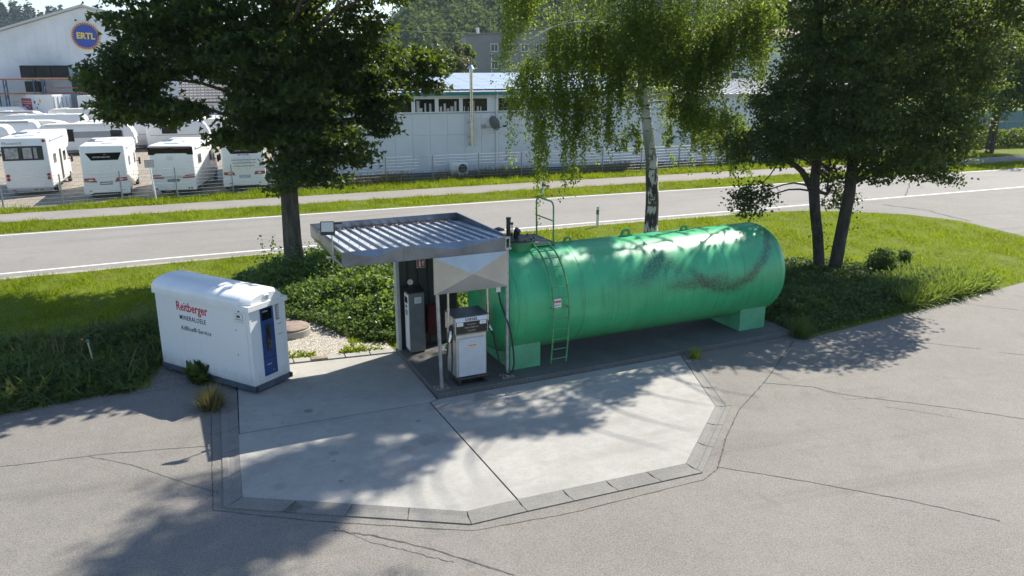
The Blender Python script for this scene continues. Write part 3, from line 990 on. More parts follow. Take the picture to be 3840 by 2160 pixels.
MB(CO).prism([(0.755, 2.43), (0.82, 2.43), (0.8, 2.5), (0.785, 2.46), (0.775, 2.51)], 'y', 3.222, 3.228).build('flame_symbol', PAPER, sg)
MB(CO).lathe([(0.075, 0), (0.075, 0.04), (0.05, 0.06)], (0.42, 3.2, 1.95), 'y', 16).build('wall_lamp', PAPER, cano, True)

# floodlight on its pole at the canopy corner
fl = thing('floodlight', 'square black floodlight on a thin pole at the canopy left edge', 'floodlight', SW(-2.08, 0.62, 3.3), ST_A)
FO = (-2.08, 0.62, 3.3)
MB(FO).tube([(-2.06, 0.62, 3.3), (-2.06, 0.62, 4.22)], 0.016, 8).build('pole', ZINCD, fl)
MB(FO).box(-2.2, -2.0, 0.59, 0.65, 3.42, 3.45).build('clamp', ZINCD, fl)
h_ = MB().box(-0.15, 0.15, -0.03, 0.03, -0.16, 0.13, 0.012).build('lamp_housing', BLACKP, fl, loc=(-0.07, -0.06, 0.8))
h_.rotation_euler = (R(-12), 0, R(-20))
MB().box(-0.125, 0.125, -0.034, -0.029, -0.09, 0.11).build('lamp_glass', mat('lamp_glass', (0.55, 0.55, 0.52), 0.2, var=0.03), h_)
MB().box(-0.2, 0.2, 0.0, 0.03, -0.02, 0.02).build('bracket', BLACKP, fl, loc=(0.05, 0.0, 0.86))

# ------------------------------------------------------------------ diesel pump
PO = (0.92, 0.5, 0.15)
pump = thing('diesel_pump', 'grey metal diesel pump with dark display under the canopy', 'pump', SW(*PO), ST_A)
ALU = mat('pump_aluminium', (0.55, 0.55, 0.53), 0.38, 0.7, 0.1, 4, dirt=0.2, dirtcol=(0.25, 0.24, 0.21), dscale=5)
PANEL = mat('pump_panel', (0.5, 0.53, 0.57), 0.45, 0.2, 0.06, 3, dirt=0.2, dirtcol=(0.3, 0.3, 0.28), dscale=5)
ped = MB(PO).box(0.58, 1.32, 0.2, 0.84, 0.15, 0.19).build('pedestal', BLACKP, pump)
for s in (0.6, 1.24):
    MB(PO).box(s, s + 0.06, 0.22, 0.82, 0.19, 0.32).build('pedestal_leg', BLACKP, ped)
MB(PO).box(0.56, 1.34, 0.2, 0.86, 0.3, 0.345).build('pedestal_frame', mat('worn_black', (0.03, 0.03, 0.03), 0.6, var=0.3, dirt=0.5, dirtcol=(0.2, 0.16, 0.12), dscale=9), ped)
MB(PO).box(0.55, 1.31, 0.24, 0.85, 0.35, 1.4, 0.012).build('housing', ALU, pump)
d_ = MB(PO).box(0.6, 1.27, 0.212, 0.236, 0.37, 1.3, 0.008).build('service_door', PANEL, pump)
MB(PO).lathe([(0.018, 0), (0.018, 0.01)], (0.94, 0.203, 1.22), 'y', 10).build('lock', CHROME, d_)
st = MB(PO).box(0.83, 1.05, 0.207, 0.211, 1.03, 1.17).build('warning_sticker', mat('sticker_cream', (0.62, 0.55, 0.45), 0.7, var=0.06), d_)
for k in range(4):
    MB(PO).prism([(0.85 + 0.05 * k, 1.12), (0.87 + 0.05 * k, 1.1), (0.89 + 0.05 * k, 1.12), (0.87 + 0.05 * k, 1.14)], 'y', 0.203, 0.207).build('hazard_symbol', MAROON, st)
MB(PO).box(0.86, 1.02, 0.2035, 0.207, 1.055, 1.065).build('text_line', GREYINK, st)
head = MB(PO).box(0.52, 1.34, 0.205, 0.87, 1.41, 1.83, 0.014).build('head', ALU, pump)
MB(PO).box(0.5, 1.36, 0.2, 0.88, 1.832, 1.85).build('head_lid', mat('pump_lid', (0.05, 0.055, 0.06), 0.5, 0.2, 0.2, 5), head)
dis = MB(PO).box(0.545, 1.315, 0.197, 0.204, 1.43, 1.71).build('display', BLACKG, head)
band = MB(PO).box(0.545, 1.315, 0.197, 0.204, 1.715, 1.815).build('name_band', mat('pale_blue_band', (0.6, 0.64, 0.7), 0.4, var=0.04), head)
text_mesh('lettering', 'DIESEL', INK, band, frame(Vector((0.93, 0.195, 1.735)) - Vector(PO), (1, 0, 0), (0, 0, 1)), 0.088, 1.25, 0.001, 0.002, 'CENTER')
for a in ((0.56, 0.72, 1.62, 1.705), (1.13, 1.29, 1.62, 1.705)):
    e_ = MB(PO).box(a[0], a[1], 0.1935, 0.1965, a[2], a[3]).build('paper_note', PAPER, dis)
    MB(PO).box(a[0] + .03, a[1] - .03, 0.192, 0.1933, a[2] + .035, a[3] - .04).build('text_line', GREYINK, e_)
SEG = mat('display_digits', (0.45, 0.48, 0.45), 0.5, var=0.05)
for txt, s, z, sz in (('Betrag 00.00', 0.93, 1.635, 0.04), ('Abgabe 00000 Liter', 0.93, 1.56, 0.045), ('Preis 0000', 0.93, 1.48, 0.045)):
    text_mesh('lettering', txt, SEG, dis, frame(Vector((s, 0.195, z)) - Vector(PO), (1, 0, 0), (0, 0, 1)), sz, 1.0, 0.001, 0.0, 'CENTER')
for sx, t in ((0.44, 0.4), (1.45, 0.48)):
    e_ = MB(PO).tube([(sx, t, 1.45), (sx, t, 2.05)], 0.034, 12).build('hose_mast', CHROME, pump, True)
    MB(PO).tube([(sx, t, 2.05), (sx, t, 2.5)], 0.026, 12).build('mast_tube', CHROME, e_, True)
    MB(PO).box(min(sx, 0.52 if sx < 1 else 1.34), max(sx, 0.52 if sx < 1 else 1.34), t - 0.015, t + 0.015, 1.5, 1.53).build('mast_bracket', CHROME, e_)


def catenary(pts, sub=6):
    out = []
    P = [Vector(p) for p in pts]
    for i in range(len(P) - 1):
        p0, p1, p2, p3 = P[max(0, i - 1)], P[i], P[i + 1], P[min(len(P) - 1, i + 2)]
        for k in range(sub):
            t = k / sub
            out.append(0.5 * ((2 * p1) + (p2 - p0) * t + (2 * p0 - 5 * p1 + 4 * p2 - p3) * t * t + (3 * p1 - p0 - 3 * p2 + p3) * t ** 3))
    out.append(P[-1])
    return out


MB(PO).tube(catenary([(1.7, 0.45, 2.5), (1.75, 0.4, 2.0), (1.88, 0.16, 1.4), (1.96, 0.13, 0.8), (1.96, 0.13, 0.42), (1.83, 0.16, 0.26), (1.7, 0.3, 0.45), (1.62, 0.35, 0.85), (1.55, 0.4, 1.25), (1.47, 0.42, 1.4)]), 0.021, 8).build('hose', RUBBER, pump, True)
MB(PO).tube(catenary([(0.44, 0.45, 1.35), (0.36, 0.3, 1.0), (0.24, 0.2, 0.6), (0.26, 0.18, 0.38), (0.4, 0.2, 0.42), (0.47, 0.3, 0.8), (0.49, 0.35, 1.3)]), 0.018, 8).build('hose', RUBBER, pump, True)
nz = MB(PO).tube([(1.4, 0.4, 1.56), (1.42, 0.36, 1.5), (1.48, 0.3, 1.38)], [0.022, 0.04, 0.025], 8).build('nozzle', CHROME, pump, True)
MB(PO).box(1.35, 1.43, 0.32, 0.5, 1.4, 1.62, 0.01).build('nozzle_boot', BLACKP, pump)
nz = MB(PO).tube([(0.46, 0.32, 1.5), (0.44, 0.3, 1.4), (0.4, 0.28, 1.25)], [0.02, 0.035, 0.025], 8).build('nozzle', CHROME, pump, True)
MB(PO).box(0.43, 0.51, 0.32, 0.5, 1.2, 1.6, 0.01).build('nozzle_boot', BLACKP, pump)
MB(PO).tube([(0.32, 0.3, 1.1), (0.36, 0.28, 1.2)], 0.03, 8).build('grip', mat('green_grip', (0.01, 0.16, 0.07), 0.5), pump)

# ------------------------------------------------------------------ card terminal and extinguisher box
kt = thing('card_terminal', 'tall slim grey payment terminal cabinet in front of dark canopy wall', 'terminal', SW(0.42, 2.92, 0.15), ST_A)
KO_ = (0.42, 2.92, 0.15)
MB(KO_).box(0.22, 0.63, 2.74, 3.1, 0.18, 1.78, 0.01).build('cabinet', mat('terminal_grey', (0.2, 0.205, 0.21), 0.5, 0.3, 0.08, 4), kt)
MB(KO_).box(0.24, 0.61, 2.76, 3.08, 0.15, 0.18).build('foot', BLACKP, kt)
MB(KO_).prism([(2.7, 1.782), (3.12, 1.782), (3.12, 1.87), (2.7, 1.81)], 'x', 0.2, 0.65).build('hood', BLACKP, kt)
fp = MB(KO_).box(0.206, 0.22, 2.76, 3.08, 0.25, 1.74).build('front_plate', WHITEC, kt)
MB(KO_).box(0.2, 0.206, 2.82, 3.02, 1.5, 1.66).build('screen', BLACKG, fp)
MB(KO_).box(0.2, 0.206, 2.86, 2.98, 1.38, 1.44).build('card_slot', BLACKP, fp)
MB(KO_).box(0.2, 0.206, 2.82, 3.0, 1.18, 1.32).build('keypad', ZINCD, fp)
nt_ = MB(KO_).box(0.37, 0.55, 2.736, 2.74, 1.5, 1.66).build('paper_note', PAPER, kt)
for k in range(3):
    MB(KO_).box(0.4, 0.52, 2.733, 2.736, 1.54 + 0.035 * k, 1.55 + 0.035 * k).build('text_line', GREYINK, nt_)
ex = thing('extinguisher_cabinet', 'dark red fire extinguisher cabinet on the wall behind the pump', 'cabinet', SW(1.0, 3.16, 0.45), ST_A)
EO = (1.0, 3.16, 0.45)
DKRED = mat('dark_red_paint', (0.11, 0.01, 0.012), 0.5, var=0.2)
MB(EO).box(0.82, 1.18, 3.06, 3.25, 0.5, 1.28, 0.015).build('case', DKRED, ex)
MB(EO).box(0.85, 1.15, 3.045, 3.06, 0.53, 1.25, 0.005).build('door', DKRED, ex)
MB(EO).box(1.1, 1.13, 3.035, 3.045, 0.84, 0.92).build('handle', BLACKP, ex)
MB(EO).box(0.95, 1.05, 3.1, 3.25, 0.45, 0.5).build('bracket', BLACKP, ex)

# ------------------------------------------------------------------ white dosing container
BA = R(60)
box = thing('adblue_container', 'white arched-roof dosing container with blue dispenser door beside the apron', 'container', (-5.945, 16.791, 0.0), BA)
BW, BL = 1.1, 3.27
base = MB().box(-0.02, BW + 0.02, -0.02, BL + 0.02, 0.08, 0.21).build('base_frame', STEELB, box)
for x in (0.06, BW - 0.16):
    for y in (0.06, 1.6, BL - 0.2):
        MB().box(x, x + 0.1, y, y + 0.1, 0.0, 0.08).build('foot', ZINCD, base)
for x in (0.0, BW - 0.02):
    MB().box(x, x + 0.05, -0.045, -0.02, 0.09, 0.2).build('lifting_eye', BLACKP, base)
def splash_mat():
    m, nt, b, out = start('container_white')
    pos = nd(nt, 'ShaderNodeNewGeometry').outputs['Position']
    z = nd(nt, 'ShaderNodeSeparateXYZ', {0: pos}).outputs[2]
    n1 = noise(nt, pos, 6.0, 7, 0.7).outputs['Fac']
    v = nd(nt, 'ShaderNodeVectorMath', {0: pos, 1: (14, 14, 0.7)}, operation='MULTIPLY')
    n2 = noise(nt, v.outputs[0], 1.0, 4, 0.6).outputs['Fac']
    k = mth(nt, 'MULTIPLY', ramp(nt, mth(nt, 'ADD', z, mth(nt, 'MULTIPLY', n1, 0.7)), 0.95, 0.4), 0.5)
    c = mix(nt, k, (0.76, 0.77, 0.77), (0.36, 0.33, 0.28))
    c = mix(nt, mth(nt, 'MULTIPLY', ramp(nt, n2, 0.55, 0.75), 0.16), c, (0.45, 0.45, 0.41))
    nt.links.new(c, b.inputs['Base Color'])
    b.inputs['Roughness'].default_value = 0.38
    return m


CONTW = splash_mat()
body = MB().box(0.015, BW - 0.015, 0.015, BL - 0.015, 0.22, 2.04).build('body', CONTW, box)
for x, y in ((0, 0), (BW - 0.07, 0), (0, BL - 0.07), (BW - 0.07, BL - 0.07)):
    MB().box(x, x + 0.07, y, y + 0.07, 0.215, 2.035, 0.006).build('corner_trim', CONTW, body)
for a in ((0.0, 0.02, 0.07, BL - 0.07), (BW - 0.02, BW, 0.07, BL - 0.07)):
    MB().box(*a, 0.215, 0.28).build('skirting', CONTW, body)
MB().box(0.07, BW - 0.07, 0.0, 0.02, 0.215, 0.3).build('skirting', CONTW, body)
MB().box(0.004, 0.014, 0.12, 0.5, 0.32, 1.98, 0.003).build('side_hatch', CONTW, body)
for z in (0.9, 1.5):
    MB().box(-0.002, 0.004, 0.46, 0.49, z, z + 0.04).build('hinge', ZINCD, body)
prof_ = []
for k in range(15):
    a = math.pi * k / 14
    prof_.append((BW / 2 - (BW / 2 + 0.04) * math.cos(a) * (1.0), 2.15 + 0.27 * math.sin(a) ** 0.8))
roofp = [(-0.04, 2.03), (-0.04, 2.15)] + prof_[1:-1] + [(BW + 0.04, 2.15), (BW + 0.04, 2.03)]
rf = MB().prism([(p[0], p[1]) for p in roofp], 'y', 0.25, BL + 0.05).build('roof', WHITEC, box, True)
# hipped front end of the roof: eave band continues, arch stops short
rb = MB().prism([(-0.04, 2.032), (BW + 0.04, 2.032), (BW + 0.04, 2.152), (-0.04, 2.152)], 'y', -0.05, 0.2495).build('eave_band', WHITEC, rf)
mb = MB()
arch = [(p[0], p[1]) for p in prof_[1:-1]]
n = len(arch)
mb.add([(p[0], 0.2495, p[1]) for p in arch] + [(p[0] * 0.82 + BW / 2 * 0.18, 0.0, 2.152 + (p[1] - 2.152) * 0.75) for p in arch] + [(arch[0][0], 0.2495, 2.152), (arch[-1][0], 0.2495, 2.152), (0.12, 0.0, 2.152), (BW - .12, 0.0, 2.152)],
       [(i, i + 1, n + i + 1, n + i) for i in range(n - 1)] + [tuple(range(2 * n - 1, n - 1, -1)) + (2 * n + 2, 2 * n + 3), (2 * n, 0, n, 2 * n + 2), (n - 1, 2 * n + 1, 2 * n + 3, 2 * n - 1)])
mb.build('roof_nose', WHITEC, rf, True)
vt = MB().box(0.48, 0.62, -0.025, 0.02, 2.18, 2.32, 0.006).build('vent_grille', WHITEC, rf)
for k in range(4):
    MB().box(0.5 + k * 0.028, 0.512 + k * 0.028, -0.03, -0.0255, 2.2, 2.3).build('slat', GREYINK, vt)
dr = MB().box(0.33, 0.72, -0.006, 0.012, 0.36, 2.02, 0.003).build('dispenser_door', BLUEP, box)
dp_ = MB().box(0.36, 0.66, -0.011, -0.0065, 1.72, 1.98).build('display', BLACKG, dr)
text_mesh('lettering', 'AdBlue', PAPER, dp_, frame((0.385, -0.013, 1.91), (1, 0, 0), (0, 0, 1)), 0.055, 1.0, 0.0005)
MB().box(0.44, 0.59, -0.009, -0.0065, 0.95, 1.6, 0.002).build('nozzle_recess', BLACKP, dr)
for x in (0.49, 0.55):
    MB().box(x, x + 0.015, -0.03, -0.0095, 0.98, 1.22).build('nozzle_guide', CHROME, dr)
MB().tube([(0.52, -0.03, 1.5), (0.52, -0.05, 1.4), (0.53, -0.04, 1.28)], 0.025, 8).build('nozzle', RUBBER, dr, True)
MB().box(0.34, 0.71, -0.0085, -0.0065, 0.77, 0.785).build('door_seam', INK, dr)
MB().box(0.42, 0.54, -0.0085, -0.0065, 0.62, 0.635).build('text_line', PAPER, dr)
MB().box(0.55, 0.6, -0.02, -0.0065, 0.45, 0.48).build('handle', CHROME, dr)
pl = MB().box(0.8, 0.9, 0.004, 0.0145, 1.62, 2.0).build('information_plate', GREYINK, box)
for k in range(5):
    MB().box(0.85, 0.89, 0.0, 0.004, 1.68 + 0.06 * k, 1.71 + 0.06 * k).build('text_line', PAPER, pl)
MB().box(0.84, 0.95, 0.008, 0.0145, 1.5, 1.52).build('text_line', GREYINK, pl)
MB().box(0.82, 0.98, 0.008, 0.0145, 1.25, 1.265).build('text_line', GREYINK, pl)
wp = MB().box(-0.006, 0.0035, 0.2, 0.47, 1.73, 1.94).build('warning_plate', mat('plate_grey', (0.5, 0.5, 0.49), 0.6), box)
MB().box(-0.0095, -0.0062, 0.215, 0.455, 1.745, 1.925).build('plate_field', PAPER, wp)
MB().box(-0.013, -0.0098, 0.28, 0.39, 1.85, 1.9).build('camera_symbol', INK, wp)
text_mesh('lettering', 'ACHTUNG', INK, wp, frame((-0.011, 0.335, 1.79), (0, -1, 0), (0, 0, 1)), 0.045, 0.9, 0.0005, 0.0, 'CENTER')
MB().lathe([(0.02, 0), (0.02, 0.012)], (0.0, 0.33, 1.99), 'x', 10).build('bolt', INK, box)
REDTXT = mat('red_lettering', (0.5, 0.015, 0.03), 0.45, var=0.05)
NAVY = mat('navy_lettering', (0.01, 0.014, 0.04), 0.5, var=0.05)
for txt, y, z, size, sx, m_, off_ in (('Reitberger', 2.53, 1.705, 0.315, 0.82, REDTXT, 0.005), ('MINERALOELE', 2.44, 1.475, 0.165, 0.8, NAVY, 0.0012), ('AdBlue®-Service', 2.43, 1.215, 0.155, 0.88, NAVY, 0.0015)):
    text_mesh('lettering', txt, m_, box, frame((0.0125, y, z), (0, -1, 0), (0, 0, 1)), size, sx, 0.0015, off_, 'LEFT', 1.0 if off_ > 0.004 else 1.14)

# manhole ring in the gravel, stake
mhc = thing('manhole_cover', 'rusty round manhole cover on a concrete ring in the gravel', 'manhole', (-6.25, 21.1, 0.0))
MB().lathe([(0.5, 0), (0.5, 0.2), (0.42, 0.22)], (0, 0, 0), 'z', 28).build('concrete_ring', CONC, mhc, True)
MB().lathe([(0.47, 0.222), (0.47, 0.26), (0.44, 0.275)], (0, 0, 0), 'z', 28).build('lid', RUSTM, mhc, True)
q = gp(362, 1405)
stk = thing('marker_stake', 'thin pale wooden stake with teal top in the weeds left of the container', 'stake', q)
MB().tube([(0, 0, 0), (-0.09, 0.0, 0.86)], [0.012, 0.022], 6).build('shaft', WOODP, stk)
MB().box(-0.13, -0.05, -0.04, 0.04, 0.86, 0.91, 0.01).build('cap', mat('teal_cap', (0.02, 0.16, 0.17), 0.4), stk)


def delineator(u, v, label):
    q = gp(u, v)
    o = thing('delineator_post', label, 'marker post', q, R(24), 'roadside marker posts')
    MB().prism([(-0.06, -0.04), (0.06, -0.04), (0.03, 0.06), (-0.03, 0.06)], 'z', 0.0, 1.0).build('post', WHITEC, o)
    mb = MB()
    mb.prism([(-0.062, -0.043), (0.062, -0.043), (0.032, 0.063), (-0.032, 0.063)], 'z', 0.6, 0.82)
    b = mb.build('black_band', INK, o)
    MB().box(-0.025, 0.025, -0.052, -0.044, 0.62, 0.8).build('reflector', mat('reflector', (0.5, 0.35, 0.1), 0.2), b)
    return o


delineator(2239, 851, 'white marker post with black band on the near verge behind the tank')
delineator(2035, 735, 'white marker post under the hanging birch twigs on the far verge')

# ------------------------------------------------------------------ fence along the footway
FM = mat('fence_steel', (0.24, 0.27, 0.29), 0.5, 0.5, 0.1, 5)
FWM = mat('fence_wire', (0.42, 0.45, 0.47), 0.45, 0.5, 0.08, 5)
fpts = [(-29.5, 39.6), (-26.94, 41.0), (-24.5, 42.3), (-21.95, 43.75), (-19.45, 45.2), (-16.7, 46.65), (-13.85, 48.0), (-11.0, 49.4), (-8.16, 50.75), (-5.24, 52.0), (-2.25, 53.1), (0.66, 54.1), (3.6, 55.1), (6.47, 56.1),
        (9.43, 57.25), (12.44, 58.5), (15.48, 59.8), (18.5, 61.0), (21.5, 62.2)]
fence = thing('mesh_fence', 'grey double-wire mesh fence with posts along the far footway', 'fence', (fpts[0][0], fpts[0][1], 0))
FO_ = (fpts[0][0], fpts[0][1], 0)
FH = 1.72
for p in fpts:
    MB(FO_).box(p[0] - 0.03, p[0] + 0.03, p[1] - 0.03, p[1] + 0.03, 0, FH + 0.06).build('post', FM, fence)
for i in range(len(fpts) - 1):
    a, b = Vector((*fpts[i], 0)), Vector((*fpts[i + 1], 0))
    d = (b - a)
    L = d.length
    d.normalize()
    for k in range(9):
        z = 0.1 + k * (FH - 0.1) / 8
        MB(FO_).tube([a + d * 0.03 + Vector((0, 0, z)), b - d * 0.03 + Vector((0, 0, z))], 0.009, 4).build('horizontal_wire', FWM, fence)
    mb = MB(FO_)
    m_ = int(L / 0.1)
    for k in range(1, m_):
        p = a + d * (k * L / m_)
        mb.tube([p + Vector((0, 0, 0.06)), p + Vector((0, 0, FH))], 0.0035, 3, False)
    tag(mb.build('wire_mesh', FWM, fence), kind='stuff')
q = gp(588, 760)
sp_ = thing('notice_sign', 'small framed notice on a white post before the mesh fence', 'sign', q, R(20))
MB().tube([(0, 0, 0), (-0.12, 0, 2.02)], 0.04, 8).build('post', WHITEC, sp_)
bd = MB().box(-0.38, 0.1, -0.05, -0.035, 1.98, 2.4).build('board', GREYINK, sp_)
fl_ = MB().box(-0.34, 0.06, -0.056, -0.051, 2.02, 2.36).build('face', mat('notice_face', (0.55, 0.52, 0.45), 0.6, var=0.05), bd)
for k in range(3):
    MB().box(-0.28, 0.0, -0.061, -0.057, 2.1 + 0.07 * k, 2.12 + 0.07 * k).build('text_line', GREYINK, bd)

# ------------------------------------------------------------------ motorhomes in the front row
WR = R(20)


def wheel(parent, x, y, r=0.34, w=0.22, axis='x'):
    o = MB().lathe([(r * .75, -w / 2), (r, -w / 2 + 0.03), (r, w / 2 - 0.03), (r * .75, w / 2)], (x, y, r), axis, 18).build('wheel', RUBBER, parent, True)
    MB().lathe([(r * .55, -w / 2 - 0.01), (r * .6, w / 2 + 0.01)], (x, y, r), axis, 14).build('rim', ZINCD, o, True)
    return o


def tail_lamp(parent, x0, x1, z0, z1, y, slant):
    sgn = 1 if slant > 0 else -1
    p = [(x0, z0), (x1, z0), (x1, z1), (x0, z1)]
    if slant > 0:      # inner end on the right
        p = [(x0, z0 + .05), (x1, z0), (x1 - 0.12, z1), (x0, z1)]
    else:
        p = [(x0, z0), (x1, z0 + .05), (x1, z1), (x0 + 0.12, z1)]
    o = MB().prism(p, 'y', y - 0.02, y + 0.01).build('tail_lamp', REDL, parent)
    xm = (x0 + x1) / 2
    MB().box(xm - 0.1, xm + 0.1, y - 0.025, y - 0.02, (z0 + z1) / 2 - 0.03, (z0 + z1) / 2 + 0.05).build('lamp_centre', PAPER, o)
    return o


def motorhome(label, loc, rz, L, W, Hh, z0=0.4, alcove=False, seed=0):
    t = thing('motorhome', label, 'motorhome', loc, rz, 'motorhomes parked along the fence')
    w = W / 2
    cabl = 1.5
    body = MB().box(-w, w, 0, L - cabl, z0, Hh, 0.13, 3).build('body', WHITEM, t, True)
    cab = MB().prism([(L - cabl - 0.02, z0), (L - 0.05, z0), (L, z0 + 0.6), (L - 0.35, z0 + 0.9), (L - 0.9, 2.15), (L - cabl - 0.02, 2.3)], 'x', -w + 0.12, w - 0.12, 0.05).build('cab', WHITEM, t, True)
    MB().prism([(L - 0.42, z0 + 0.95), (L - 0.38, z0 + 0.95), (L - 0.86, 2.08), (L - 0.92, 2.08)], 'x', -w + 0.25, w - 0.25).build('windscreen', BLACKG, cab)
    for s in (-1, 1):
        MB().box(s * (w - 0.115) - 0.004, s * (w - 0.115) + 0.004, L - 1.35, L - 0.85, 1.35, 1.95).build('cab_window', BLACKG, cab)
        m_ = MB().box(s * (w + 0.12) - 0.06, s * (w + 0.12) + 0.06, L - 0.95, L - 0.8, 1.3, 1.75, 0.03).build('mirror', BLACKP, cab)
        MB().box(min(s * (w - .1), s * (w + .1)), max(s * (w - .1), s * (w + .1)), L - 0.9, L - 0.86, 1.5, 1.54).build('mirror_arm', BLACKP, m_)
    if alcove:
        MB().prism([(L - cabl - 0.02, 2.25), (L - 0.75, 2.3), (L - 0.25, 2.75), (L - 0.45, Hh), (L - cabl - 0.02, Hh)], 'x', -w, w, 0.08).build('alcove', WHITEM, t, True)
    else:
        MB().prism([(L - cabl - 0.02, 2.2), (L - cabl + 0.75, 2.2), (L - cabl + 0.35, Hh - 0.25), (L - cabl - 0.02, Hh - 0.05)], 'x', -w + 0.02, w - 0.02, 0.06).build('cab_roof', WHITEM, t, True)
    for s in (-1, 1):
        wheel(t, s * (w - 0.16), 1.6)
        wheel(t, s * (w - 0.16), L - 0.85)
    MB().box(-w + 0.2, w - 0.2, 0.1, L - cabl, z0 - 0.1, z0).build('underbody', BLACKP, t)
    # roof fittings
    rr = random.Random(seed)
    for k in range(3):
        y = 0.7 + k * 1.45
        MB().box(-0.35 + rr.uniform(-.3, .3), 0.3 + rr.uniform(-.2, .3), y, y + 0.7, Hh, Hh + 0.09, 0.03).build('roof_hatch', PAPER if k else WHITEM, t)
    MB().box(-w + 0.15, -0.45, 2.4, 3.8, Hh + 0.02, Hh + 0.05).build('solar_panel', mat('pv_small', (0.1, 0.11, 0.14), 0.2, 0.2), t)
    MB().box(w - 0.02, w + 0.09, 0.5, L - cabl - 0.5, Hh - 0.28, Hh - 0.12, 0.03).build('awning_case', WHITEM, t)
    sw = MB().box(w, w + 0.015, 1.0, 1.9, 1.75, 2.35, 0.006).build('side_window', GREYB, t)
    MB().box(w + 0.015, w + 0.02, 1.06, 1.84, 1.81, 2.29).build('pane', WINDM, sw)
    MB().box(w, w + 0.012, 3.0, 3.6, 0.6, 2.45, 0.005).build('door', WHITEM, t)
    MB().box(w, w + 0.012, 4.2, 5.0 if L > 7 else 4.8, 1.6, 2.2, 0.005).build('side_window', BLACKG, t)
    return t


m1 = motorhome('white alcove motorhome with curtained rear window at the left edge', (-28.35, 45.9, 0), WR, 7.2, 2.45, 3.42, 0.42, True, 1)
w = 2.45 / 2
rw = MB().box(-w + 0.05, w - 0.3, -0.03, 0.0, 2.1, 2.92, 0.01).build('rear_window', BLACKP, m1)
MB().box(-w + 0.13, w - 0.38, -0.036, -0.031, 2.18, 2.84).build('pane', WINDM, rw)
for a in ((-w + 0.2, -0.35), (-0.1, 0.35), (0.45, 0.62)):
    MB().box(a[0], a[1], -0.041, -0.037, 2.2, 2.82).build('curtain', mat('curtain', (0.36, 0.34, 0.33), 0.9, var=0.3, scale=6), rw)
text_mesh('lettering', 'PhoeniX', GREYINK, m1, frame((-w + 0.1, -0.012, 3.02), (1, 0, 0), (0, 0, 1)), 0.2, 1.5, 0.004)
MB().lathe([(0.09, 0), (0.09, 0.02)], (w - 0.2, -0.02, 3.2), 'y', 14).build('marker_lamp', REDL, m1)
for z in (1.02, 1.22):
    MB().lathe([(0.1, 0), (0.1, 0.02)], (w - 0.18, -0.02, z), 'y', 14).build('tail_lamp', REDL, m1)
    MB().lathe([(0.1, 0), (0.1, 0.02)], (-w + 0.18, -0.02, z), 'y', 14).build('tail_lamp', REDL, m1)
MB().box(-w + 0.05, w - 0.05, -0.06, 0.05, 0.3, 0.5, 0.02).build('bumper', GREYB, m1)
for x in (-0.9, 0.2, 0.5):
    MB().box(x, x + 0.16, -0.065, -0.06, 0.36, 0.42).build('reflector', REDL, m1)
MB().box(w + 0.014, w + 0.02, 3.0, 3.58, 0.6, 2.45).build('doorway', BLACKP, m1)

m2 = motorhome('white motorhome with black trapezoid rear panel and slanted red lamps', (-23.25, 44.75, 0), WR, 7.0, 2.35, 3.1, 0.42, False, 2)
w = 2.35 / 2
rp = MB().prism([(-w + 0.55, 2.24), (w - 0.42, 2.24), (w - 0.22, 2.66), (-w + 0.28, 2.66)], 'y', -0.012, 0.01).build('rear_panel', BLACKG, m2)
text_mesh('lettering', 'OPTIMA DELUXE', PAPER, rp, frame((-w + 0.62, -0.016, 2.38), (1, 0, 0), (0, 0, 1)), 0.12, 1.0, 0.002)
text_mesh('lettering', 'H', ZINCD, rp, frame((0.05, -0.016, 2.53), (1, 0, 0), (0, 0, 1)), 0.12, 1.0, 0.002)
m4 = motorhome('white motorhome with chrome bicycle rack on the rear beside the maple', (-16.3, 47.75, 0), WR, 7.0, 2.5, 3.1, 0.42, False, 4)
w4 = 1.25
rp = MB().prism([(-w4 + 0.55, 2.3), (w4 - 0.42, 2.3), (w4 - 0.22, 2.72), (-w4 + 0.28, 2.72)], 'y', -0.012, 0.01).build('rear_panel', BLACKG, m4)
text_mesh('lettering', 'OPTIMA ONTOUR', PAPER, rp, frame((-w4 + 0.72, -0.016, 2.44), (1, 0, 0), (0, 0, 1)), 0.11, 1.0, 0.002)
for t, ww in ((m2, w), (m4, w4)):
    tail_lamp(t, -ww + 0.06, -ww + 0.72, 1.0, 1.24, 0.0, 1)
    tail_lamp(t, ww - 0.72, ww - 0.06, 1.0, 1.24, 0.0, -1)
    pl_ = MB().box(-0.32, 0.32, -0.02, 0.0, 0.86, 1.02).build('number_plate', mat('plate_dark', (0.1, 0.11, 0.13), 0.4) if t is m2 else mat('plate_blue', (0.12, 0.22, 0.42), 0.4), t)
    MB().box(-0.26, 0.26, -0.024, -0.02, 0.91, 0.97).build('plate_characters', PAPER, pl_)
    bmp = MB().prism([(-ww - 0.02, 0.34), (-ww + 0.35, 0.34), (-ww + 0.5, 0.44), (ww - 0.5, 0.44), (ww - 0.35, 0.34), (ww + 0.02, 0.34), (ww + 0.02, 0.82), (ww - 0.5, 0.84), (-ww + 0.5, 0.84), (-ww - 0.02, 0.82)], 'y', -0.07, 0.06, 0.02).build('bumper', WHITEM, t)
    for x in (-0.85, 0.85):
        MB().box(x - 0.07, x + 0.07, -0.078, -0.07, 0.5, 0.55).build('reflector', REDL, bmp)
rack = MB().tube([(-0.35, -0.04, 1.5), (-0.35, -0.22, 1.55), (-0.35, -0.22, 2.25), (0.35, -0.22, 2.25), (0.35, -0.22, 1.55), (0.35, -0.04, 1.5)], 0.025, 8).build('bicycle_rack', CHROME, m4, True)
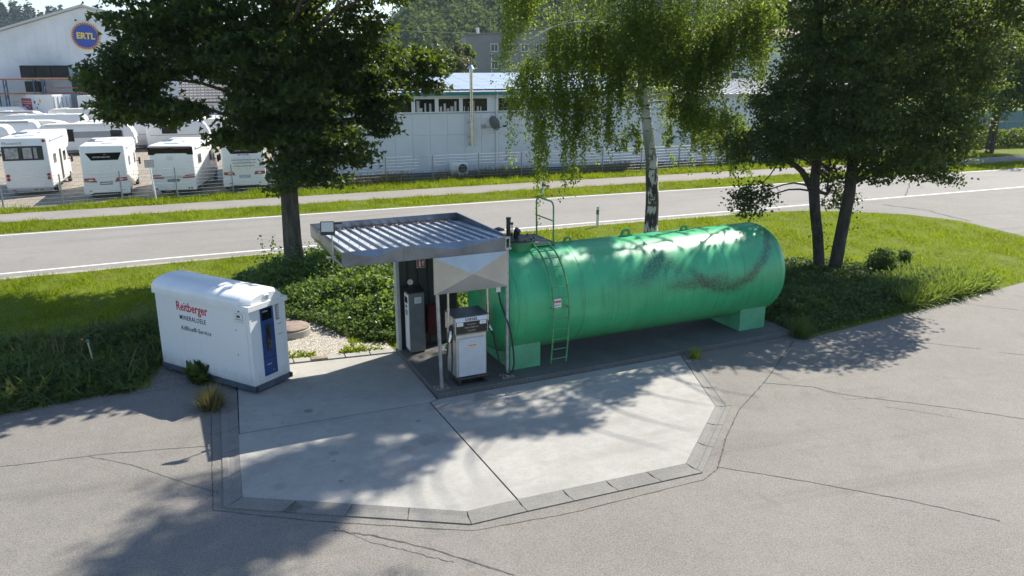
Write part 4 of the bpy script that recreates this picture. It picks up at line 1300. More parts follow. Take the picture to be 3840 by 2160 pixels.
for z, dx in ((1.6, 0.62), (1.78, 0.68), (1.95, 0.7)):
    MB().tube([(-dx, -0.34, z), (dx, -0.34, z)], 0.032, 8).build('wheel_rail', CHROME, rack, True)
for x in (-0.35, 0.35):
    MB().tube([(x, -0.22, 1.4), (x, -0.34, 1.42), (x, -0.34, 2.0)], 0.018, 6).build('support_arm', CHROME, rack, True)
    MB().tube([(x * 0.7, -0.22, 2.2), (x * 0.7, -0.3, 2.4)], 0.018, 6).build('clamp_arm', BLACKP, rack, True)
m3 = motorhome('white motorhome with wide black rear band under the roof edge', (-19.9, 45.95, 0), R(9), 7.0, 2.5, 2.98, 0.42, False, 3)
w = 1.25
rp = MB().prism([(-w + 0.005, 2.42), (-w + 0.3, 2.42), (-w + 0.42, 2.5), (w - 0.42, 2.5), (w - 0.3, 2.42), (w - 0.005, 2.42), (w - 0.02, 2.86), (-w + 0.02, 2.86)], 'y', -0.02, 0.02).build('rear_panel', BLACKG, m3)
for a in ((-w + 0.12, -0.15), (0.1, w - 0.12)):
    MB().box(a[0], a[1], -0.026, -0.02, 2.78, 2.82).build('light_strip', REDL, rp)
text_mesh('lettering', '50', mat('pale_gold', (0.66, 0.66, 0.56), 0.4), m3, frame((-0.28, -0.006, 2.12), (1, 0, 0), (0, 0, 1)), 0.34, 1.1, 0.003, 0.006)
for s in (-1, 1):
    for dz in (0.0, 0.13):
        x0, x1 = (-w + 0.03, -w + 0.72 - dz) if s < 0 else (w - 0.72 + dz, w - 0.03)
        MB().prism([(x0, 1.04 + dz), (x1, 1.04 + dz), (x1, 1.12 + dz), (x0, 1.12 + dz)] if s < 0 else [(x0, 1.04 + dz), (x1, 1.08 + dz), (x1, 1.16 + dz), (x0, 1.12 + dz)], 'y', -0.02, 0.01).build('tail_lamp', REDL, m3)
MB().box(-w + 0.3, w - 0.3, -0.012, 0.0, 1.02, 1.2).build('rear_crease', mat('pale_grey_body', (0.55, 0.56, 0.57), 0.35), m3)
pl_ = MB().box(-0.34, 0.34, -0.02, 0.0, 0.86, 1.0).build('number_plate', BLACKP, m3)
MB().box(-0.28, 0.28, -0.024, -0.02, 0.9, 0.95).build('plate_characters', GREYINK, pl_)
MB().box(-w, w, -0.06, 0.05, 0.36, 0.8, 0.04, 2).build('bumper', WHITEM, m3)
for x in (-0.95, 0.85, 1.0):
    MB().lathe([(0.06, 0), (0.06, 0.01)], (x, -0.075, 0.46), 'y', 10).build('reflector', REDL, m3)


# ------------------------------------------------------------------ caravans further back
def caravan(label, right_end, L, Hh=2.6, W=2.3, m_=None, rz=WR, stripe=False, windows=(), hatches=2, nose=0.9, endwin=False, awn=False, seed=0):
    """long side faces the road; right_end is the ground point below the front right corner of the roof"""
    m_ = m_ or WHITEM
    t = thing('caravan', label, 'caravan', right_end, rz, 'caravans parked in rows')
    z0 = 0.4
    pr = [(-L, z0), (-0.1, z0), (0.25, z0 + 0.45), (0.2, z0 + 1.0), (0.0, z0 + 1.4)]
    for k in range(1, 7):
        a = math.pi / 2 * k / 6
        pr.append((-nose * (1 - math.cos(a)) - 0.0, Hh - 0.8 + 0.8 * math.sin(a)))
    for k in range(0, 6):
        a = math.pi / 2 * (1 - k / 5)
        pr.append((-L + 0.5 * (1 - math.cos(a)), Hh - 0.4 + 0.4 * math.sin(a)))
    b = MB().prism(pr, 'y', 0.0, W, 0.06).build('body', m_, t, True)
    for i, (x0, x1, zz0, zz1) in enumerate(windows):
        o = MB().box(x0, x1, -0.02, 0.0, zz0, zz1, 0.006).build('side_window', BLACKP, t)
        MB().box(x0 + 0.05, x1 - 0.05, -0.026, -0.0205, zz0 + 0.05, zz1 - 0.05).build('pane', BLACKG, o)
    if stripe:
        MB().box(-L + 0.9, -0.75, -0.008, 0.0, 1.45, 1.98).build('side_panel', GREYB, t)
    else:
        MB().box(-L + 0.3, -0.4, -0.006, 0.0, 1.35, 1.4).build('side_trim', GREYB, t)
    rr = random.Random(seed)
    for k in range(hatches):
        x = -L + 1.2 + k * (L - 2.2) / max(1, hatches)
        MB().box(x, x + 0.8, 0.5, 1.3, Hh, Hh + 0.1, 0.04).build('roof_hatch', WHITEC if k % 2 else PAPER, t)
    if awn:
        MB().tube([(-L + 0.5, -0.05, Hh - 0.02), (-0.7, -0.05, Hh - 0.02)], 0.09, 8).build('awning_case', GREYB if awn == 2 else WHITEC, t)
    if endwin:
        for a in ((0.35, 1.0), (1.2, 1.9)):
            MB().prism([(0.1, 1.55), (0.13, 1.55), (-0.02, 2.12), (-0.05, 2.12)], 'y', 0, 1).v
            mb = MB()
            mb.add([(0.17, a[0], 1.5), (0.17, a[1], 1.5), (0.02, a[1], 2.05), (0.02, a[0], 2.05), (0.1, a[0], 1.5), (0.1, a[1], 1.5), (-.05, a[1], 2.05), (-.05, a[0], 2.05)], [(0, 1, 2, 3), (7, 6, 5, 4), (0, 4, 5, 1), (2, 6, 7, 3), (1, 5, 6, 2), (3, 7, 4, 0)])
            mb.build('end_window', mat('tinted_pane', (0.25, 0.3, 0.36), 0.1), t)
    wheel(t, -L * 0.5, 0.16, 0.32, 0.2, 'y')
    wheel(t, -L * 0.5, W - 0.16, 0.32, 0.2, 'y')
    MB().box(-L + 0.4, -0.3, 0.25, W - 0.25, z0 - 0.08, z0).build('underframe', BLACKP, t)
    MB().tube([(-0.1, W / 2, 0.45), (0.95, W / 2, 0.42)], 0.06, 6).build('drawbar', BLACKP, t)
    return t


def cpos(u, v, z=2.6):
    q = gp(u, v, z)
    return (q.x, q.y, 0.0)


caravan('long white caravan with grey side panel and two black windows', cpos(492, 462), 7.2, 2.6, stripe=True, windows=((-5.4, -4.6, 1.15, 2.2), (-1.75, -0.85, 1.5, 2.05)), hatches=3, nose=0.9, awn=1, seed=1)
caravan('white caravan with two tinted end windows behind the long one', cpos(585, 452), 7.0, 2.6, endwin=True, hatches=2, seed=2)
caravan('white caravan with rounded end at the left edge of the yard', cpos(28, 468), 6.0, 2.55, hatches=1, nose=0.7, seed=3)
caravan('white caravan with grey awning tube second in the left rows', cpos(140, 455), 7.0, 2.6, awn=2, hatches=2, nose=0.5, seed=4)
caravan('cream caravan with long sloping nose in the left rows', cpos(258, 449), 8.0, 2.55, m_=CREAM, hatches=2, nose=2.4, seed=5)
caravan('cream white caravan with square end below the lorry trailers', cpos(318, 428), 7.5, 2.6, hatches=3, nose=0.6, seed=6)
caravan('white caravan with dark awning far left below the trailer', cpos(150, 418), 7.5, 2.6, awn=2, hatches=2, nose=0.9, seed=7)
caravan('white caravan roof just below the left trailer banner', cpos(92, 400), 7.0, 2.6, hatches=1, nose=0.8, seed=8)
caravan('tan white caravan with roof dome under the right trailer', cpos(415, 410), 6.5, 2.7, m_=CREAM, hatches=2, nose=0.6, seed=9)
caravan('white caravan with blue side stripe and open tow bar in the centre', cpos(775, 452), 5.2, 2.6, windows=((-3.9, -2.6, 1.5, 2.2),), hatches=1, seed=10)
caravan('pale caravan with grey bellows behind the maple branches', cpos(905, 440), 5.5, 2.6, windows=((-3.2, -1.6, 1.5, 2.2),), hatches=1, seed=12)
vn = motorhome('white camper van with tall red tail lamp and bicycles in the yard middle', cpos(648, 446), R(-52), 6.2, 2.2, 2.7, 0.35, False, 21)
MB().box(0.93, 1.09, -0.02, 0.0, 0.8, 1.75, 0.01).build('tail_lamp', REDL, vn)
MB().box(-1.09, -0.93, -0.02, 0.0, 0.8, 1.75, 0.01).build('tail_lamp', REDL, vn)
bk = MB().tube([(-0.6, -0.25, 1.5), (-0.2, -0.25, 1.9), (0.3, -0.25, 1.9), (0.6, -0.25, 1.5), (0.0, -0.25, 1.45), (-0.2, -0.25, 1.9)], 0.03, 6).build('bicycle', ZINCD, vn)
for x in (-0.6, 0.6):
    pts = [(x + 0.33 * math.cos(a), -0.25, 1.45 + 0.33 * math.sin(a)) for a in [k * math.pi / 7 for k in range(15)]]
    MB().tube(pts, 0.02, 5).build('bicycle_wheel', RUBBER, bk)


# ------------------------------------------------------------------ lorry trailers with banners
def trailer(label, corner, rz, L, W, z0, z1, n_red):
    t = thing('box_trailer', label, 'trailer', corner, rz, 'box trailers by the hall')
    MB().box(-L, 0, 0, W, z0, z1, 0.04).build('box_body', WHITEM, t)
    fr = MB().box(0.0, 0.05, 0.05, W - 0.05, z0, z1 - 0.06).build('rear_door', WHITEM, t)
    for k in range(5):
        MB().box(0.05, 0.1, 0.2 + k * (W - 0.4) / 4 - 0.03, 0.2 + k * (W - 0.4) / 4 + 0.03, z0 + 0.1, z1 - 0.25).build('locking_bar', GREYB, fr)
    bx = -L * n_red
    bn = MB().box(bx - 2.1, bx, -0.03, 0.0, z1 - 2.55, z1 - 0.5).build('red_banner', mat('banner_red', (0.45, 0.05, 0.07), 0.5), t)
    text_mesh('lettering', 'WIR KÖNNEN MEHR', PAPER, bn, frame((bx - 1.05, -0.035, z1 - 0.95), (1, 0, 0), (0, 0, 1)), 0.2, 0.95, 0.002, 0.004, 'CENTER')
    text_mesh('lettering', 'DAS ENTSCHEIDENDE', PAPER, bn, frame((bx - 1.05, -0.035, z1 - 1.2), (1, 0, 0), (0, 0, 1)), 0.18, 0.95, 0.002, 0.004, 'CENTER')
    rd = MB().lathe([(0.62, 0), (0.62, 0.02)], (bx - 1.05, -0.055, z1 - 2.0), 'y', 24).build('roundel', PAPER, bn)
    MB().lathe([(0.54, 0), (0.54, 0.02)], (bx - 1.05, -0.08, z1 - 2.0), 'y', 24).build('roundel_face', SIGNBL, bn)
    text_mesh('lettering', 'ERTL', YELLOW, bn, frame((bx - 1.05, -0.085, z1 - 2.1), (1, 0, 0), (0, 0, 1)), 0.36, 1.0, 0.002, 0.012, 'CENTER')
    for k in range(6):
        MB().box(bx - 2.05 + 0.12 * k + (1.28 if k > 2 else 0), bx - 2.0 + 0.12 * k + (1.28 if k > 2 else 0), -0.035, -0.0305, z1 - 2.5, z1 - 1.95).build('banner_stripe', PAPER, bn)
    text_mesh('lettering', 'Die Gewinner', mat('faded_print', (0.5, 0.42, 0.4), 0.6), t, frame((bx - 3.9, -0.004, z1 - 1.1), (1, 0, 0.06), (-0.06, 0, 1)), 0.34, 0.85, 0.002)
    text_mesh('lettering', 'des Lebens', mat('faded_print', (0.5, 0.42, 0.4), 0.6), t, frame((bx - 3.8, -0.004, z1 - 1.5), (1, 0, 0.06), (-0.06, 0, 1)), 0.34, 0.85, 0.002)
    for x, z, r, m_ in ((0.6, 0.95, 0.2, MAROON), (1.75, 0.8, 0.26, YELLOW), (1.35, 1.2, 0.13, SIGNBL), (1.0, 1.65, 0.12, SIGNBL)):
        if bx + x < -0.4:
            MB().lathe([(r, 0), (r, 0.006)], (bx + x, -0.008, z1 - z), 'y', 14).build('balloon_print', m_, t)
    MB().box(bx + 0.3, min(-0.3, bx + 2.0), -0.006, 0.0, z1 - 2.45, z1 - 2.4).build('text_line', GREYINK, t)
    MB().box(-L + 0.5, -0.3, 0.3, W - 0.3, z0 - 0.25, z0).build('chassis', BLACKP, t)
    for x in (-1.2, -2.3):
        wheel(t, x, 0.2, 0.48, 0.3, 'y')
        wheel(t, x, W - 0.2, 0.48, 0.3, 'y')
    return t


trailer('white box trailer with red banner and balloons, left of the two trailers', (-57.2, 99.9, 0), R(-28), 12.0, 2.5, 1.1, 4.0, 0.36)
trailer('white box trailer with red banner half hidden by maple leaves', (-46.6, 96.5, 0), R(-28), 9.0, 2.5, 1.1, 3.9, 0.36)

# ------------------------------------------------------------------ big gabled hall with round sign
HA = R(14)
hx = thing('gabled_hall', 'large white gabled hall with a round yellow and blue sign', 'hall', (-55.2, 106.5, 0), HA)
hw, he, hr, hd = 24.0, 7.3, 14.75, 40.0
HALLM = mat('hall_cladding', (0.68, 0.7, 0.72), 0.5, 0.0, 0.05, 0.3, dirt=0.15, dscale=0.5)
wl = MB().prism([(-hw, 0), (hw, 0), (hw, he), (0, hr), (-hw, he)], 'y', 0.0, 0.3).build('gable_wall', HALLM, hx)
for k in range(40):
    x = -hw + 0.02 + k * 1.2
    z1_ = hr - abs(x + 0.59) * (hr - he) / hw - 0.35
    MB().box(x, x + 1.192, -0.03, 0.0, 0.05, z1_ - 0.2).build('wall_panel', HALLM, wl)
for s in (-1, 1):
    mb = MB()
    mb.add([(0, -0.5, hr + 0.05), (s * (hw + 0.5), -0.5, he - 0.1), (s * (hw + 0.5), hd, he - 0.1), (0, hd, hr + 0.05), (0, -0.5, hr + 0.35), (s * (hw + 0.5), -0.5, he + 0.2), (s * (hw + 0.5), hd, he + 0.2), (0, hd, hr + 0.35)],
           [(0, 1, 2, 3), (4, 5, 6, 7), (0, 4, 5, 1), (1, 5, 6, 2), (2, 6, 7, 3)])
    mb.build('roof_plane', mat('hall_roof', (0.5, 0.51, 0.52), 0.5, 0.2, 0.05, 0.5), hx)
    MB().box(s * hw - 0.15, s * hw + 0.15, 0.3, hd, 0, he).build('side_wall', HALLM, hx)
MB().box(0.9, 9.0, 3, hd, hr - 0.3, hr + 0.0).v
for k in range(5):
    mb = MB()
    xa, xb = 1.0 + k * 2.6, 3.4 + k * 2.6
    za, zb = hr - xa * (hr - he) / hw + 0.45, hr - xb * (hr - he) / hw + 0.45
    mb.add([(xa, 0.2, za), (xb, 0.2, zb), (xb, 18, zb), (xa, 18, za), (xa, 0.2, za - .06), (xb, 0.2, zb - .06), (xb, 18, zb - .06), (xa, 18, za - .06)], [(0, 1, 2, 3), (0, 4, 5, 1), (1, 5, 6, 2), (3, 7, 4, 0)])
    mb.build('solar_row', mat('pv_hall', (0.12, 0.14, 0.2), 0.12, 0.1), hx)
sgn = MB().lathe([(1.72, 0), (1.72, 0.12)], (-0.1, -0.18, 11.2), 'y', 40).build('round_sign', YELLOW, hx)
MB().lathe([(1.62, 0), (1.62, 0.02)], (-0.1, -0.205, 11.2), 'y', 40).build('sign_ring', MAROON, sgn)
MB().lathe([(1.4, 0), (1.4, 0.02)], (-0.1, -0.23, 11.2), 'y', 40).build('sign_face', SIGNBL, sgn)
for k in range(36):
    a = 2 * math.pi * k / 36
    MB().lathe([(0.055, 0), (0.055, 0.02)], (-0.1 + 1.51 * math.cos(a), -0.23, 11.2 + 1.51 * math.sin(a)), 'y', 6).build('ring_dot', PAPER, sgn)
for (ox, oz, m_, y_) in ((0.05, -0.05, INK, -0.236), (0, 0, YELLOW, -0.245)):
    text_mesh('lettering', 'ERTL', m_, sgn, frame((-0.1 + ox, y_, 10.86 + oz), (1, 0, -0.06), (0.06, 0, 1)), 1.05, 0.95, 0.004, 0.04, 'CENTER')
for x in (-0.9, 0.5):
    e_ = MB().tube([(x, -0.1, 13.2), (x, -0.6, 13.1)], 0.04, 5).build('sign_lamp', BLACKP, hx)
    MB().box(x - 0.1, x + 0.1, -0.75, -0.55, 13.0, 13.2).build('lamp_head', BLACKP, e_)

# pallet racking in front of the hall, wrapped crates on it
rk = thing('pallet_rack', 'blue and orange pallet racking along the hall wall', 'rack', (-56.9, 106, 0), HA)
for x in (-13, -9.0, -8.0, -4.6, -3.6, 0.6, 1.6, 5.6, 6.6, 10.5):
    for y in (-2.4, -1.4):
        MB().box(x - 0.06, x + 0.06, y - 0.06, y + 0.06, 0, 5.9).build('upright', RACKB, rk)
    for z in (1.2, 3.2, 4.6):
        MB().tube([(x, -2.4, z), (x, -1.4, z + 0.9)], 0.04, 4).build('brace', RACKB, rk)
for z in (2.0, 4.0, 5.75):
    MB().box(-13.5, 11, -2.46, -2.36, z, z + 0.16).build('beam', RACKO, rk)
    MB().box(-13.5, 11, -1.45, -1.35, z, z + 0.16).build('beam', RACKO, rk)
    MB().box(-13.5, 11, -2.36, -1.45, z + 0.06, z + 0.12).build('shelf_deck', ZINCD, rk)
MB().box(-3.4, 0.5, -2.46, -2.36, 4.7, 4.85).build('beam', RACKO, rk)
for k, (x, z, wd, lab) in enumerate(((-5.9, 5.91, 1.7, 'dark wrapped crate on the rack top, left of three'), (-4.15, 5.91, 1.75, 'dark wrapped crate on the rack top, middle of three'),
                                     (-2.35, 5.91, 1.8, 'dark wrapped crate on the rack top, right of three'), (-5.6, 4.16, 1.6, 'dark wrapped crate on the rack shelf below the top row, left one'), (-0.2, 4.16, 1.8, 'dark wrapped crate on the rack shelf right of the orange beam'))):
    cr = thing('wrapped_crate', lab, 'crate', (Matrix.Translation((-56.9, 106, 0)) @ Matrix.Rotation(HA, 4, 'Z')) @ Vector((x + wd / 2, -1.9, z)), HA, 'wrapped crates on the racking')
    MB().box(-wd / 2, wd / 2, -0.55, 0.55, 0.12, 1.42 if z < 5 else 1.62, 0.07, 2).build('wrapping', CRATEM, cr)
    MB().box(-wd / 2, wd / 2, -0.5, 0.5, 0.0, 0.12).build('pallet', WOODP, cr)

# ------------------------------------------------------------------ long white workshop
WO = Vector((-10.51, 52.25, 0)) + Vector((math.cos(WR), math.sin(WR), 0)) * 0.0
WD = Vector((math.cos(WR), math.sin(WR), 0))
WN = Vector((math.sin(WR), -math.cos(WR), 0))


def on_wall(u, v, back=0.0):
    d = Vector(ray(u, v))
    o = WO - WN * back
    k = (o.x * WN.x + o.y * WN.y) / (d.x * WN.x + d.y * WN.y)
    p = Vector((d.x * k, d.y * k, CAM_H + d.z * k))
    return (p - o).dot(WD), p.z


ws = thing('workshop_hall', 'long white workshop with ribbon windows and solar roof across the road', 'building', WO, WR)
WSM = mat('workshop_cladding', (0.62, 0.65, 0.69), 0.5, 0, 0.04, 0.6, dirt=0.12, dirtcol=(0.4, 0.38, 0.34), dscale=0.9)
sL, sR = -4.5, 23.6
cw = MB().box(sL, sR, 0.06, 0.3, 0, 5.5).build('wall', WSM, ws)
k = sL
while k < sR - 0.2:
    e = min(k + 1.22, sR)
    MB().box(k + 0.006, e - 0.006, 0.0, 0.06, 0.35, 2.86).build('wall_panel', WSM, cw)
    MB().box(k + 0.006, e - 0.006, 0.0, 0.06, 2.875, 4.28).build('wall_panel', WSM, cw)
    k += 1.22
MB().box(sL, sR, -0.01, 0.06, 0.0, 0.33).build('base_band', mat('dark_plinth', (0.08, 0.085, 0.09), 0.8), cw)
MB().box(sL, sR, -0.015, 0.06, 4.285, 4.34).build('sill_band', mat('sill_grey', (0.35, 0.36, 0.38), 0.5), cw)
MB().box(sL, sR, 0.0, 0.06, 5.36, 5.48).build('head_band', WSM, cw)
wins = [(1330, 1420), (1430, 1546), (1553, 1634), (1641, 1725), (1732, 1830), (1866, 1965), (1975, 2060), (2070, 2140), (2150, 2225)]
prev = sL
inner = mat('stored_boards', (0.42, 0.42, 0.4), 0.7, var=0.2, scale=2)
edges = []
for i, (a, b) in enumerate(wins):
    s0, s1 = on_wall(a, 390)[0], on_wall(b, 390)[0]
    edges.append((s0, s1))
    wnd = MB().box(s0, s1, -0.004, 0.02, 4.36, 4.42).build('window', WHITEC, ws)
    for bx_ in ((s0, s1, 5.27, 5.33), (s0, s0 + 0.06, 4.42, 5.27), (s1 - 0.06, s1, 4.42, 5.27)):
        MB().box(bx_[0], bx_[1], -0.004, 0.02, bx_[2], bx_[3]).build('frame', WHITEC, wnd)
    MB().box(s0 + 0.06, s1 - 0.06, 0.025, 0.035, 4.42, 5.27).build('pane', BLACKG, wnd)
    rr = random.Random(i)
    if i in (2, 3, 4):
        x = s0 + 0.15
        while x < s1 - 0.35:
            h = rr.uniform(0.2, 0.75)
            MB().box(x, x + rr.uniform(0.06, 0.22), 0.012, 0.022, 4.43, 4.43 + h).build('stored_board', inner, wnd)
            x += rr.uniform(0.2, 0.4)
edges = [(sL, sL)] + edges + [(sR, sR)]
for (a0, a1), (b0, b1) in zip(edges[:-1], edges[1:]):
    if b0 - a1 > 0.01:
        MB().box(a1, b0, 0.0, 0.06, 4.345, 5.355).build('pier', WSM, cw)
gt = MB().box(sL - 0.2, sR, -0.32, 0.0, 5.5, 5.72, 0.03).build('gutter', TEAL, ws)
mb = MB()
mb.add([(sL - 0.2, -0.3, 5.74), (sR, -0.3, 5.74), (sR, 11.8, 6.8), (sL - 0.2, 11.8, 6.8), (sL - 0.2, -0.3, 5.6), (sR, -0.3, 5.6), (sR, 11.8, 6.6), (sL - 0.2, 11.8, 6.6)], [(0, 1, 2, 3), (0, 4, 5, 1), (1, 5, 6, 2), (2, 6, 7, 3), (3, 7, 4, 0), (7, 6, 5, 4)])
wroof = mb.build('roof', mat('workshop_roof', (0.45, 0.46, 0.47), 0.5, 0.2, 0.05, 1), ws)
MB().box(sL, sL + 0.2, 0.3, 11.6, 0, 5.5).build('end_wall', WSM, ws)
MB().box(sR - 0.2, sR, 0.3, 11.6, 0, 5.5).build('end_wall', WSM, ws)
PV = mat('pv_cells', (0.3, 0.34, 0.42), 0.3, 0.0, 0.05, 0.8, spec=0.8)
src = None
ta = math.atan2(1.06, 12.1)
for r_ in range(5):
    for c_ in range(16):
        loc = (sL + 0.3 + c_ * 1.7, 0.2 + r_ * 2.25, 5.86 + (0.2 + r_ * 2.25) * math.tan(ta))
        if src is None:
            src = MB().box(0, 1.66, 0, 2.2, -0.02, 0.02).build('solar_panel', PV, wroof)
            src.location = loc
            src.rotation_euler = (ta, 0, 0)
        else:
            share(src, wroof, loc, (ta, 0, 0))
# rainwater pipes
s, z = on_wall(1861, 400)
MB().tube([(s, -0.3, 5.6), (s, -0.12, 5.3), (s, -0.08, 5.2), (s, -0.08, 0.1)], 0.06, 8).build('downpipe', WHITEC, ws, True)
# annex on the right
an = thing('workshop_annex', 'pale workshop annex with grey roof right of the long hall', 'building', WO + WD * 23.65, WR)
MB().box(0, 22, 0.5, 9, 0, 5.3).build('wall', WSM, an)
mb = MB()
mb.add([(-0.02, 0.2, 5.35), (22.2, 0.2, 5.35), (22.2, 9.5, 6.3), (-0.02, 9.5, 6.3), (-0.02, 0.2, 5.25), (22.2, 0.2, 5.25), (22.2, 9.5, 6.2), (-0.02, 9.5, 6.2)], [(0, 1, 2, 3), (0, 4, 5, 1), (1, 5, 6, 2), (2, 6, 7, 3), (3, 7, 4, 0), (7, 6, 5, 4)])
mb = mb.build('roof', mat('annex_roof', (0.48, 0.48, 0.47), 0.6, 0.1, 0.1, 1), an)
for k in range(36):
    e_ = MB().box(0, 0.1, 0, 9.1, 0, 0.06)
    o = e_.build('roof_rib', ZINCD, mb, loc=(0.1 + k * 0.6, 0.25, 5.36))
    o.rotation_euler.x = math.atan2(0.95, 9.3)
MB().tube([(-0.05, 0.3, 5.3), (-0.05, 0.3, 0.0)], 0.08, 8).build('downpipe', GREYB, an)
MB().box(0, 22, 0.1, 0.22, 5.18, 5.34).build('gutter', ZINCD, an)
for x in (3.6, 9.0):
    wnd = MB().box(x, x + 2.6, 0.44, 0.5, 1.9, 3.4).build('window', WHITEC, an)
    for a in (0.08, 1.34):
        MB().box(x + a, x + a + 1.18, 0.43, 0.439, 1.98, 3.32).build('pane', WINDM, wnd)
MB().box(0, 22, 0.47, 0.5, 0, 0.3).build('base_band', GREYB, an)
# flue, dish, heat pump
s, z = on_wall(1765, 540)
fp_ = WO + WD * s + WN * 0.3
flu = thing('flue_pipe', 'tall stainless flue pipe on the workshop wall', 'flue', (fp_.x, fp_.y, z - 0.1), WR)
MB().tube([(0, 0.25, 0.1), (0, 0, 0.1), (0, 0, 0.3), (0, 0, 7.5 - z)], 0.12, 12).build('pipe', CHROME, flu, True)
MB().lathe([(0.28, 0), (0.1, 0.28)], (0, 0, 7.3 - z), 'z', 12).build('rain_cone', mat('cone_blue', (0.4, 0.5, 0.62), 0.3, 0.6), flu, True)
MB().lathe([(0.09, 0), (0.09, 0.55)], (0, 0, 7.55 - z), 'z', 10).build('tip', RUSTM, flu, True)
for zz in (0.6, 1.6, 2.9):
    MB().box(-0.16, 0.16, -0.02, 0.28, zz, zz + 0.05).build('wall_bracket', GREYB, flu)
s, z = on_wall(1825, 475)
dp = WO + WD * s + WN * 0.0
ds = thing('satellite_dish', 'grey satellite dish on the workshop wall beside the flue', 'satellite dish', (dp.x, dp.y, z), WR)
MB().tube([(-0.1, 0.0, 0), (-0.1, -0.35, 0.0), (0.2, -0.4, 0.0)], 0.05, 6).build('wall_arm', GREYB, ds)
e_ = MB().lathe([(0.02, 0.0), (0.3, 0.05), (0.5, 0.14), (0.52, 0.15), (0.3, 0.07), (0.02, 0.03)], (0, 0, 0), 'z', 20).build('dish', mat('dish_grey', (0.13, 0.14, 0.15), 0.5), ds, True)
e_.location = (0.32, -0.45, 0.22)
e_.rotation_euler = (R(-25), R(72), 0)
MB().tube([(0.3, -0.45, -0.25), (0.7, -0.62, -0.05), (1.0, -0.75, 0.05)], 0.03, 6).build('feed_arm', GREYB, ds)
MB().box(0.95, 1.2, -0.82, -0.68, 0.0, 0.14, 0.02).build('receiver', BLACKP, ds)
MB().box(-0.4, -0.1, -0.06, 0.0, -0.12, 0.16).build('wall_plate', GREYB, ds)
s, z = on_wall(1690, 655)
hp = WO + WD * s + WN * 0.7
ac = thing('heat_pump', 'white air conditioning unit with round fan at the workshop foot', 'heat pump', (hp.x, hp.y, 0), WR)
MB().box(-0.2, 1.0, -0.2, 0.3, 0.2, 1.05, 0.02).build('casing', WHITEC, ac)
MB().lathe([(0.32, 0), (0.32, 0.02)], (0.62, -0.225, 0.62), 'y', 20).build('fan', BLACKP, ac)
for x in (-0.1, 0.85):
    MB().box(x, x + 0.06, -0.15, 0.25, 0, 0.2).build('foot', BLACKP, ac)

# ------------------------------------------------------------------ far buildings
gb_ = at(1750, 300, 146)
gy = thing('grey_building', 'grey block with white-framed windows behind the workshop', 'building', (gb_.x, 146, 0), R(8))
GL = 24
gw = MB().prism([(0, 0), (GL, 0), (GL, 14.6), (0, 12.7)], 'y', 0.0, 12).build('wall', GREYW, gy)
MB().prism([(-0.2, 12.72), (GL + .2, 14.62), (GL + .2, 14.8), (-0.2, 12.9)], 'y', -0.3, 12.3).build('roof', mat('flat_roof', (0.2, 0.2, 0.2), 0.8), gy)
MB().lathe([(0.25, 0), (0.25, 1.3)], (2.4, 3, 12.9), 'z', 8).build('chimney', PALEW, gy)
MB().tube([(4.55, -0.08, 9.6), (4.55, -0.08, 0)], 0.08, 6).build('downpipe', WHITEC, gy)
for r_ in range(3):
    for c_ in range(7):
        x, z = 4.4 + c_ * 2.75 - 0.0, 10.0 - 2.95 * r_
        wd = MB().box(x, x + 1.35, -0.06, 0.0, z, z + 1.35).build('window', WHITEC, gy)
        for a in (0.09, 0.71):
            MB().box(x + a, x + a + 0.55, -0.075, -0.061, z + 0.09, z + 1.26).build('pane', WINDM, wd)
hp_ = at(2600, 280, 112)
h2 = thing('pale_house', 'pale rendered house with low brown roof seen between birch and lime', 'house', (hp_.x, 112, 0), R(6))
MB().box(0, 16, 0, 9, 0, 11.5).build('wall', PALEW, h2)
MB().prism([(-0.6, 11.4), (9.6, 11.4), (4.5, 12.6)], 'x', -0.5, 16.5).build('roof', mat('brown_roof', (0.2, 0.13, 0.11), 0.8, var=0.15), h2)
for r_ in range(2):
    for c_ in range(4):
        x, z = 1.5 + c_ * 3.8, 8.2 - 3.0 * r_
        wd = MB().box(x, x + 1.3, -0.06, 0.0, z, z + 1.5).build('window', WHITEC, h2)
        MB().box(x + 0.1, x + 1.2, -0.075, -0.061, z + 0.1, z + 1.4).build('pane', WINDM, wd)


def tiled(name, c1, c2):
    m, nt, b, out = start(name)
    pos = nd(nt, 'ShaderNodeTexCoord').outputs['Object']
    w_ = nd(nt, 'ShaderNodeTexBrick', {'Vector': pos, 'Color1': c4(c1), 'Color2': c4(c2), 'Mortar': c4(tuple(x * .3 for x in c1)), 'Scale': 1.0, 'Mortar Size': 0.05, 'Brick Width': 0.35, 'Row Height': 0.4})
    nt.links.new(w_.outputs['Color'], b.inputs['Base Color'])
    b.inputs['Roughness'].default_value = 0.6
    return m


q = at(690, 380, 78)
h3 = thing('tiled_house', 'small white house with grey tiled roof behind the maple', 'house', (q.x, 78, 0), WR)
MB().box(0, 7.5, 0.6, 6.5, 0, 4.1).build('wall', PALEW, h3)
rf3 = MB()
rf3.prism([(-0.1, 3.95), (7.2, 3.95), (3.55, 5.9)], 'x', -0.4, 5.6)
rf3 = rf3.build('roof', tiled('grey_tiles', (0.2, 0.195, 0.19), (0.13, 0.13, 0.13)), h3)
for k in range(7):
    y = 0.0 + k * 0.5
    z = 3.99 + (y + 0.1) * (1.95 / 3.65)
    o = MB().box(-0.42, 5.62, 0, 0.52, 0, 0.05).build('tile_course', tiled('grey_tiles_course', (0.24, 0.235, 0.23), (0.14, 0.14, 0.14)), rf3, loc=(0, y - 0.08, z))
    o.rotation_euler.x = math.atan2(1.95, 3.65) - 0.05
MB().box(1.0, 1.6, 3.3, 3.9, 5.2, 6.5).build('chimney', PALEW, h3)
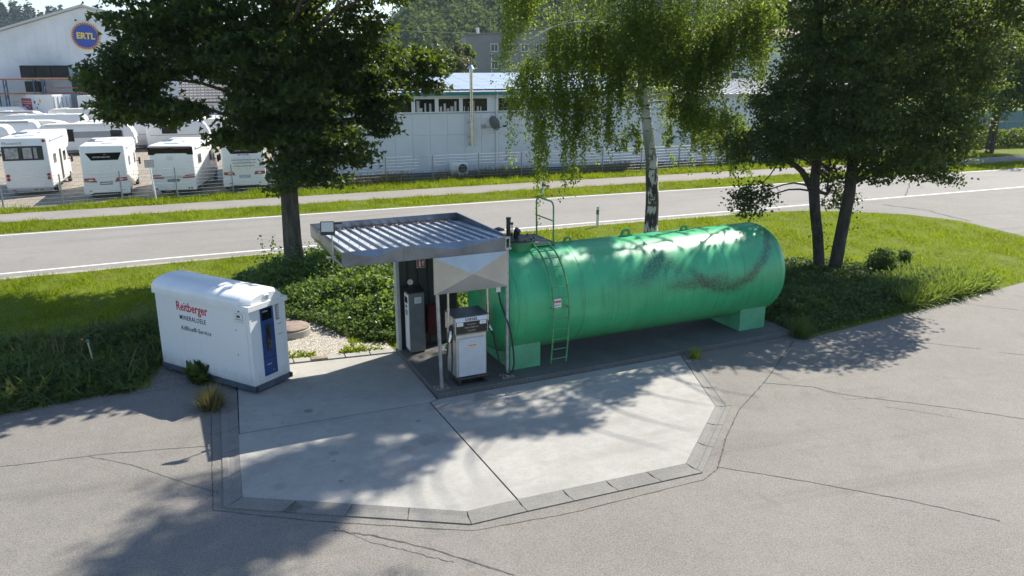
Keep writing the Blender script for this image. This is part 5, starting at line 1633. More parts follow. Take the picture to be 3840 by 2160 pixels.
MB().prism([(1.2, 3.0), (5.8, 3.0), (3.55, 5.2)], 'x', 5.65, 7.5).build('gable', PALEW, h3)
for x in (1.0, 3.4):
    wd = MB().box(x, x + 1.2, 0.54, 0.6, 1.6, 3.0).build('window', WHITEC, h3)
    MB().box(x + 0.1, x + 1.1, 0.53, 0.539, 1.7, 2.9).build('pane', WINDM, wd)
q = at(1490, 290, 128)
h4 = thing('red_roofed_house', 'low house with orange tiled roof between maple and grey block', 'house', (q.x, 128, 0), R(10))
MB().box(0, 9, 0.5, 8, 0, 5.6).build('wall', PALEW, h4)
MB().prism([(0, 5.5), (8.5, 5.5), (4.2, 8.1)], 'x', -0.4, 9.4).build('roof', BRICKR, h4)
wd = MB().box(5, 6.3, 0.44, 0.5, 3.0, 4.4).build('window', WHITEC, h4)
MB().box(5.1, 6.2, 0.43, 0.439, 3.1, 4.3).build('pane', WINDM, wd)
q = gp(3640, 500)
pf = thing('blue_screen_wall', 'blue-grey panel wall behind the hedge at the right edge', 'wall', (q.x, q.y, 0), R(16))
for k in range(8):
    MB().box(k * 2.5, k * 2.5 + 2.46, 0, 0.12, 0.1, 2.5).build('panel', mat('teal_grey', (0.12, 0.2, 0.24), 0.6, var=0.1), pf)
    MB().box(k * 2.5 - 0.06, k * 2.5 + 0.02, -0.06, 0.0, 0, 2.6).build('post', GREYB, pf)
MB().box(0, 20, -0.05, -0.001, 1.2, 1.28).build('rail', GREYB, pf)
# power lines
PLM = mat('cable', (0.25, 0.25, 0.26), 0.5)
for i, (a, b, lab) in enumerate((((-200, 52), (500, 66), 'uppermost thin power cable before the left hill'), ((-200, 62), (500, 100), 'middle thin power cable before the left hill'), ((-200, 88), (500, 112), 'lowest thin power cable before the left hill'),
                                 ((1380, 104), (2400, 106), 'thin power cable crossing before the wooded hill'), ((3600, 10), (4100, 22), 'thin power cable at the top right corner'))):
    p, q = at(*a, 190), at(*b, 150 if i < 3 else 190)
    pts = [p.lerp(q, k / 12) - Vector((0, 0, 1.2 * (1 - (k / 6 - 1) ** 2))) for k in range(13)]
    mb = MB(pts[0])
    mb.tube(pts, 0.045, 4)
    tag(mb.build('power_cable', PLM, loc=pts[0]), lab, 'cable', 'power cables')

# ------------------------------------------------------------------ vegetation: grass, gravel, ground cover
GRASSM = leafmat('grass_blade', (0.07, 0.12, 0.006), (0.2, 0.25, 0.012), (0.38, 0.47, 0.02), 0.5, 0.75, 0.05)
DRYM = leafmat('dry_grass', (0.2, 0.15, 0.06), (0.36, 0.29, 0.14), (0.3, 0.24, 0.1), 0.3, 0.7, 0.2)
WEEDM = leafmat('weed_leaf', (0.03, 0.06, 0.014), (0.085, 0.13, 0.035), (0.2, 0.3, 0.05), 0.4, 0.55, 0.35)
BUSHM = leafmat('bush_leaf', (0.03, 0.075, 0.014), (0.1, 0.17, 0.036), (0.26, 0.4, 0.05), 0.42, 0.4, 0.5)
LILYM2 = leafmat('nettle_leaf', (0.05, 0.1, 0.018), (0.13, 0.2, 0.045), (0.34, 0.46, 0.06), 0.42, 0.5)
LILYM = leafmat('strap_leaf', (0.08, 0.14, 0.02), (0.2, 0.26, 0.05), (0.36, 0.46, 0.06), 0.45, 0.4)


def turf(name, poly, n, h, m, parent=None, dens=None, hole=()):
    P = scatter(poly, n)
    for hp in hole:
        P = P[~in_poly(P, hp)]
    if dens is not None:
        P = P[rng.random(len(P)) < dens(P)]
    k = len(P)
    C = np.c_[P, np.full(k, -0.005)]
    D = rand_dir(k)
    D[:, 2] = np.abs(D[:, 2]) + 0.8
    N = rand_dir(k)
    S = h * rng.uniform(0.5, 1.25, k) * (1 + 0.45 * vnoise(P[:, 0], P[:, 1], 1.3, 3) + 0.4 * vnoise(P[:, 0], P[:, 1], 5.5, 4))
    r = np.clip(0.5 + 0.4 * vnoise(P[:, 0], P[:, 1], 0.7, 5) + 0.45 * vnoise(P[:, 0], P[:, 1], 3.1, 6) + rng.normal(0, .25, k), 0, 1)
    return tag(leaves(name, C, N, D, S, m, 'tri', parent, r), kind='stuff')


isl = [(-30, 6.6), (-11.17, 15.75), (-9.59, 16.8), (-8.6, 17.2), (-8.9, 18.5), (-7.6, 19.6), (-6.0, 19.8), (-3.0, 20.15), (7.4, 24.2), (8.2, 21.2), (8.41, 20.95), (10.71, 22.27), (12.76, 23.47), (15.08, 24.88), (18.15, 26.8), (20.8, 28.7), (22.4, 30.7), (22.9, 34.4), (22.0, 38.0), (20.3, 39.8),
       (18.0, 40.6), (15.33, 40.8), (11.41, 39.9), (-0.25, 35.2), (-13.39, 29.4), (-18.54, 26.95), (-30, 21.6)]
gravel_poly = [SW(-4.2, 4.1), SW(-0.0, 3.62), SW(0.0, 4.3), SW(-1.0, 4.6), (-4.9, 21.6), (-5.8, 22.8), (-6.9, 23.2), (-8.2, 22.2), (-7.6, 20.0)]
gravel_poly = [(p[0], p[1]) for p in gravel_poly]
g1 = turf('grass', isl, 330000, 0.15, GRASSM, hole=[gravel_poly])
tag(g1, 'mown green grass on the island between road and forecourt', 'grass')
turf_dry = turf('dry_grass', isl, 26000, 0.1, DRYM, dens=lambda P: (vnoise(P[:, 0], P[:, 1], 0.8, 9) > 0.18) * 0.9 + 0.04, hole=[gravel_poly])
tag(turf_dry, 'straw coloured dry grass patches in the lawn', 'grass')
ver1 = [(x, y + 0.12) for x, y in road_far[1:7]] + [(x, y - 0.05) for x, y in reversed(walk_near[1:7])]
g2 = turf('verge_grass', ver1, 90000, 0.18, GRASSM)
tag(g2, 'green grass verge between road and footway', 'grass')
g2b = turf('dry_verge_grass', ver1, 14000, 0.17, DRYM, dens=lambda P: (vnoise(P[:, 0], P[:, 1], 0.6, 19) > 0.05) * 0.9 + 0.05)
tag(g2b, 'yellow grass stalks along the verge', 'grass')
ver2 = [(x, y + 0.05) for x, y in walk_far[1:7]] + [(40, 70.5), (21.5, 62.6), (15.5, 60.6), (6.5, 56.8), (0.7, 54.8), (-8.1, 51.4), (-16.7, 47.2), (-22, 44.2), (-27, 41.5), (-30, 40)]
g3 = turf('fence_grass', ver2, 60000, 0.28, GRASSM)
tag(g3, 'green grass strip at the foot of the fence', 'grass')
ver3 = [(-13.0, 48.6), (-2.2, 53.3), (6.5, 56.3), (15, 59.8), (14.5, 60.6), (6.2, 57.2), (-2.4, 54.2), (-13.2, 49.6)]
n = 9000
P = scatter(ver3, n)
clump = vnoise(P[:, 0], P[:, 1], 2.4, 31)
P = P[clump > 0.02]
n = len(P)
g4 = leaves('tall_weeds', np.c_[P, np.zeros(n)], rand_dir(n), rand_dir(n, 2.2), rng.uniform(.35, .95, n), leafmat('brown_weed', (0.16, 0.11, 0.05), (0.26, 0.22, 0.09), (0.2, 0.15, 0.06), 0.3), 'tri')
tag(g4, 'tall brown and green weeds before the workshop wall', 'weeds', kind='stuff')
P = scatter(ver3, 260)
n = len(P)
pp = leaves('poppies', np.c_[P, rng.uniform(.3, .75, n)], rand_dir(n, 1), rand_dir(n), rng.uniform(.07, .12, n), leafmat('poppy', (0.45, 0.05, 0.02), (0.6, 0.1, 0.04), (0.6, 0.1, 0.04), 0.3), 'oval')
tag(pp, 'small red poppies among the weeds at the fence', 'flowers', kind='stuff')

# gravel bed
gravel = struct(sheet('gravel_bed', gravel_poly, 0.003, mat('gravel_base', (0.22, 0.19, 0.15), 0.9, var=0.3, scale=9, grain=0.3, gscale=40)))
n = 15000
P = scatter(gravel_poly, n)
T_ = np.array([[1, 0, 0], [-.5, .8, 0], [-.5, -.8, 0], [0, 0, .7]], float)
F_ = np.array([[0, 1, 3], [1, 2, 3], [2, 0, 3]])
S = rng.uniform(.014, .042, n)
a = rng.uniform(0, 6.28, n)
c, s = np.cos(a), np.sin(a)
sq = rng.uniform(.6, 1.2, (n, 3))
V = T_[None] * sq[:, None] * S[:, None, None]
V = np.stack([V[..., 0] * c[:, None] - V[..., 1] * s[:, None], V[..., 0] * s[:, None] + V[..., 1] * c[:, None], V[..., 2]], -1)
V[..., 0] += P[:, 0, None]
V[..., 1] += P[:, 1, None]
V[..., 2] += 0.004
pm, nt, b, out = start('pebble')
a_ = nd(nt, 'ShaderNodeAttribute', attribute_name='rnd').outputs['Fac']
nt.links.new(mix(nt, a_, (0.2, 0.175, 0.14), (0.52, 0.49, 0.44)), b.inputs['Base Color'])
b.inputs['Roughness'].default_value = 0.85
peb = np_mesh('gravel', V.reshape(-1, 3), (F_[None] + (np.arange(n) * 4)[:, None, None]).reshape(-1, 3), pm, np.repeat(rng.random(n), 4))
tag(peb, 'pale gravel chippings between container and canopy', 'gravel', kind='stuff')


def cover(name, poly, n, hfun, size, m, kind='oval', up=0.9, shell=0.5, label=None, cat=None, thingy=False, parent=None, dens=None):
    P = scatter(poly, n)
    if dens is not None:
        P = P[rng.random(len(P)) < dens(P)]
    k = len(P)
    h = np.maximum(0.05, hfun(P))
    z = h * (1 - shell * rng.random(k) ** 1.6)
    z = np.maximum(0.02, z + rng.normal(0, .05, k))
    C = np.c_[P, z]
    N = rand_dir(k, up)
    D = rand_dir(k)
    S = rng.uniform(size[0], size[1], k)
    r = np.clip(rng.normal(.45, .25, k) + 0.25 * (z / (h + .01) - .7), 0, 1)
    o = leaves(name, C, N, D, S, m, kind, parent, r)
    if label:
        tag(o, label, cat, kind=None if thingy else 'stuff')
    return o


def edge_fade(P, poly, w):
    """0 at the border of poly rising to 1 at distance w inside"""
    d = np.full(len(P), 1e9)
    for i in range(len(poly)):
        a = np.array(poly[i][:2], float)
        b = np.array(poly[(i + 1) % len(poly)][:2], float)
        t = np.clip(((P - a) @ (b - a)) / ((b - a) @ (b - a) + 1e-9), 0, 1)
        d = np.minimum(d, np.linalg.norm(P - (a + t[:, None] * (b - a)), axis=1))
    return np.clip(d / w, 0, 1)


bush_poly = [(-9.9, 26.6), (-8.4, 24.6), (-7.1, 23.5), (-5.9, 22.7), (-5.0, 21.6), (-4.1, 20.9), (-3.2, 20.55), (-2.0, 21.0), (-0.6, 22.6), (-0.9, 25.5), (-3.0, 28.2), (-6.0, 29.6), (-8.6, 29.2)]
bh = lambda P: 0.82 * (0.25 + 0.75 * np.sqrt(edge_fade(P, bush_poly, 1.2))) * (0.85 + 0.5 * vnoise(P[:, 0], P[:, 1], 1.6, 41) + 0.35 * vnoise(P[:, 0], P[:, 1], 4.5, 42))
shrub = thing('snowberry_shrub', 'dense leafy green shrub thicket behind the canopy around the maple foot', 'shrub', (-5.0, 25.0, 0))


def to_local(o, parent):
    o.parent = parent
    o.matrix_parent_inverse = Matrix.Identity(4)
    o.location = -parent.location
    return o


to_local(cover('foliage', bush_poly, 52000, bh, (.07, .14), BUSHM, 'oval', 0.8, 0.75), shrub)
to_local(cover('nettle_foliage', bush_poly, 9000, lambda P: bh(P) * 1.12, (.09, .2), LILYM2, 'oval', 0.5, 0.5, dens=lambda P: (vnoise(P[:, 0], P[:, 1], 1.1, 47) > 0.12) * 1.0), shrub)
sh_ = scatter(bush_poly, 90)
Cs = np.concatenate([np.c_[np.full(14, x) + rng.normal(0, .06, 14), np.full(14, y) + rng.normal(0, .06, 14), np.linspace(.7, 1.0 + rng.random() * .5, 14)] for x, y in sh_])
to_local(leaves('shoots', Cs, rand_dir(len(Cs), .5), rand_dir(len(Cs)), rng.uniform(.06, .13, len(Cs)), BUSHM, 'oval'), shrub)
mb = MB((-5.0, 25.0, 0))
for x, y in scatter(bush_poly, 220):
    mb.tube([(x, y, 0), (x + random.uniform(-.2, .2), y + random.uniform(-.2, .2), 0.55)], [0.012, 0.006], 4)
tag(mb.build('stems', RUSTM, shrub), kind='stuff')
soil1 = struct(sheet('soil_bed', bush_poly, 0.002, SOIL))

gw_poly = [(-8.0, 22.4), (-7.0, 23.4), (-5.8, 23.0), (-4.8, 21.9), (-4.0, 21.1), (-3.1, 20.7), (-3.1, 20.3), (-4.2, 20.5), (-5.2, 21.2), (-6.0, 22.1), (-6.9, 22.6), (-7.6, 21.9)]
cover('gravel_weeds', gw_poly, 5200, lambda P: 0.1 + 0.28 * np.clip(vnoise(P[:, 0], P[:, 1], 2.6, 65) + .25, 0, 1), (.05, .12), WEEDM, 'oval', 0.6, 0.9, 'low weeds creeping from the shrubs over the gravel', 'weeds', dens=lambda P: (vnoise(P[:, 0], P[:, 1], 2.6, 65) > -0.15) * 0.9)
# weeds left of the container
wl_poly = [(-30, 6.8), (-11.3, 15.7), (-9.6, 16.75), (-8.9, 17.0), (-9.0, 18.6), (-8.5, 19.6), (-7.6, 20.3), (-8.6, 22.6), (-10.4, 22.8), (-12.5, 21.0), (-15.5, 19.6), (-30, 12.5)]
wh = lambda P: (0.12 + 0.88 * edge_fade(P, near_w, 1.6)) * (0.42 + 0.26 * vnoise(P[:, 0], P[:, 1], 1.2, 51) + 0.16 * vnoise(P[:, 0], P[:, 1], 3.7, 52))
near_w = [p for p in wl_poly if p[0] > -20] + [(-20, 17.4), (-20, 11.5)]
near_w = [(-17, 13.0), (-11.3, 15.7), (-9.6, 16.75), (-8.9, 17.0), (-9.0, 18.6), (-8.5, 19.6), (-7.6, 20.3), (-8.6, 22.6), (-10.4, 22.8), (-12.5, 21.0), (-15.5, 19.6), (-18, 18.4)]
cover('weeds', near_w, 34000, wh, (.06, .16), WEEDM, 'oval', 0.5, 0.85, 'dark green weeds and brambles left of the white container', 'weeds')
cover('dead_stems', near_w, 5000, wh, (.15, .5), DRYM, 'tri', 0.2, 0.9, 'brown dead stems among the weeds left of the container', 'weeds', dens=lambda P: (vnoise(P[:, 0], P[:, 1], 1.7, 57) > 0.0) * 1.0)
cover('weed_blades', near_w, 14000, wh, (.2, .6), WEEDM, 'tri', 0.2, 0.6, 'long grass blades among the weeds left of the container', 'weeds')
soil2 = struct(sheet('weed_soil', [(-17, 12.9), (-11.17, 15.66), (-9.59, 16.68), (-8.31, 17.12), (-7.3, 17.5), (-7.2, 18.4), (-8.2, 20.0), (-8.4, 22.0), (-12.5, 20.6), (-17, 17.5)], 0.0025, SOIL))
# dry stalks
q = gp(220, 1375)
n = 90
C = np.c_[rng.normal(q.x, .35, n), rng.normal(q.y, .2, n), np.zeros(n)]
dd = rand_dir(n, 2.4)
st_ = leaves('dry_stalks', C, rand_dir(n), dd, rng.uniform(.6, 1.1, n), DRYM, 'thin')
tag(st_, 'tuft of pale dry grass stalks in the weeds at the left', 'grass tuft')


def tuft(label, loc, n, h, spread, m, kind='tri', up=1.4):
    C = np.c_[rng.normal(0, spread * .35, n), rng.normal(0, spread * .35, n), np.zeros(n)]
    D = rand_dir(n)
    D[:, 2] = np.abs(D[:, 2]) + up
    o = leaves('grass_tuft', C, rand_dir(n), D, h * rng.uniform(.5, 1.1, n), m, kind)
    o.location = loc
    return tag(o, label, 'grass tuft', 'grass tufts on the paving')


STRAW = leafmat('straw_tuft', (0.13, 0.12, 0.04), (0.27, 0.23, 0.1), (0.22, 0.2, 0.07), 0.35)
tuft('straw coloured grass tuft growing at the container corner beside the kerb', gp(792, 1530), 1100, 0.62, 0.26, STRAW, 'thin', 1.9)
tuft('dark green weed tuft under the container base frame', gp(765, 1425), 150, 0.55, 0.2, WEEDM, 'oval')
tuft('small green grass tuft at the right end of the kerb by the plinth', gp(2605, 1345), 220, 0.42, 0.12, GRASSM, 'thin', 1.6)
tuft('greenish grass tuft on the plinth end among dark weeds', gp(3000, 1262), 420, 0.75, 0.3, WEEDM, 'thin', 1.6)
# small weeds along the gravel kerb
kp = [SW(-3.6, 4.0), SW(-0.2, 3.6), SW(-0.3, 3.95), SW(-3.6, 4.35)]
cover('kerb_weeds', [(p.x, p.y) for p in kp], 1500, lambda P: 0.05 + 0.13 * np.clip(vnoise(P[:, 0], P[:, 1], 3, 61) + .3, 0, 1), (.04, .1), GRASSM, 'oval', 0.6, 0.8, 'low weeds along the gravel edge behind the apron', 'weeds',
      dens=lambda P: (vnoise(P[:, 0], P[:, 1], 3, 61) > -0.1) * 1.0)

# vegetation around the lime trees
lr = [(7.7, 21.6), (8.25, 20.95), (8.5, 21.0), (10.7, 22.35), (12.7, 23.5), (14.6, 24.7), (16.4, 26.2), (15.6, 27.6), (13.8, 28.4), (11.6, 29.8), (8.6, 29.2), (6.8, 26.6), (6.6, 24.2)]
lh = lambda P: (0.2 + 0.8 * edge_fade(P, lr, 0.9)) * (0.42 + 0.22 * vnoise(P[:, 0], P[:, 1], 1.5, 71) + 0.12 * vnoise(P[:, 0], P[:, 1], 4, 72) + 0.25 * np.clip((24.5 - P[:, 1]) / 3, 0, 1))
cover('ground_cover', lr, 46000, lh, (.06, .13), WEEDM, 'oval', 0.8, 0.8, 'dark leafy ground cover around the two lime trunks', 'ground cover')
struct(sheet('lime_soil', lr, 0.002, SOIL))
ly = [(12.3, 23.4), (14.8, 24.8), (16.6, 26.0), (15.8, 27.2), (13.8, 27.0), (12.2, 25.2)]
n = 15000
P = scatter(ly, n)
C = np.c_[P, np.full(n, 0.02)]
D = rand_dir(n)
D[:, 2] = np.abs(D[:, 2]) + 0.75
li = leaves('strap_leaf_plants', C, rand_dir(n, .3), D, rng.uniform(.35, .75, n), LILYM, 'blade')
tag(li, 'bright strap-leaved plants at the island edge right of the limes', 'plants', kind='stuff')


def small_shrub(label, loc, r, h, n, m):
    t = thing('small_shrub', label, 'shrub', loc, 0, 'small shrubs near the limes')
    c = rand_dir(n) * (rng.random((n, 1)) ** .4)
    C = np.c_[c[:, 0] * r, c[:, 1] * r, h * .55 + c[:, 2] * h * .48]
    leaves('foliage', C, rand_dir(n, .6), rand_dir(n, -.3), rng.uniform(.07, .14, n), m, 'oval', t)
    mb = MB()
    for k in range(6):
        mb.tube([(random.uniform(-.1, .1), random.uniform(-.1, .1), 0), (random.uniform(-r, r) * .6, random.uniform(-r, r) * .6, h * .7)], [0.02, 0.008], 5)
    mb.build('stems', RUSTM, t)
    return t


small_shrub('dark pointed shrub on the grass right of the lime trunks', gp(3300, 1050), 0.55, 1.15, 1500, WEEDM)
small_shrub('tiny bushy plant beyond the dark pointed shrub', gp(3390, 985), 0.3, 0.5, 350, WEEDM)

# ------------------------------------------------------------------ trees
def bark(name, c1, c2, scale=6.0, stretch=0.25):
    m, nt, b, out = start(name)
    pos = nd(nt, 'ShaderNodeNewGeometry').outputs['Position']
    v = nd(nt, 'ShaderNodeVectorMath', {0: pos, 1: (1, 1, stretch)}, operation='MULTIPLY')
    n1 = noise(nt, v.outputs[0], scale, 6, 0.7).outputs['Fac']
    nt.links.new(mix(nt, ramp(nt, n1, 0.35, 0.65), c1, c2), b.inputs['Base Color'])
    b.inputs['Roughness'].default_value = 0.9
    bp = nd(nt, 'ShaderNodeBump', {'Height': n1, 'Strength': 0.8, 'Distance': 0.06})
    nt.links.new(bp.outputs[0], b.inputs['Normal'])
    return m


def birch_bark():
    m, nt, b, out = start('birch_bark')
    pos = nd(nt, 'ShaderNodeNewGeometry').outputs['Position']
    z = nd(nt, 'ShaderNodeSeparateXYZ', {0: pos}).outputs[2]
    v1 = nd(nt, 'ShaderNodeVectorMath', {0: pos, 1: (0.7, 0.7, 5.0)}, operation='MULTIPLY')
    bands = noise(nt, v1.outputs[0], 1.3, 4, 0.6).outputs['Fac']
    v2 = nd(nt, 'ShaderNodeVectorMath', {0: pos, 1: (3.0, 3.0, 1.4)}, operation='MULTIPLY')
    rough_ = noise(nt, v2.outputs[0], 1.0, 5, 0.65).outputs['Fac']
    low = ramp(nt, z, 5.6, 2.6)
    dark_up = mth(nt, 'MULTIPLY', ramp(nt, bands, 0.57, 0.62), 0.9)
    dark_low = mth(nt, 'MULTIPLY', ramp(nt, mth(nt, 'ADD', rough_, mth(nt, 'MULTIPLY', low, 0.12)), 0.55, 0.6), low)
    f = mth(nt, 'MAXIMUM', dark_up, dark_low)
    c = mix(nt, f, (0.62, 0.6, 0.55), (0.045, 0.04, 0.034))
    nt.links.new(c, b.inputs['Base Color'])
    b.inputs['Roughness'].default_value = 0.75
    bp = nd(nt, 'ShaderNodeBump', {'Height': rough_, 'Strength': 0.6, 'Distance': 0.05})
    nt.links.new(bp.outputs[0], b.inputs['Normal'])
    return m


MAPLEM = leafmat('maple_leaf', (0.009, 0.026, 0.008), (0.04, 0.075, 0.017), (0.26, 0.38, 0.03), 0.3, 0.45, 0.35)
LIMEM = leafmat('lime_leaf', (0.01, 0.028, 0.01), (0.04, 0.075, 0.022), (0.34, 0.44, 0.05), 0.28, 0.55, 0.25)
BIRCHM = leafmat('birch_leaf', (0.04, 0.085, 0.012), (0.115, 0.17, 0.025), (0.4, 0.52, 0.05), 0.45, 0.55, 0.25)


def bez(a, b, c, n=6):
    return [a * (1 - t) ** 2 + b * 2 * t * (1 - t) + c * t * t for t in [k / n for k in range(n + 1)]]


OPEN = [(1.0, [(2440, 1415), (2250, 1600), (2050, 1655), (1720, 1640), (1650, 1725), (1420, 1870), (1130, 2085), (760, 2150), (3840, 2150), (3840, 1100), (3500, 1262), (3300, 1392), (3000, 1385), (2720, 1368)]),
        (0.93, [(1070, 1160), (1250, 1150), (1460, 960), (1500, 960), (1490, 1310), (1086, 1390)]),
        (0.8, [(900, 1700), (1150, 1640), (1260, 1655), (1100, 1710), (920, 1750)]), (0.8, [(1370, 1655), (1560, 1610), (1640, 1625), (1450, 1680)]), (0.75, [(1170, 1810), (1300, 1760), (1330, 1785), (1220, 1840)]),
        (0.75, [(1180, 1870), (1330, 1830), (1400, 1850), (1230, 1920)]), (0.75, [(560, 1900), (760, 1860), (900, 1930), (700, 1985)]), (0.6, [(300, 1960), (480, 1900), (520, 1960), (330, 2020)]),
        (0.85, [(0, 1660), (420, 1590), (780, 1560), (800, 1680), (560, 1720), (300, 1800), (0, 1850)])]
OPEN = [(k_, [(gp(*p).x, gp(*p).y) for p in q_]) for k_, q_ in OPEN]  # ground patches kept sunlit by cutting leaves out of the crowns
OPEN.append((0.95, [(0.6, 19.0), (0.7, 17.4), (4.5, 19.0), (4.2, 20.6)]))
MIXED = [(gp(*p).x, gp(*p).y) for p in [(1600, 1470), (2500, 1370), (2450, 1420), (2260, 1610), (2050, 1660), (1720, 1645), (1600, 1640)]]
SUNH = Vector((math.cos(SUN_AZ), math.sin(SUN_AZ))) / math.tan(SUN_EL)


def sun_cut(C):
    """leaves to cut from the crowns so that sun lights chosen ground"""
    G_ = np.c_[C[:, 0] - C[:, 2] * SUNH.x, C[:, 1] - C[:, 2] * SUNH.y] + rng.normal(0, .12, (len(C), 2))
    cut = np.zeros(len(C), bool)
    for k_, q_ in OPEN:
        cut |= in_poly(G_, q_) & (rng.random(len(C)) < k_)
    d_ = vnoise(G_[:, 0], G_[:, 1], 3.4, 91) + 0.6 * vnoise(G_[:, 0], G_[:, 1], 7.5, 92)
    right = in_poly(G_, MIXED)
    cut |= (d_ > np.where(right, -0.02, 0.34)) & (C[:, 2] > 9.5) & (rng.random(len(C)) < .9)
    return cut & (C[:, 2] > 5.0)


class Tree:
    def __init__(self, name, label, base, barkm, leafm, cat='tree', group=None):
        self.t = thing(name, label, cat, base, 0, group)
        self.base = Vector(base)
        self.wood = MB(base)
        self.barkm, self.leafm = barkm, leafm
        self.C, self.N, self.D, self.S, self.r = [], [], [], [], []

    def limb(self, pts, rad, n=8):
        P = catenary(pts, 4)
        rr = [rad[0] + (rad[1] - rad[0]) * (i / (len(P) - 1)) ** 0.8 for i in range(len(P))]
        self.wood.tube(P, rr, n)

    def spray(self, centres, per, rad, size, up=0.7, droop=0.0, flat=0.6):
        k = len(centres)
        c = np.repeat(centres, per, 0)
        n = len(c)
        off = rng.normal(size=(n, 3)) * rad
        off[:, 2] *= flat
        self.C.append(c + off)
        self.N.append(rand_dir(n, up))
        D = rand_dir(n, -droop)
        self.D.append(D)
        self.S.append(rng.uniform(size[0], size[1], n))
        cl = np.repeat(rng.normal(0, .16, k), per)
        self.r.append(np.clip(rng.normal(.42, .24, n) + cl, 0, 1))

    def lobe(self, c, r, n, per, rad, size, bias=0.55, **kw):
        """sprays through an ellipsoid, denser towards the outside"""
        d = rand_dir(n)
        q = rng.random((n, 1)) ** (1 - bias)
        q = 0.25 + 0.75 * q
        P = np.array(c)[None] + d * q * np.array(r)[None]
        self.spray(P, per, rad, size, **kw)
        return P

    def strings(self, tops, length, per, size, jit=0.07):
        """hanging twigs"""
        for p in tops:
            L = length * rng.uniform(0.35, 1.15)
            k = max(4, int(per * L / length))
            t = rng.random(k) ** 0.9
            sway = rng.normal(0, 0.12, 2)
            C = np.array(p)[None] + np.c_[t * sway[0] + rng.normal(0, jit, k), t * sway[1] + rng.normal(0, jit, k), -t * L]
            C = C[~((np.abs(C[:, 0] - self.base.x + .15) < .5) & (C[:, 2] < 6.6) & (C[:, 1] < self.base.y + .4))]
            k = len(C)
            if k == 0:
                continue
            self.C.append(C)
            self.N.append(rand_dir(k, 0.1))
            self.D.append(rand_dir(k, -1.3))
            self.S.append(rng.uniform(size[0], size[1], k))
            self.r.append(np.clip(rng.normal(.45, .25, k) + rng.normal(0, .1), 0, 1))

    def done(self, kind='oval', gaps=False):
        C = np.concatenate(self.C) - np.array(self.base)[None]
        ok = (C[:, 2] > 0.3)
        if gaps:
            ok &= ~sun_cut(C + np.array(self.base)[None])
        cr = leaves('crown', C[ok], np.concatenate(self.N)[ok], np.concatenate(self.D)[ok], np.concatenate(self.S)[ok], self.leafm, kind, self.t, np.concatenate(self.r)[ok])
        self.wood.build('trunk', self.barkm, self.t, True)
        return self.t


def PL(u, v, Y, ru, rv, ry):
    """ellipsoid lobe: centre seen at (u, v) at distance Y; radii from the survey photo scale"""
    c = at(u, v, Y)
    dep = c.y * math.cos(PITCH) + (CAM_H - c.z) * math.sin(PITCH)
    return (c.x, c.y, c.z), (ru * dep / FPX, ry, rv * dep / FPX)


# --- maple behind the container
MY = 27.0
mbase = gp(1110, 1050)
tr = Tree('maple_tree', 'big dark maple with thick trunk left of the canopy', mbase, bark('maple_bark', (0.05, 0.042, 0.033), (0.13, 0.11, 0.085), 7, 0.2), MAPLEM)
b0 = Vector(mbase)
tr.wood.tube([b0 + Vector((0, 0, -0.1)), b0 + Vector((0, 0, .3)), b0 + Vector((-.02, 0, 1.5)), b0 + Vector((0.0, 0, 3.2)), b0 + Vector((0.05, 0, 5)), b0 + Vector((-.1, 0.1, 8)), b0 + Vector((.1, .2, 11.5)), b0 + Vector((0, 0, 15))], [0.45, 0.36, 0.315, 0.29, 0.26, 0.2, 0.13, 0.04], 14)
lob = [  # u, v, Y, ru, rv, ry, number of sprays
    (455, 300, MY, 135, 85, 1.3, 95), (520, 400, MY, 170, 60, 1.3, 85), (640, 210, MY, 230, 110, 1.8, 150), (650, 420, MY - .6, 110, 42, 1.0, 36), (620, 60, MY, 230, 90, 2.0, 110),
    (900, 60, MY, 260, 110, 2.6, 180), (1000, 210, MY - .6, 250, 120, 2.4, 200), (1080, 370, MY - .8, 230, 110, 2.2, 190), (1230, 90, MY + .8, 240, 110, 2.4, 150), (1300, 240, MY + 1.2, 200, 110, 2.0, 150),
    (1440, 250, MY + 2.2, 140, 75, 1.4, 70), (1590, 245, MY + 3.2, 95, 70, 1.1, 58), (1600, 330, MY + 3.2, 50, 25, .6, 12), (1400, 350, MY + 1.5, 110, 80, 1.3, 55), (1430, 440, MY + 1.5, 60, 85, .8, 30), (1150, 500, MY - .8, 180, 65, 1.6, 85), (960, 480, MY - .6, 130, 70, 1.4, 65),
    (880, 520, MY - .6, 90, 40, .9, 25), (1260, 540, MY, 100, 70, .9, 35), (1360, 590, MY + 1.2, 75, 35, .6, 16), (1130, 610, MY - .9, 110, 60, 1.0, 42), (1210, 670, MY - .9, 80, 38, .7, 20), (1060, 690, MY - 1.0, 28, 50, .4, 7), (1180, 440, MY + 1.5, 260, 170, 1.5, 120), (1120, 300, MY + 2, 270, 200, 1.5, 120), (760, 150, MY + 1.8, 280, 110, 1.3, 80)]
for (u, v, Y, ru, rv, ry, n) in lob:
    c, r = PL(u, v, Y, ru, rv, ry)
    tr.lobe(c, r, int(n * .86), 26, (.24, .24, .13), (.13, .22), 0.55, up=0.9, droop=0.2)
    s = b0 + Vector((0, 0, max(2.8, min(9, c[2] - 1.2))))
    e = Vector(c)
    tr.limb([s, s.lerp(e, 0.5) + Vector((0, 0, .5)), e], [0.1 if n > 60 else 0.05, 0.02], 6)
for k in range(16):
    a, z = random.uniform(0, 6.28), random.uniform(10.5, 15.5)
    rr = 4.2 * math.sqrt(max(0.05, 1 - ((z - 10) / 6.5) ** 2))
    tr.lobe((b0.x + rr * math.cos(a), b0.y + rr * math.sin(a), z), (1.7, 1.7, 1.1), 45, 22, (.35, .35, .2), (.2, .3), 0.4)
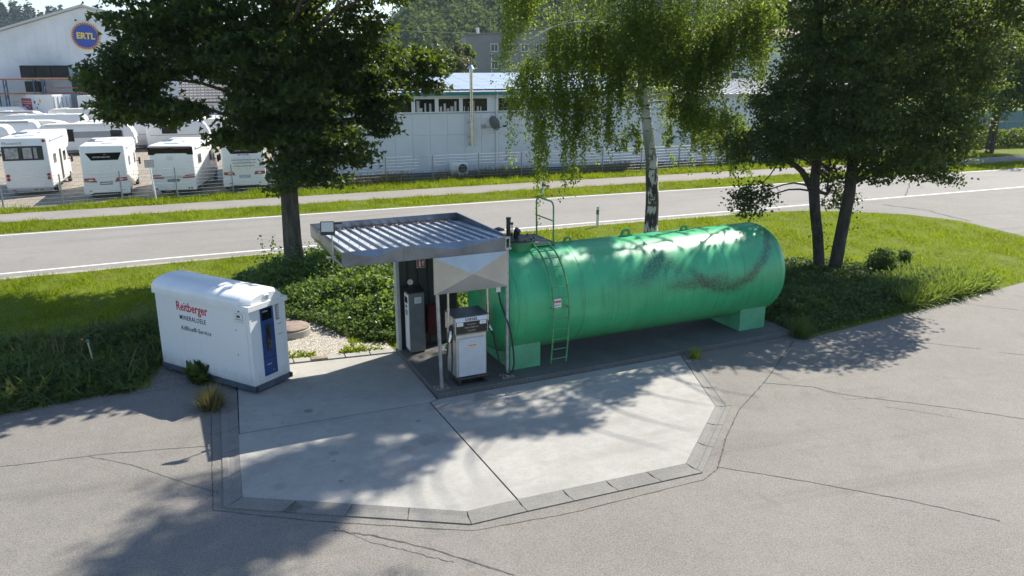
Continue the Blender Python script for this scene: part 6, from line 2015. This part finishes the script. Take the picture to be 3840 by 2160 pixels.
for dx, dy, z, r_ in ((4.0, -2.0, 11.0, 1.9), (5.5, -.5, 11.6, 1.7), (2.0, -3.2, 12.2, 2.0), (6.6, -1.6, 10.6, 1.2), (3.2, -4.2, 10.6, 1.5), (5.0, -3.4, 10.2, 1.3), (5.3, -1.6, 11.0, 1.5), (3.9, -2.1, 11.4, 1.7), (2.4, -1.1, 12.0, 1.8), (1.9, -3.1, 11.0, 1.6), (4.9, -.1, 11.2, 1.6), (.9, -.1, 12.4, 2.0), (.4, -2.4, 11.5, 1.7)):  # lobes added above the view to shade the weeds and asphalt at left
    c = b0 + Vector((dx, dy, z))
    tr.lobe(tuple(c), (r_, r_, r_ * .6), 70, 22, (.35, .35, .2), (.2, .3), 0.4)
    tr.limb([b0 + Vector((0, 0, z - 3)), b0 + Vector((dx * .5, dy * .5, z - 1)), c], [.08, .02], 5)
tr.done('maple', True)

# --- weeping birch behind the tank
BY = 34.5
bb = gp(2440, 889)
tr = Tree('birch_tree', 'weeping birch with white and black bark behind the tank', bb, birch_bark(), BIRCHM)
tk = [at(2442, 925, BY), at(2440, 880, BY), at(2446, 760, BY), at(2443, 603, BY), at(2430, 498, BY), at(2412, 336, BY), at(2400, 200, BY), at(2385, 40, BY), at(2372, -160, BY), at(2380, -420, BY), at(2390, -560, BY)]
tk[0] = Vector((bb.x, BY, -0.1))
tr.wood.tube(tk, [0.38, 0.315, 0.29, 0.26, 0.225, 0.19, 0.15, 0.13, 0.1, 0.06, 0.02], 14)
tips = []


def bl(pts, r0, r1=0.015):
    P = [at(u, v, BY + dy) for u, v, dy in pts]
    tr.limb(P, [r0, r1], 7)
    return catenary(P, 5)


arms = [
    bl([(2425, 400, 0), (2385, 350, -.2), (2346, 300, -.4), (2335, 230, -.6), (2305, 120, -.8)], 0.12, 0.04),
    bl([(2400, 215, 0), (2330, 150, -.4), (2260, 90, -.7), (2210, 81, -.9), (2095, 94, -1.1), (1990, 147, -1.3), (1910, 200, -1.4)], 0.09),
    bl([(2346, 300, -.4), (2250, 300, -.7), (2150, 320, -1), (2080, 345, -1.2)], 0.06),
    bl([(2350, 310, -.3), (2230, 220, 0), (2080, 200, .3), (1960, 240, .5)], 0.06),
    bl([(2425, 385, 0), (2500, 380, -.4), (2588, 391, -.7), (2640, 430, -.9)], 0.06),
    bl([(2418, 370, 0), (2500, 350, -.7), (2582, 357, -1.0), (2672, 399, -1.3), (2808, 467, -1.6)], 0.07),
    bl([(2410, 330, 0), (2520, 260, -.3), (2620, 190, -.7), (2690, 130, -.9), (2760, 110, -1)], 0.08),
    bl([(2400, 200, 0), (2480, 90, .2), (2600, 10, .2), (2720, -20, 0), (2830, 30, -.3)], 0.08),
    bl([(2392, 100, 0), (2300, 0, .1), (2180, -60, .2), (2060, -70, .2), (1940, -30, 0)], 0.08),
    bl([(2385, 40, 0), (2380, -60, -.8), (2340, -110, -1.6), (2300, -90, -2.2)], 0.06),
    bl([(2385, 40, 0), (2450, -60, -.9), (2530, -80, -1.8), (2600, -40, -2.3)], 0.06),
    bl([(2378, -60, 0), (2500, -200, 0), (2650, -260, 0), (2800, -230, 0), (2900, -160, -.2)], 0.07),
    bl([(2378, -60, 0), (2250, -200, 0), (2100, -260, 0), (1980, -220, 0), (1900, -150, 0)], 0.07),
    bl([(2415, 360, 0), (2440, 300, .9), (2480, 250, 1.8)], 0.05), bl([(2410, 330, 0), (2340, 220, 1.2), (2260, 170, 2.0)], 0.05),
    bl([(2432, 500, 0), (2370, 500, -.4), (2320, 505, -.7)], 0.03), bl([(2430, 470, 0), (2480, 500, -.4), (2500, 540, -.6)], 0.03)]
lens = [1.4, 2.2, 1.9, 1.7, 1.2, 1.6, 2.4, 2.4, 2.2, 2.2, 2.2, 2.6, 2.6, 1.5, 1.5, .55, .5]
for A, L in zip(arms, lens):
    n0 = 2 if L > 1 else 3
    for i, p in enumerate(A):
        if i < len(A) * 0.2:
            continue
        for k in range(5 if L > 1.0 else 3):
            o = Vector((random.gauss(0, .45), random.gauss(0, .5), random.gauss(0.1, .25)))
            tr.strings([tuple(p + o)], L, 56, (.075, .125))
# hanging curtains seen against the workshop
for (u0, u1, vt, L, n, dy) in ((1880, 1990, 120, 2.9, 70, -1.0), (1900, 1935, 260, 3.3, 10, -1.2), (1960, 2140, 300, 2.5, 80, -1.2), (2000, 2060, 440, 3.2, 26, -1.4), (2110, 2190, 420, 3.1, 40, -1.3), (2150, 2320, 380, 1.9, 60, -.9), (2060, 2340, 120, 2.4, 150, -.7),
                               (2560, 2720, 120, 2.7, 150, -.8), (2600, 2790, 430, 1.7, 60, -1.4), (2690, 2900, 60, 2.6, 140, -.8), (2740, 2830, 480, 2.3, 28, -1.6), (2580, 2650, 400, 1.2, 20, -.9), (2340, 2560, 60, 2.2, 170, -1.0), (2020, 2060, 540, 1.9, 8, -1.4), (2400, 2620, 200, 1.8, 110, -1.2), (2780, 2960, -20, 2.2, 90, -.4), (1890, 2080, -40, 2.0, 90, -.3)):
    for k in range(n):
        p = at(random.uniform(u0, u1), vt + random.gauss(0, 35), BY + dy + random.gauss(0, .5))
        tr.strings([tuple(p)], L, 60, (.075, .125))
# upper crown above the picture
for k in range(70):
    z = random.uniform(10.8, 15.0)
    f = max(0.15, 1 - ((z - 10.5) / 5.0) ** 1.6)
    a = random.uniform(0, 6.28)
    rr = 4.3 * f * math.sqrt(random.random())
    c = Vector((bb.x + 0.1 + rr * math.cos(a), BY + rr * math.sin(a), z))
    tr.lobe(tuple(c), (.8, .8, .9), 9, 22, (.3, .3, .4), (.11, .17), 0.4, droop=0.8)
    if k % 3 == 0:
        tr.limb([Vector((bb.x, BY, z - 1.5)), Vector((bb.x, BY, z - .6)).lerp(c, .5), c], [0.04, 0.01], 5)
tr.done('oval', True)

# --- two limes on the right
LBARK = bark('lime_bark', (0.03, 0.026, 0.021), (0.075, 0.062, 0.048), 6, 0.25)
LY = 28.0
l1 = gp(3074, 1035)
t1 = Tree('lime_tree', 'left of the two dark limes, trunk forking low over the grass', l1, LBARK, LIMEM, group='lime trees')
t1.wood.tube([Vector((l1.x, l1.y, -0.1)), at(3072, 1000, l1.y), at(3066, 880, l1.y), at(3056, 790, l1.y), at(3052, 710, l1.y), at(3060, 620, l1.y), at(3066, 480, l1.y), at(3070, 250, l1.y), at(3080, -80, l1.y), at(3090, -500, l1.y)], [0.25, 0.2, 0.19, 0.185, 0.19, 0.15, 0.13, 0.1, .07, .03], 12)
t1.limb([at(3050, 725, l1.y), at(3005, 640, l1.y), at(2930, 590, l1.y - .3), at(2860, 540, l1.y - .5)], [0.14, 0.05], 8)
t1.limb([at(2930, 590, l1.y - .3), at(2885, 660, l1.y - .9), at(2850, 690, l1.y - 1.1)], [0.03, 0.015], 6)
for (u, v, dy, ru, rv, ry, n) in [(2985, 420, 0, 165, 120, 2.0, 150), (2890, 540, -.4, 140, 70, 1.2, 70), (2890, 370, .6, 75, 90, 1.0, 42), (3060, 250, 0, 145, 140, 2.2, 135), (3090, 90, 0, 145, 130, 2.2, 120), (3060, 520, -.8, 170, 90, 1.5, 95),
                                  (2790, 560, -.6, 70, 60, .9, 26), (2690, 530, -.5, 70, 38, .6, 17), (2900, 590, -1.2, 50, 30, .5, 12), (2840, 730, -1.1, 75, 50, .5, 26), (2800, 780, -1.1, 40, 30, .4, 10), (3100, 660, .5, 55, 60, .6, 16), (3140, 740, .6, 55, 40, .5, 14), (3090, 350, 2.0, 190, 300, 1.4, 130)]:
    c, r = PL(u, v, l1.y + dy, ru, rv, ry)
    t1.lobe(c, r, n, 34, (.24, .24, .15), (.075, .135), 0.55, up=0.8, droop=0.4)
    s = Vector((l1.x - .05, l1.y, max(3.0, c[2] - 1.0)))
    t1.limb([s, s.lerp(Vector(c), .5) + Vector((0, 0, .4)), Vector(c)], [0.05, 0.015], 5)
l2 = gp(3128, 1038)
t2 = Tree('lime_tree', 'right of the two dark limes, leaning trunk and wide crown', l2, LBARK, LIMEM, group='lime trees')
t2.wood.tube([Vector((l2.x, l2.y, -0.1)), at(3132, 1000, l2.y), at(3150, 900, l2.y), at(3170, 800, l2.y), at(3186, 720, l2.y), at(3196, 620, l2.y), at(3205, 480, l2.y), at(3220, 200, l2.y), at(3230, -150, l2.y), at(3220, -600, l2.y)], [0.3, 0.235, 0.215, 0.21, 0.2, 0.18, 0.16, 0.12, .08, .03], 12)
for (u, v, dy, ru, rv, ry, n) in [(3200, 470, -1.0, 190, 140, 2.0, 170), (3330, 560, -.5, 170, 100, 1.8, 130), (3180, 250, -.6, 200, 150, 2.4, 180), (3400, 400, 0, 190, 150, 2.2, 180), (3380, 200, 0, 220, 140, 2.4, 190), (3230, 70, 0, 230, 130, 2.6, 170), (3460, 70, .2, 200, 120, 2.2, 140), (3560, 300, .3, 140, 120, 1.6, 105),
                                  (3620, 200, .4, 120, 110, 1.4, 75), (3500, 480, 0, 150, 110, 1.6, 110), (3660, 260, .4, 80, 40, .7, 24), (3690, 320, .4, 60, 25, .5, 12), (3590, 420, .2, 95, 60, 1.0, 36), (3540, 570, -.2, 90, 50, .9, 40), (3420, 640, -.5, 120, 45, 1.0, 42), (3540, 660, -.6, 50, 28, .5, 11), (3260, 650, -.9, 60, 40, .6, 16), (3300, 330, 2.2, 320, 300, 1.5, 210), (3600, 90, .3, 110, 90, 1.2, 52)]:
    c, r = PL(u, v, l2.y + dy, ru, rv, ry)
    t2.lobe(c, r, n, 34, (.24, .24, .15), (.075, .135), 0.55, up=0.8, droop=0.4)
    s = Vector((l2.x + .3, l2.y, max(3.4, c[2] - 1.0)))
    t2.limb([s, s.lerp(Vector(c), .5) + Vector((0, 0, .4)), Vector(c)], [0.05, 0.015], 5)
# upper crowns (above the picture), narrowing towards the top
for t_, bx_, zt, n, w_ in ((t1, l1, 24.0, 70, 3.0), (t2, l2, 27.0, 110, 4.0)):
    for k in range(n):
        z = 9.8 + (zt - 9.8) * (k + random.random()) / n
        f = math.sqrt(max(0.06, 1 - ((z - 9.5) / (zt - 9.3)) ** 1.5))
        a = random.uniform(0, 6.28)
        rr = w_ * f * math.sqrt(random.random())
        c = Vector((bx_.x + (0.9 if t_ is t2 else -.4) * f + rr * math.cos(a), bx_.y + rr * math.sin(a), z))
        t_.lobe(tuple(c), (1.0, 1.0, .8), 13, 24, (.32, .32, .25), (.13, .2), 0.4)
        if k % 4 == 0:
            t_.limb([Vector((bx_.x + .3, bx_.y, z - 1.2)), Vector((bx_.x, bx_.y, z - .5)).lerp(c, .5), c], [0.05, 0.01], 5)
for dx, dy, z, r_ in ((3.2, -1.2, 10.2, 1.5), (4.6, -.4, 9.8, 1.4), (2.2, -2.6, 10.4, 1.4), (3.4, 1.0, 10.8, 1.5), (1.2, -1.6, 11.4, 1.5), (4.4, -2.0, 9.0, 1.1), (5.4, .6, 9.4, 1.0), (0.4, -3.0, 10.2, 1.2)):  # lobes added high up to fill the shadow on the right asphalt
    c = Vector((l2.x + dx, l2.y + dy, z))
    t2.lobe(tuple(c), (r_, r_, r_ * .6), 60, 26, (.3, .3, .2), (.1, .17), .4)
    t2.limb([Vector((l2.x + .4, l2.y, z - 2)), Vector((l2.x + dx * .5, l2.y + dy * .5, z - .6)), c], [.06, .015], 5)
for x, y, z, r_ in ((9.8, 30.5, 20.0, 1.3), (9.1, 31.0, 19.6, 1.1), (10.5, 30.0, 20.8, 1.2), (9.6, 29.6, 18.8, 1.0)):  # unseen lobes added to shade the apron by the plinth corner
    c = Vector((x, y, z))
    t1.lobe(tuple(c), (r_, r_, r_ * .8), 45, 26, (.3, .3, .22), (.13, .2), .3)
    t1.limb([Vector((l1.x, l1.y, z - 3.5)), Vector((l1.x - .6, l1.y + .8, z - 1.5)), c], [.06, .015], 5)
# ivy shoots on the trunks
for t_, us in ((t1, ((3062, 860), (3072, 940), (3085, 900))), (t2, ((3175, 860), (3190, 780), (3165, 930), (3200, 830)))):
    for (u, v) in us:
        p = at(u, v, (l1 if t_ is t1 else l2).y - .15)
        t_.spray(np.array([tuple(p)]), 22, (.16, .12, .25), (.05, .09), up=.3, flat=1.4)
SH_N = Vector((-math.sin(SUN_AZ), math.cos(SUN_AZ), 0))
for t_, bx_ in ((t1, l1), (t2, l2)):
    for i in range(len(t_.C)):
        C = t_.C[i]
        off = C[:, 0] * SH_N.x + C[:, 1] * SH_N.y - 11.9 + rng.normal(0, .25, len(C))
        z = C[:, 2]
        hi_ = np.interp(z, [0, 9, 12, 15, 20, 27], [12, 9, 4.5, 3.4, 3.6, 4.4])  # upper crown trimmed to the wanted shadow width
        keep = (off < hi_) | (z < 8.5)
        t_.C[i], t_.N[i], t_.D[i], t_.S[i], t_.r[i] = C[keep], t_.N[i][keep], t_.D[i][keep], t_.S[i][keep], t_.r[i][keep]
t1.done(gaps=True)
t2.done(gaps=True)


def far_tree(name, label, u, v_top, Y, ru, z_low, m, n, size, group=None, per=26):
    """simple full tree standing on the ground further away"""
    c0 = at(u, v_top, Y)
    base = Vector((c0.x, Y, 0))
    t = Tree(name, label, base, LBARK, m, group=group)
    rx = ru * Y / FPX
    H_ = c0.z
    cz, rz_ = (H_ + z_low) / 2, (H_ - z_low) / 2
    t.wood.tube([base, base + Vector((.1, 0, z_low + 1)), base + Vector((0, 0, H_ * .8))], [.05 * H_ * .6, .04 * H_ * .6, .03], 8)
    for k in range(n):
        a, e = random.uniform(0, 6.28), random.uniform(-.9, 1)
        q = random.uniform(.55, .95)
        c = Vector((c0.x + rx * q * math.cos(a) * math.sqrt(1 - e * e * .8), Y + rx * q * math.sin(a) * math.sqrt(1 - e * e * .8), cz + rz_ * e * q))
        t.lobe(tuple(c), (rx * .3, rx * .3, rz_ * .2), 10, per, (rx * .1, rx * .1, rx * .07), size, .4)
        if k % 5 == 0:
            t.limb([base + Vector((0, 0, max(1, c.z - rz_ * .5))), base.lerp(c, .5) + Vector((0, 0, c.z * .4)), c], [.02 * H_ * .3, .01], 5)
    return t.done()


MIDM = leafmat('mid_leaf', (0.025, 0.06, 0.018), (0.08, 0.12, 0.035), (0.3, 0.4, 0.06), 0.36, 0.55, 0.3)
OLIVEM = leafmat('willow_leaf', (0.08, 0.095, 0.035), (0.17, 0.18, 0.08), (0.2, 0.22, 0.07), 0.3)
far_tree('roadside_tree', 'dark broad tree at the right edge beyond the road', 3800, 20, 70, 230, 3.2, MIDM, 85, (.2, .34))
far_tree('willow_tree', 'olive grey willow between maple and grey block', 1690, 150, 122, 60, 1.0, OLIVEM, 40, (.3, .5))
far_tree('roundish_tree', 'round green tree touching the left side of the grey block', 1735, 150, 135, 40, 1.0, MIDM, 34, (.35, .55))
far_tree('young_tree', 'green tree among the caravans behind the maple', 880, 250, 96, 70, 1.5, MIDM, 36, (.3, .45))
# hedge at the right edge
hp0 = gp(3660, 560)
hedge = [(hp0.x, hp0.y), (hp0.x + 18, hp0.y + 5), (hp0.x + 17, hp0.y + 7.5), (hp0.x - 1, hp0.y + 2.5)]
hd_ = thing('roadside_hedge', 'uneven green hedge before the blue-grey wall at the right', 'hedge', (hp0.x + 8, hp0.y + 4, 0))
to_local(cover('foliage', hedge, 9000, lambda P: 1.5 + .7 * vnoise(P[:, 0], P[:, 1], .9, 81), (.14, .3), MIDM, 'oval', .6, .95), hd_)

# ------------------------------------------------------------------ wooded hills
HILLM = mat('forest_floor', (0.022, 0.035, 0.014), 0.95, var=0.3, scale=0.05)
FARM = leafmat('forest_crown', (0.03, 0.065, 0.018), (0.095, 0.15, 0.035), (0.2, 0.26, 0.05), 0.35, 0.7, 0.1)
SPRM = leafmat('spruce_crown', (0.012, 0.028, 0.014), (0.03, 0.055, 0.02), (0.04, 0.06, 0.02), 0.15, 0.7, 0.2)


def hill(label, u0, u1, d0, d1, prof, n_tree, cr, m, cone=False):
    """hill between two bearings; prof(u) -> crest elevation angle in degrees above level"""
    U = np.linspace(u0, u1, 40)
    Dd = np.linspace(d0, d1, 12)
    V, F = [], []

    def hz(u, d):
        f = np.clip((d - d0) / (d1 - d0), 0, 1)
        return max(0.0, (CAM_H + d1 * math.tan(R(prof(u)))) * (f ** 0.8)) - 0.5
    for u in U:
        a = math.atan2((u - 1920) / FPX, math.cos(PITCH))
        for d in Dd:
            V.append((d * math.sin(a), d * math.cos(a), hz(u, d)))
    nn_ = len(Dd)
    for i in range(len(U) - 1):
        for j in range(nn_ - 1):
            F.append((i * nn_ + j, (i + 1) * nn_ + j, (i + 1) * nn_ + j + 1, i * nn_ + j + 1))
    mb = MB()
    mb.add(V, F)
    struct(mb.build('hill', HILLM, None, True))
    C, S, N, rr = [], [], [], []
    for k in range(n_tree):
        u = random.uniform(u0, u1)
        d = d0 + (d1 - d0) * random.random() ** 0.9
        a = math.atan2((u - 1920) / FPX, math.cos(PITCH))
        z = hz(u, d)
        if z < 0.5 and random.random() < .5:
            continue
        h = cr * random.uniform(.7, 1.35)
        q = 130 if not cone else 60
        dirs = rand_dir(q, .35)
        if cone:
            t = rng.random(q)
            dirs = np.c_[dirs[:, 0] * (1 - t) * .42, dirs[:, 1] * (1 - t) * .42, t * 2.0 - .4]
        ph = rng.uniform(0, 6.28, 3)
        lob_ = 1 + 0.2 * np.sin(dirs[:, :1] * 6 + ph[0]) * np.cos(dirs[:, 1:2] * 6 + ph[1]) + 0.12 * np.sin(dirs[:, 2:] * 9 + ph[2])
        C.append(np.array([d * math.sin(a), d * math.cos(a), z + h * .5])[None] + dirs * h * lob_ * np.array([.6, .6, .7])[None])
        N.append(dirs + rng.normal(0, .6, (q, 3)))
        S.append(rng.uniform(.1, .22, q) * h * (1.6 if cone else 1))
        rr.append(np.clip(random.gauss(.42, .22) + rng.normal(0, .2, q), 0, 1))
    C, N, S, rr = map(np.concatenate, (C, N, S, rr))
    o = leaves('hill_forest', C - 0, N, rand_dir(len(C)), S, m, 'oval', None, rr)
    return tag(o, label, 'forest', kind='stuff')


def prof_c(u):
    t = np.clip((u - 1400) / 260, 0, 1)
    return -0.6 + 6.4 * t * t * (3 - 2 * t) + (0 if u < 3300 else -1.6 * min(1, (u - 3300) / 700))


hill('wooded green hill rising behind the grey block', 1380, 4300, 330, 470, prof_c, 2300, 8.5, FARM)
hill('distant dark spruce ridge behind the hall', -700, 700, 820, 980, lambda u: 3.0 - abs(u - 60) / 800.0, 2200, 9.5, SPRM, True)
hill('low wooded rise far behind the maple', 600, 1600, 700, 860, lambda u: 0.4, 350, 12, FARM)

# ------------------------------------------------------------------ haze
hz_ = MB().box(-1300, 1300, -60, 1250, -2.0, 130.0).build('haze', None)
hm = bpy.data.materials.new('haze')
hm.use_nodes = True
hm.node_tree.nodes.remove(hm.node_tree.nodes['Principled BSDF'])
pv = nd(hm.node_tree, 'ShaderNodeVolumePrincipled', {'Color': c4((0.7, 0.84, 1.0)), 'Density': 0.00013, 'Anisotropy': 0.1})
hm.node_tree.links.new(pv.outputs[0], hm.node_tree.nodes['Material Output'].inputs['Volume'])
hz_.data.materials.append(hm)
tag(hz_, 'thin blue summer haze in the valley air', 'haze', kind='stuff')
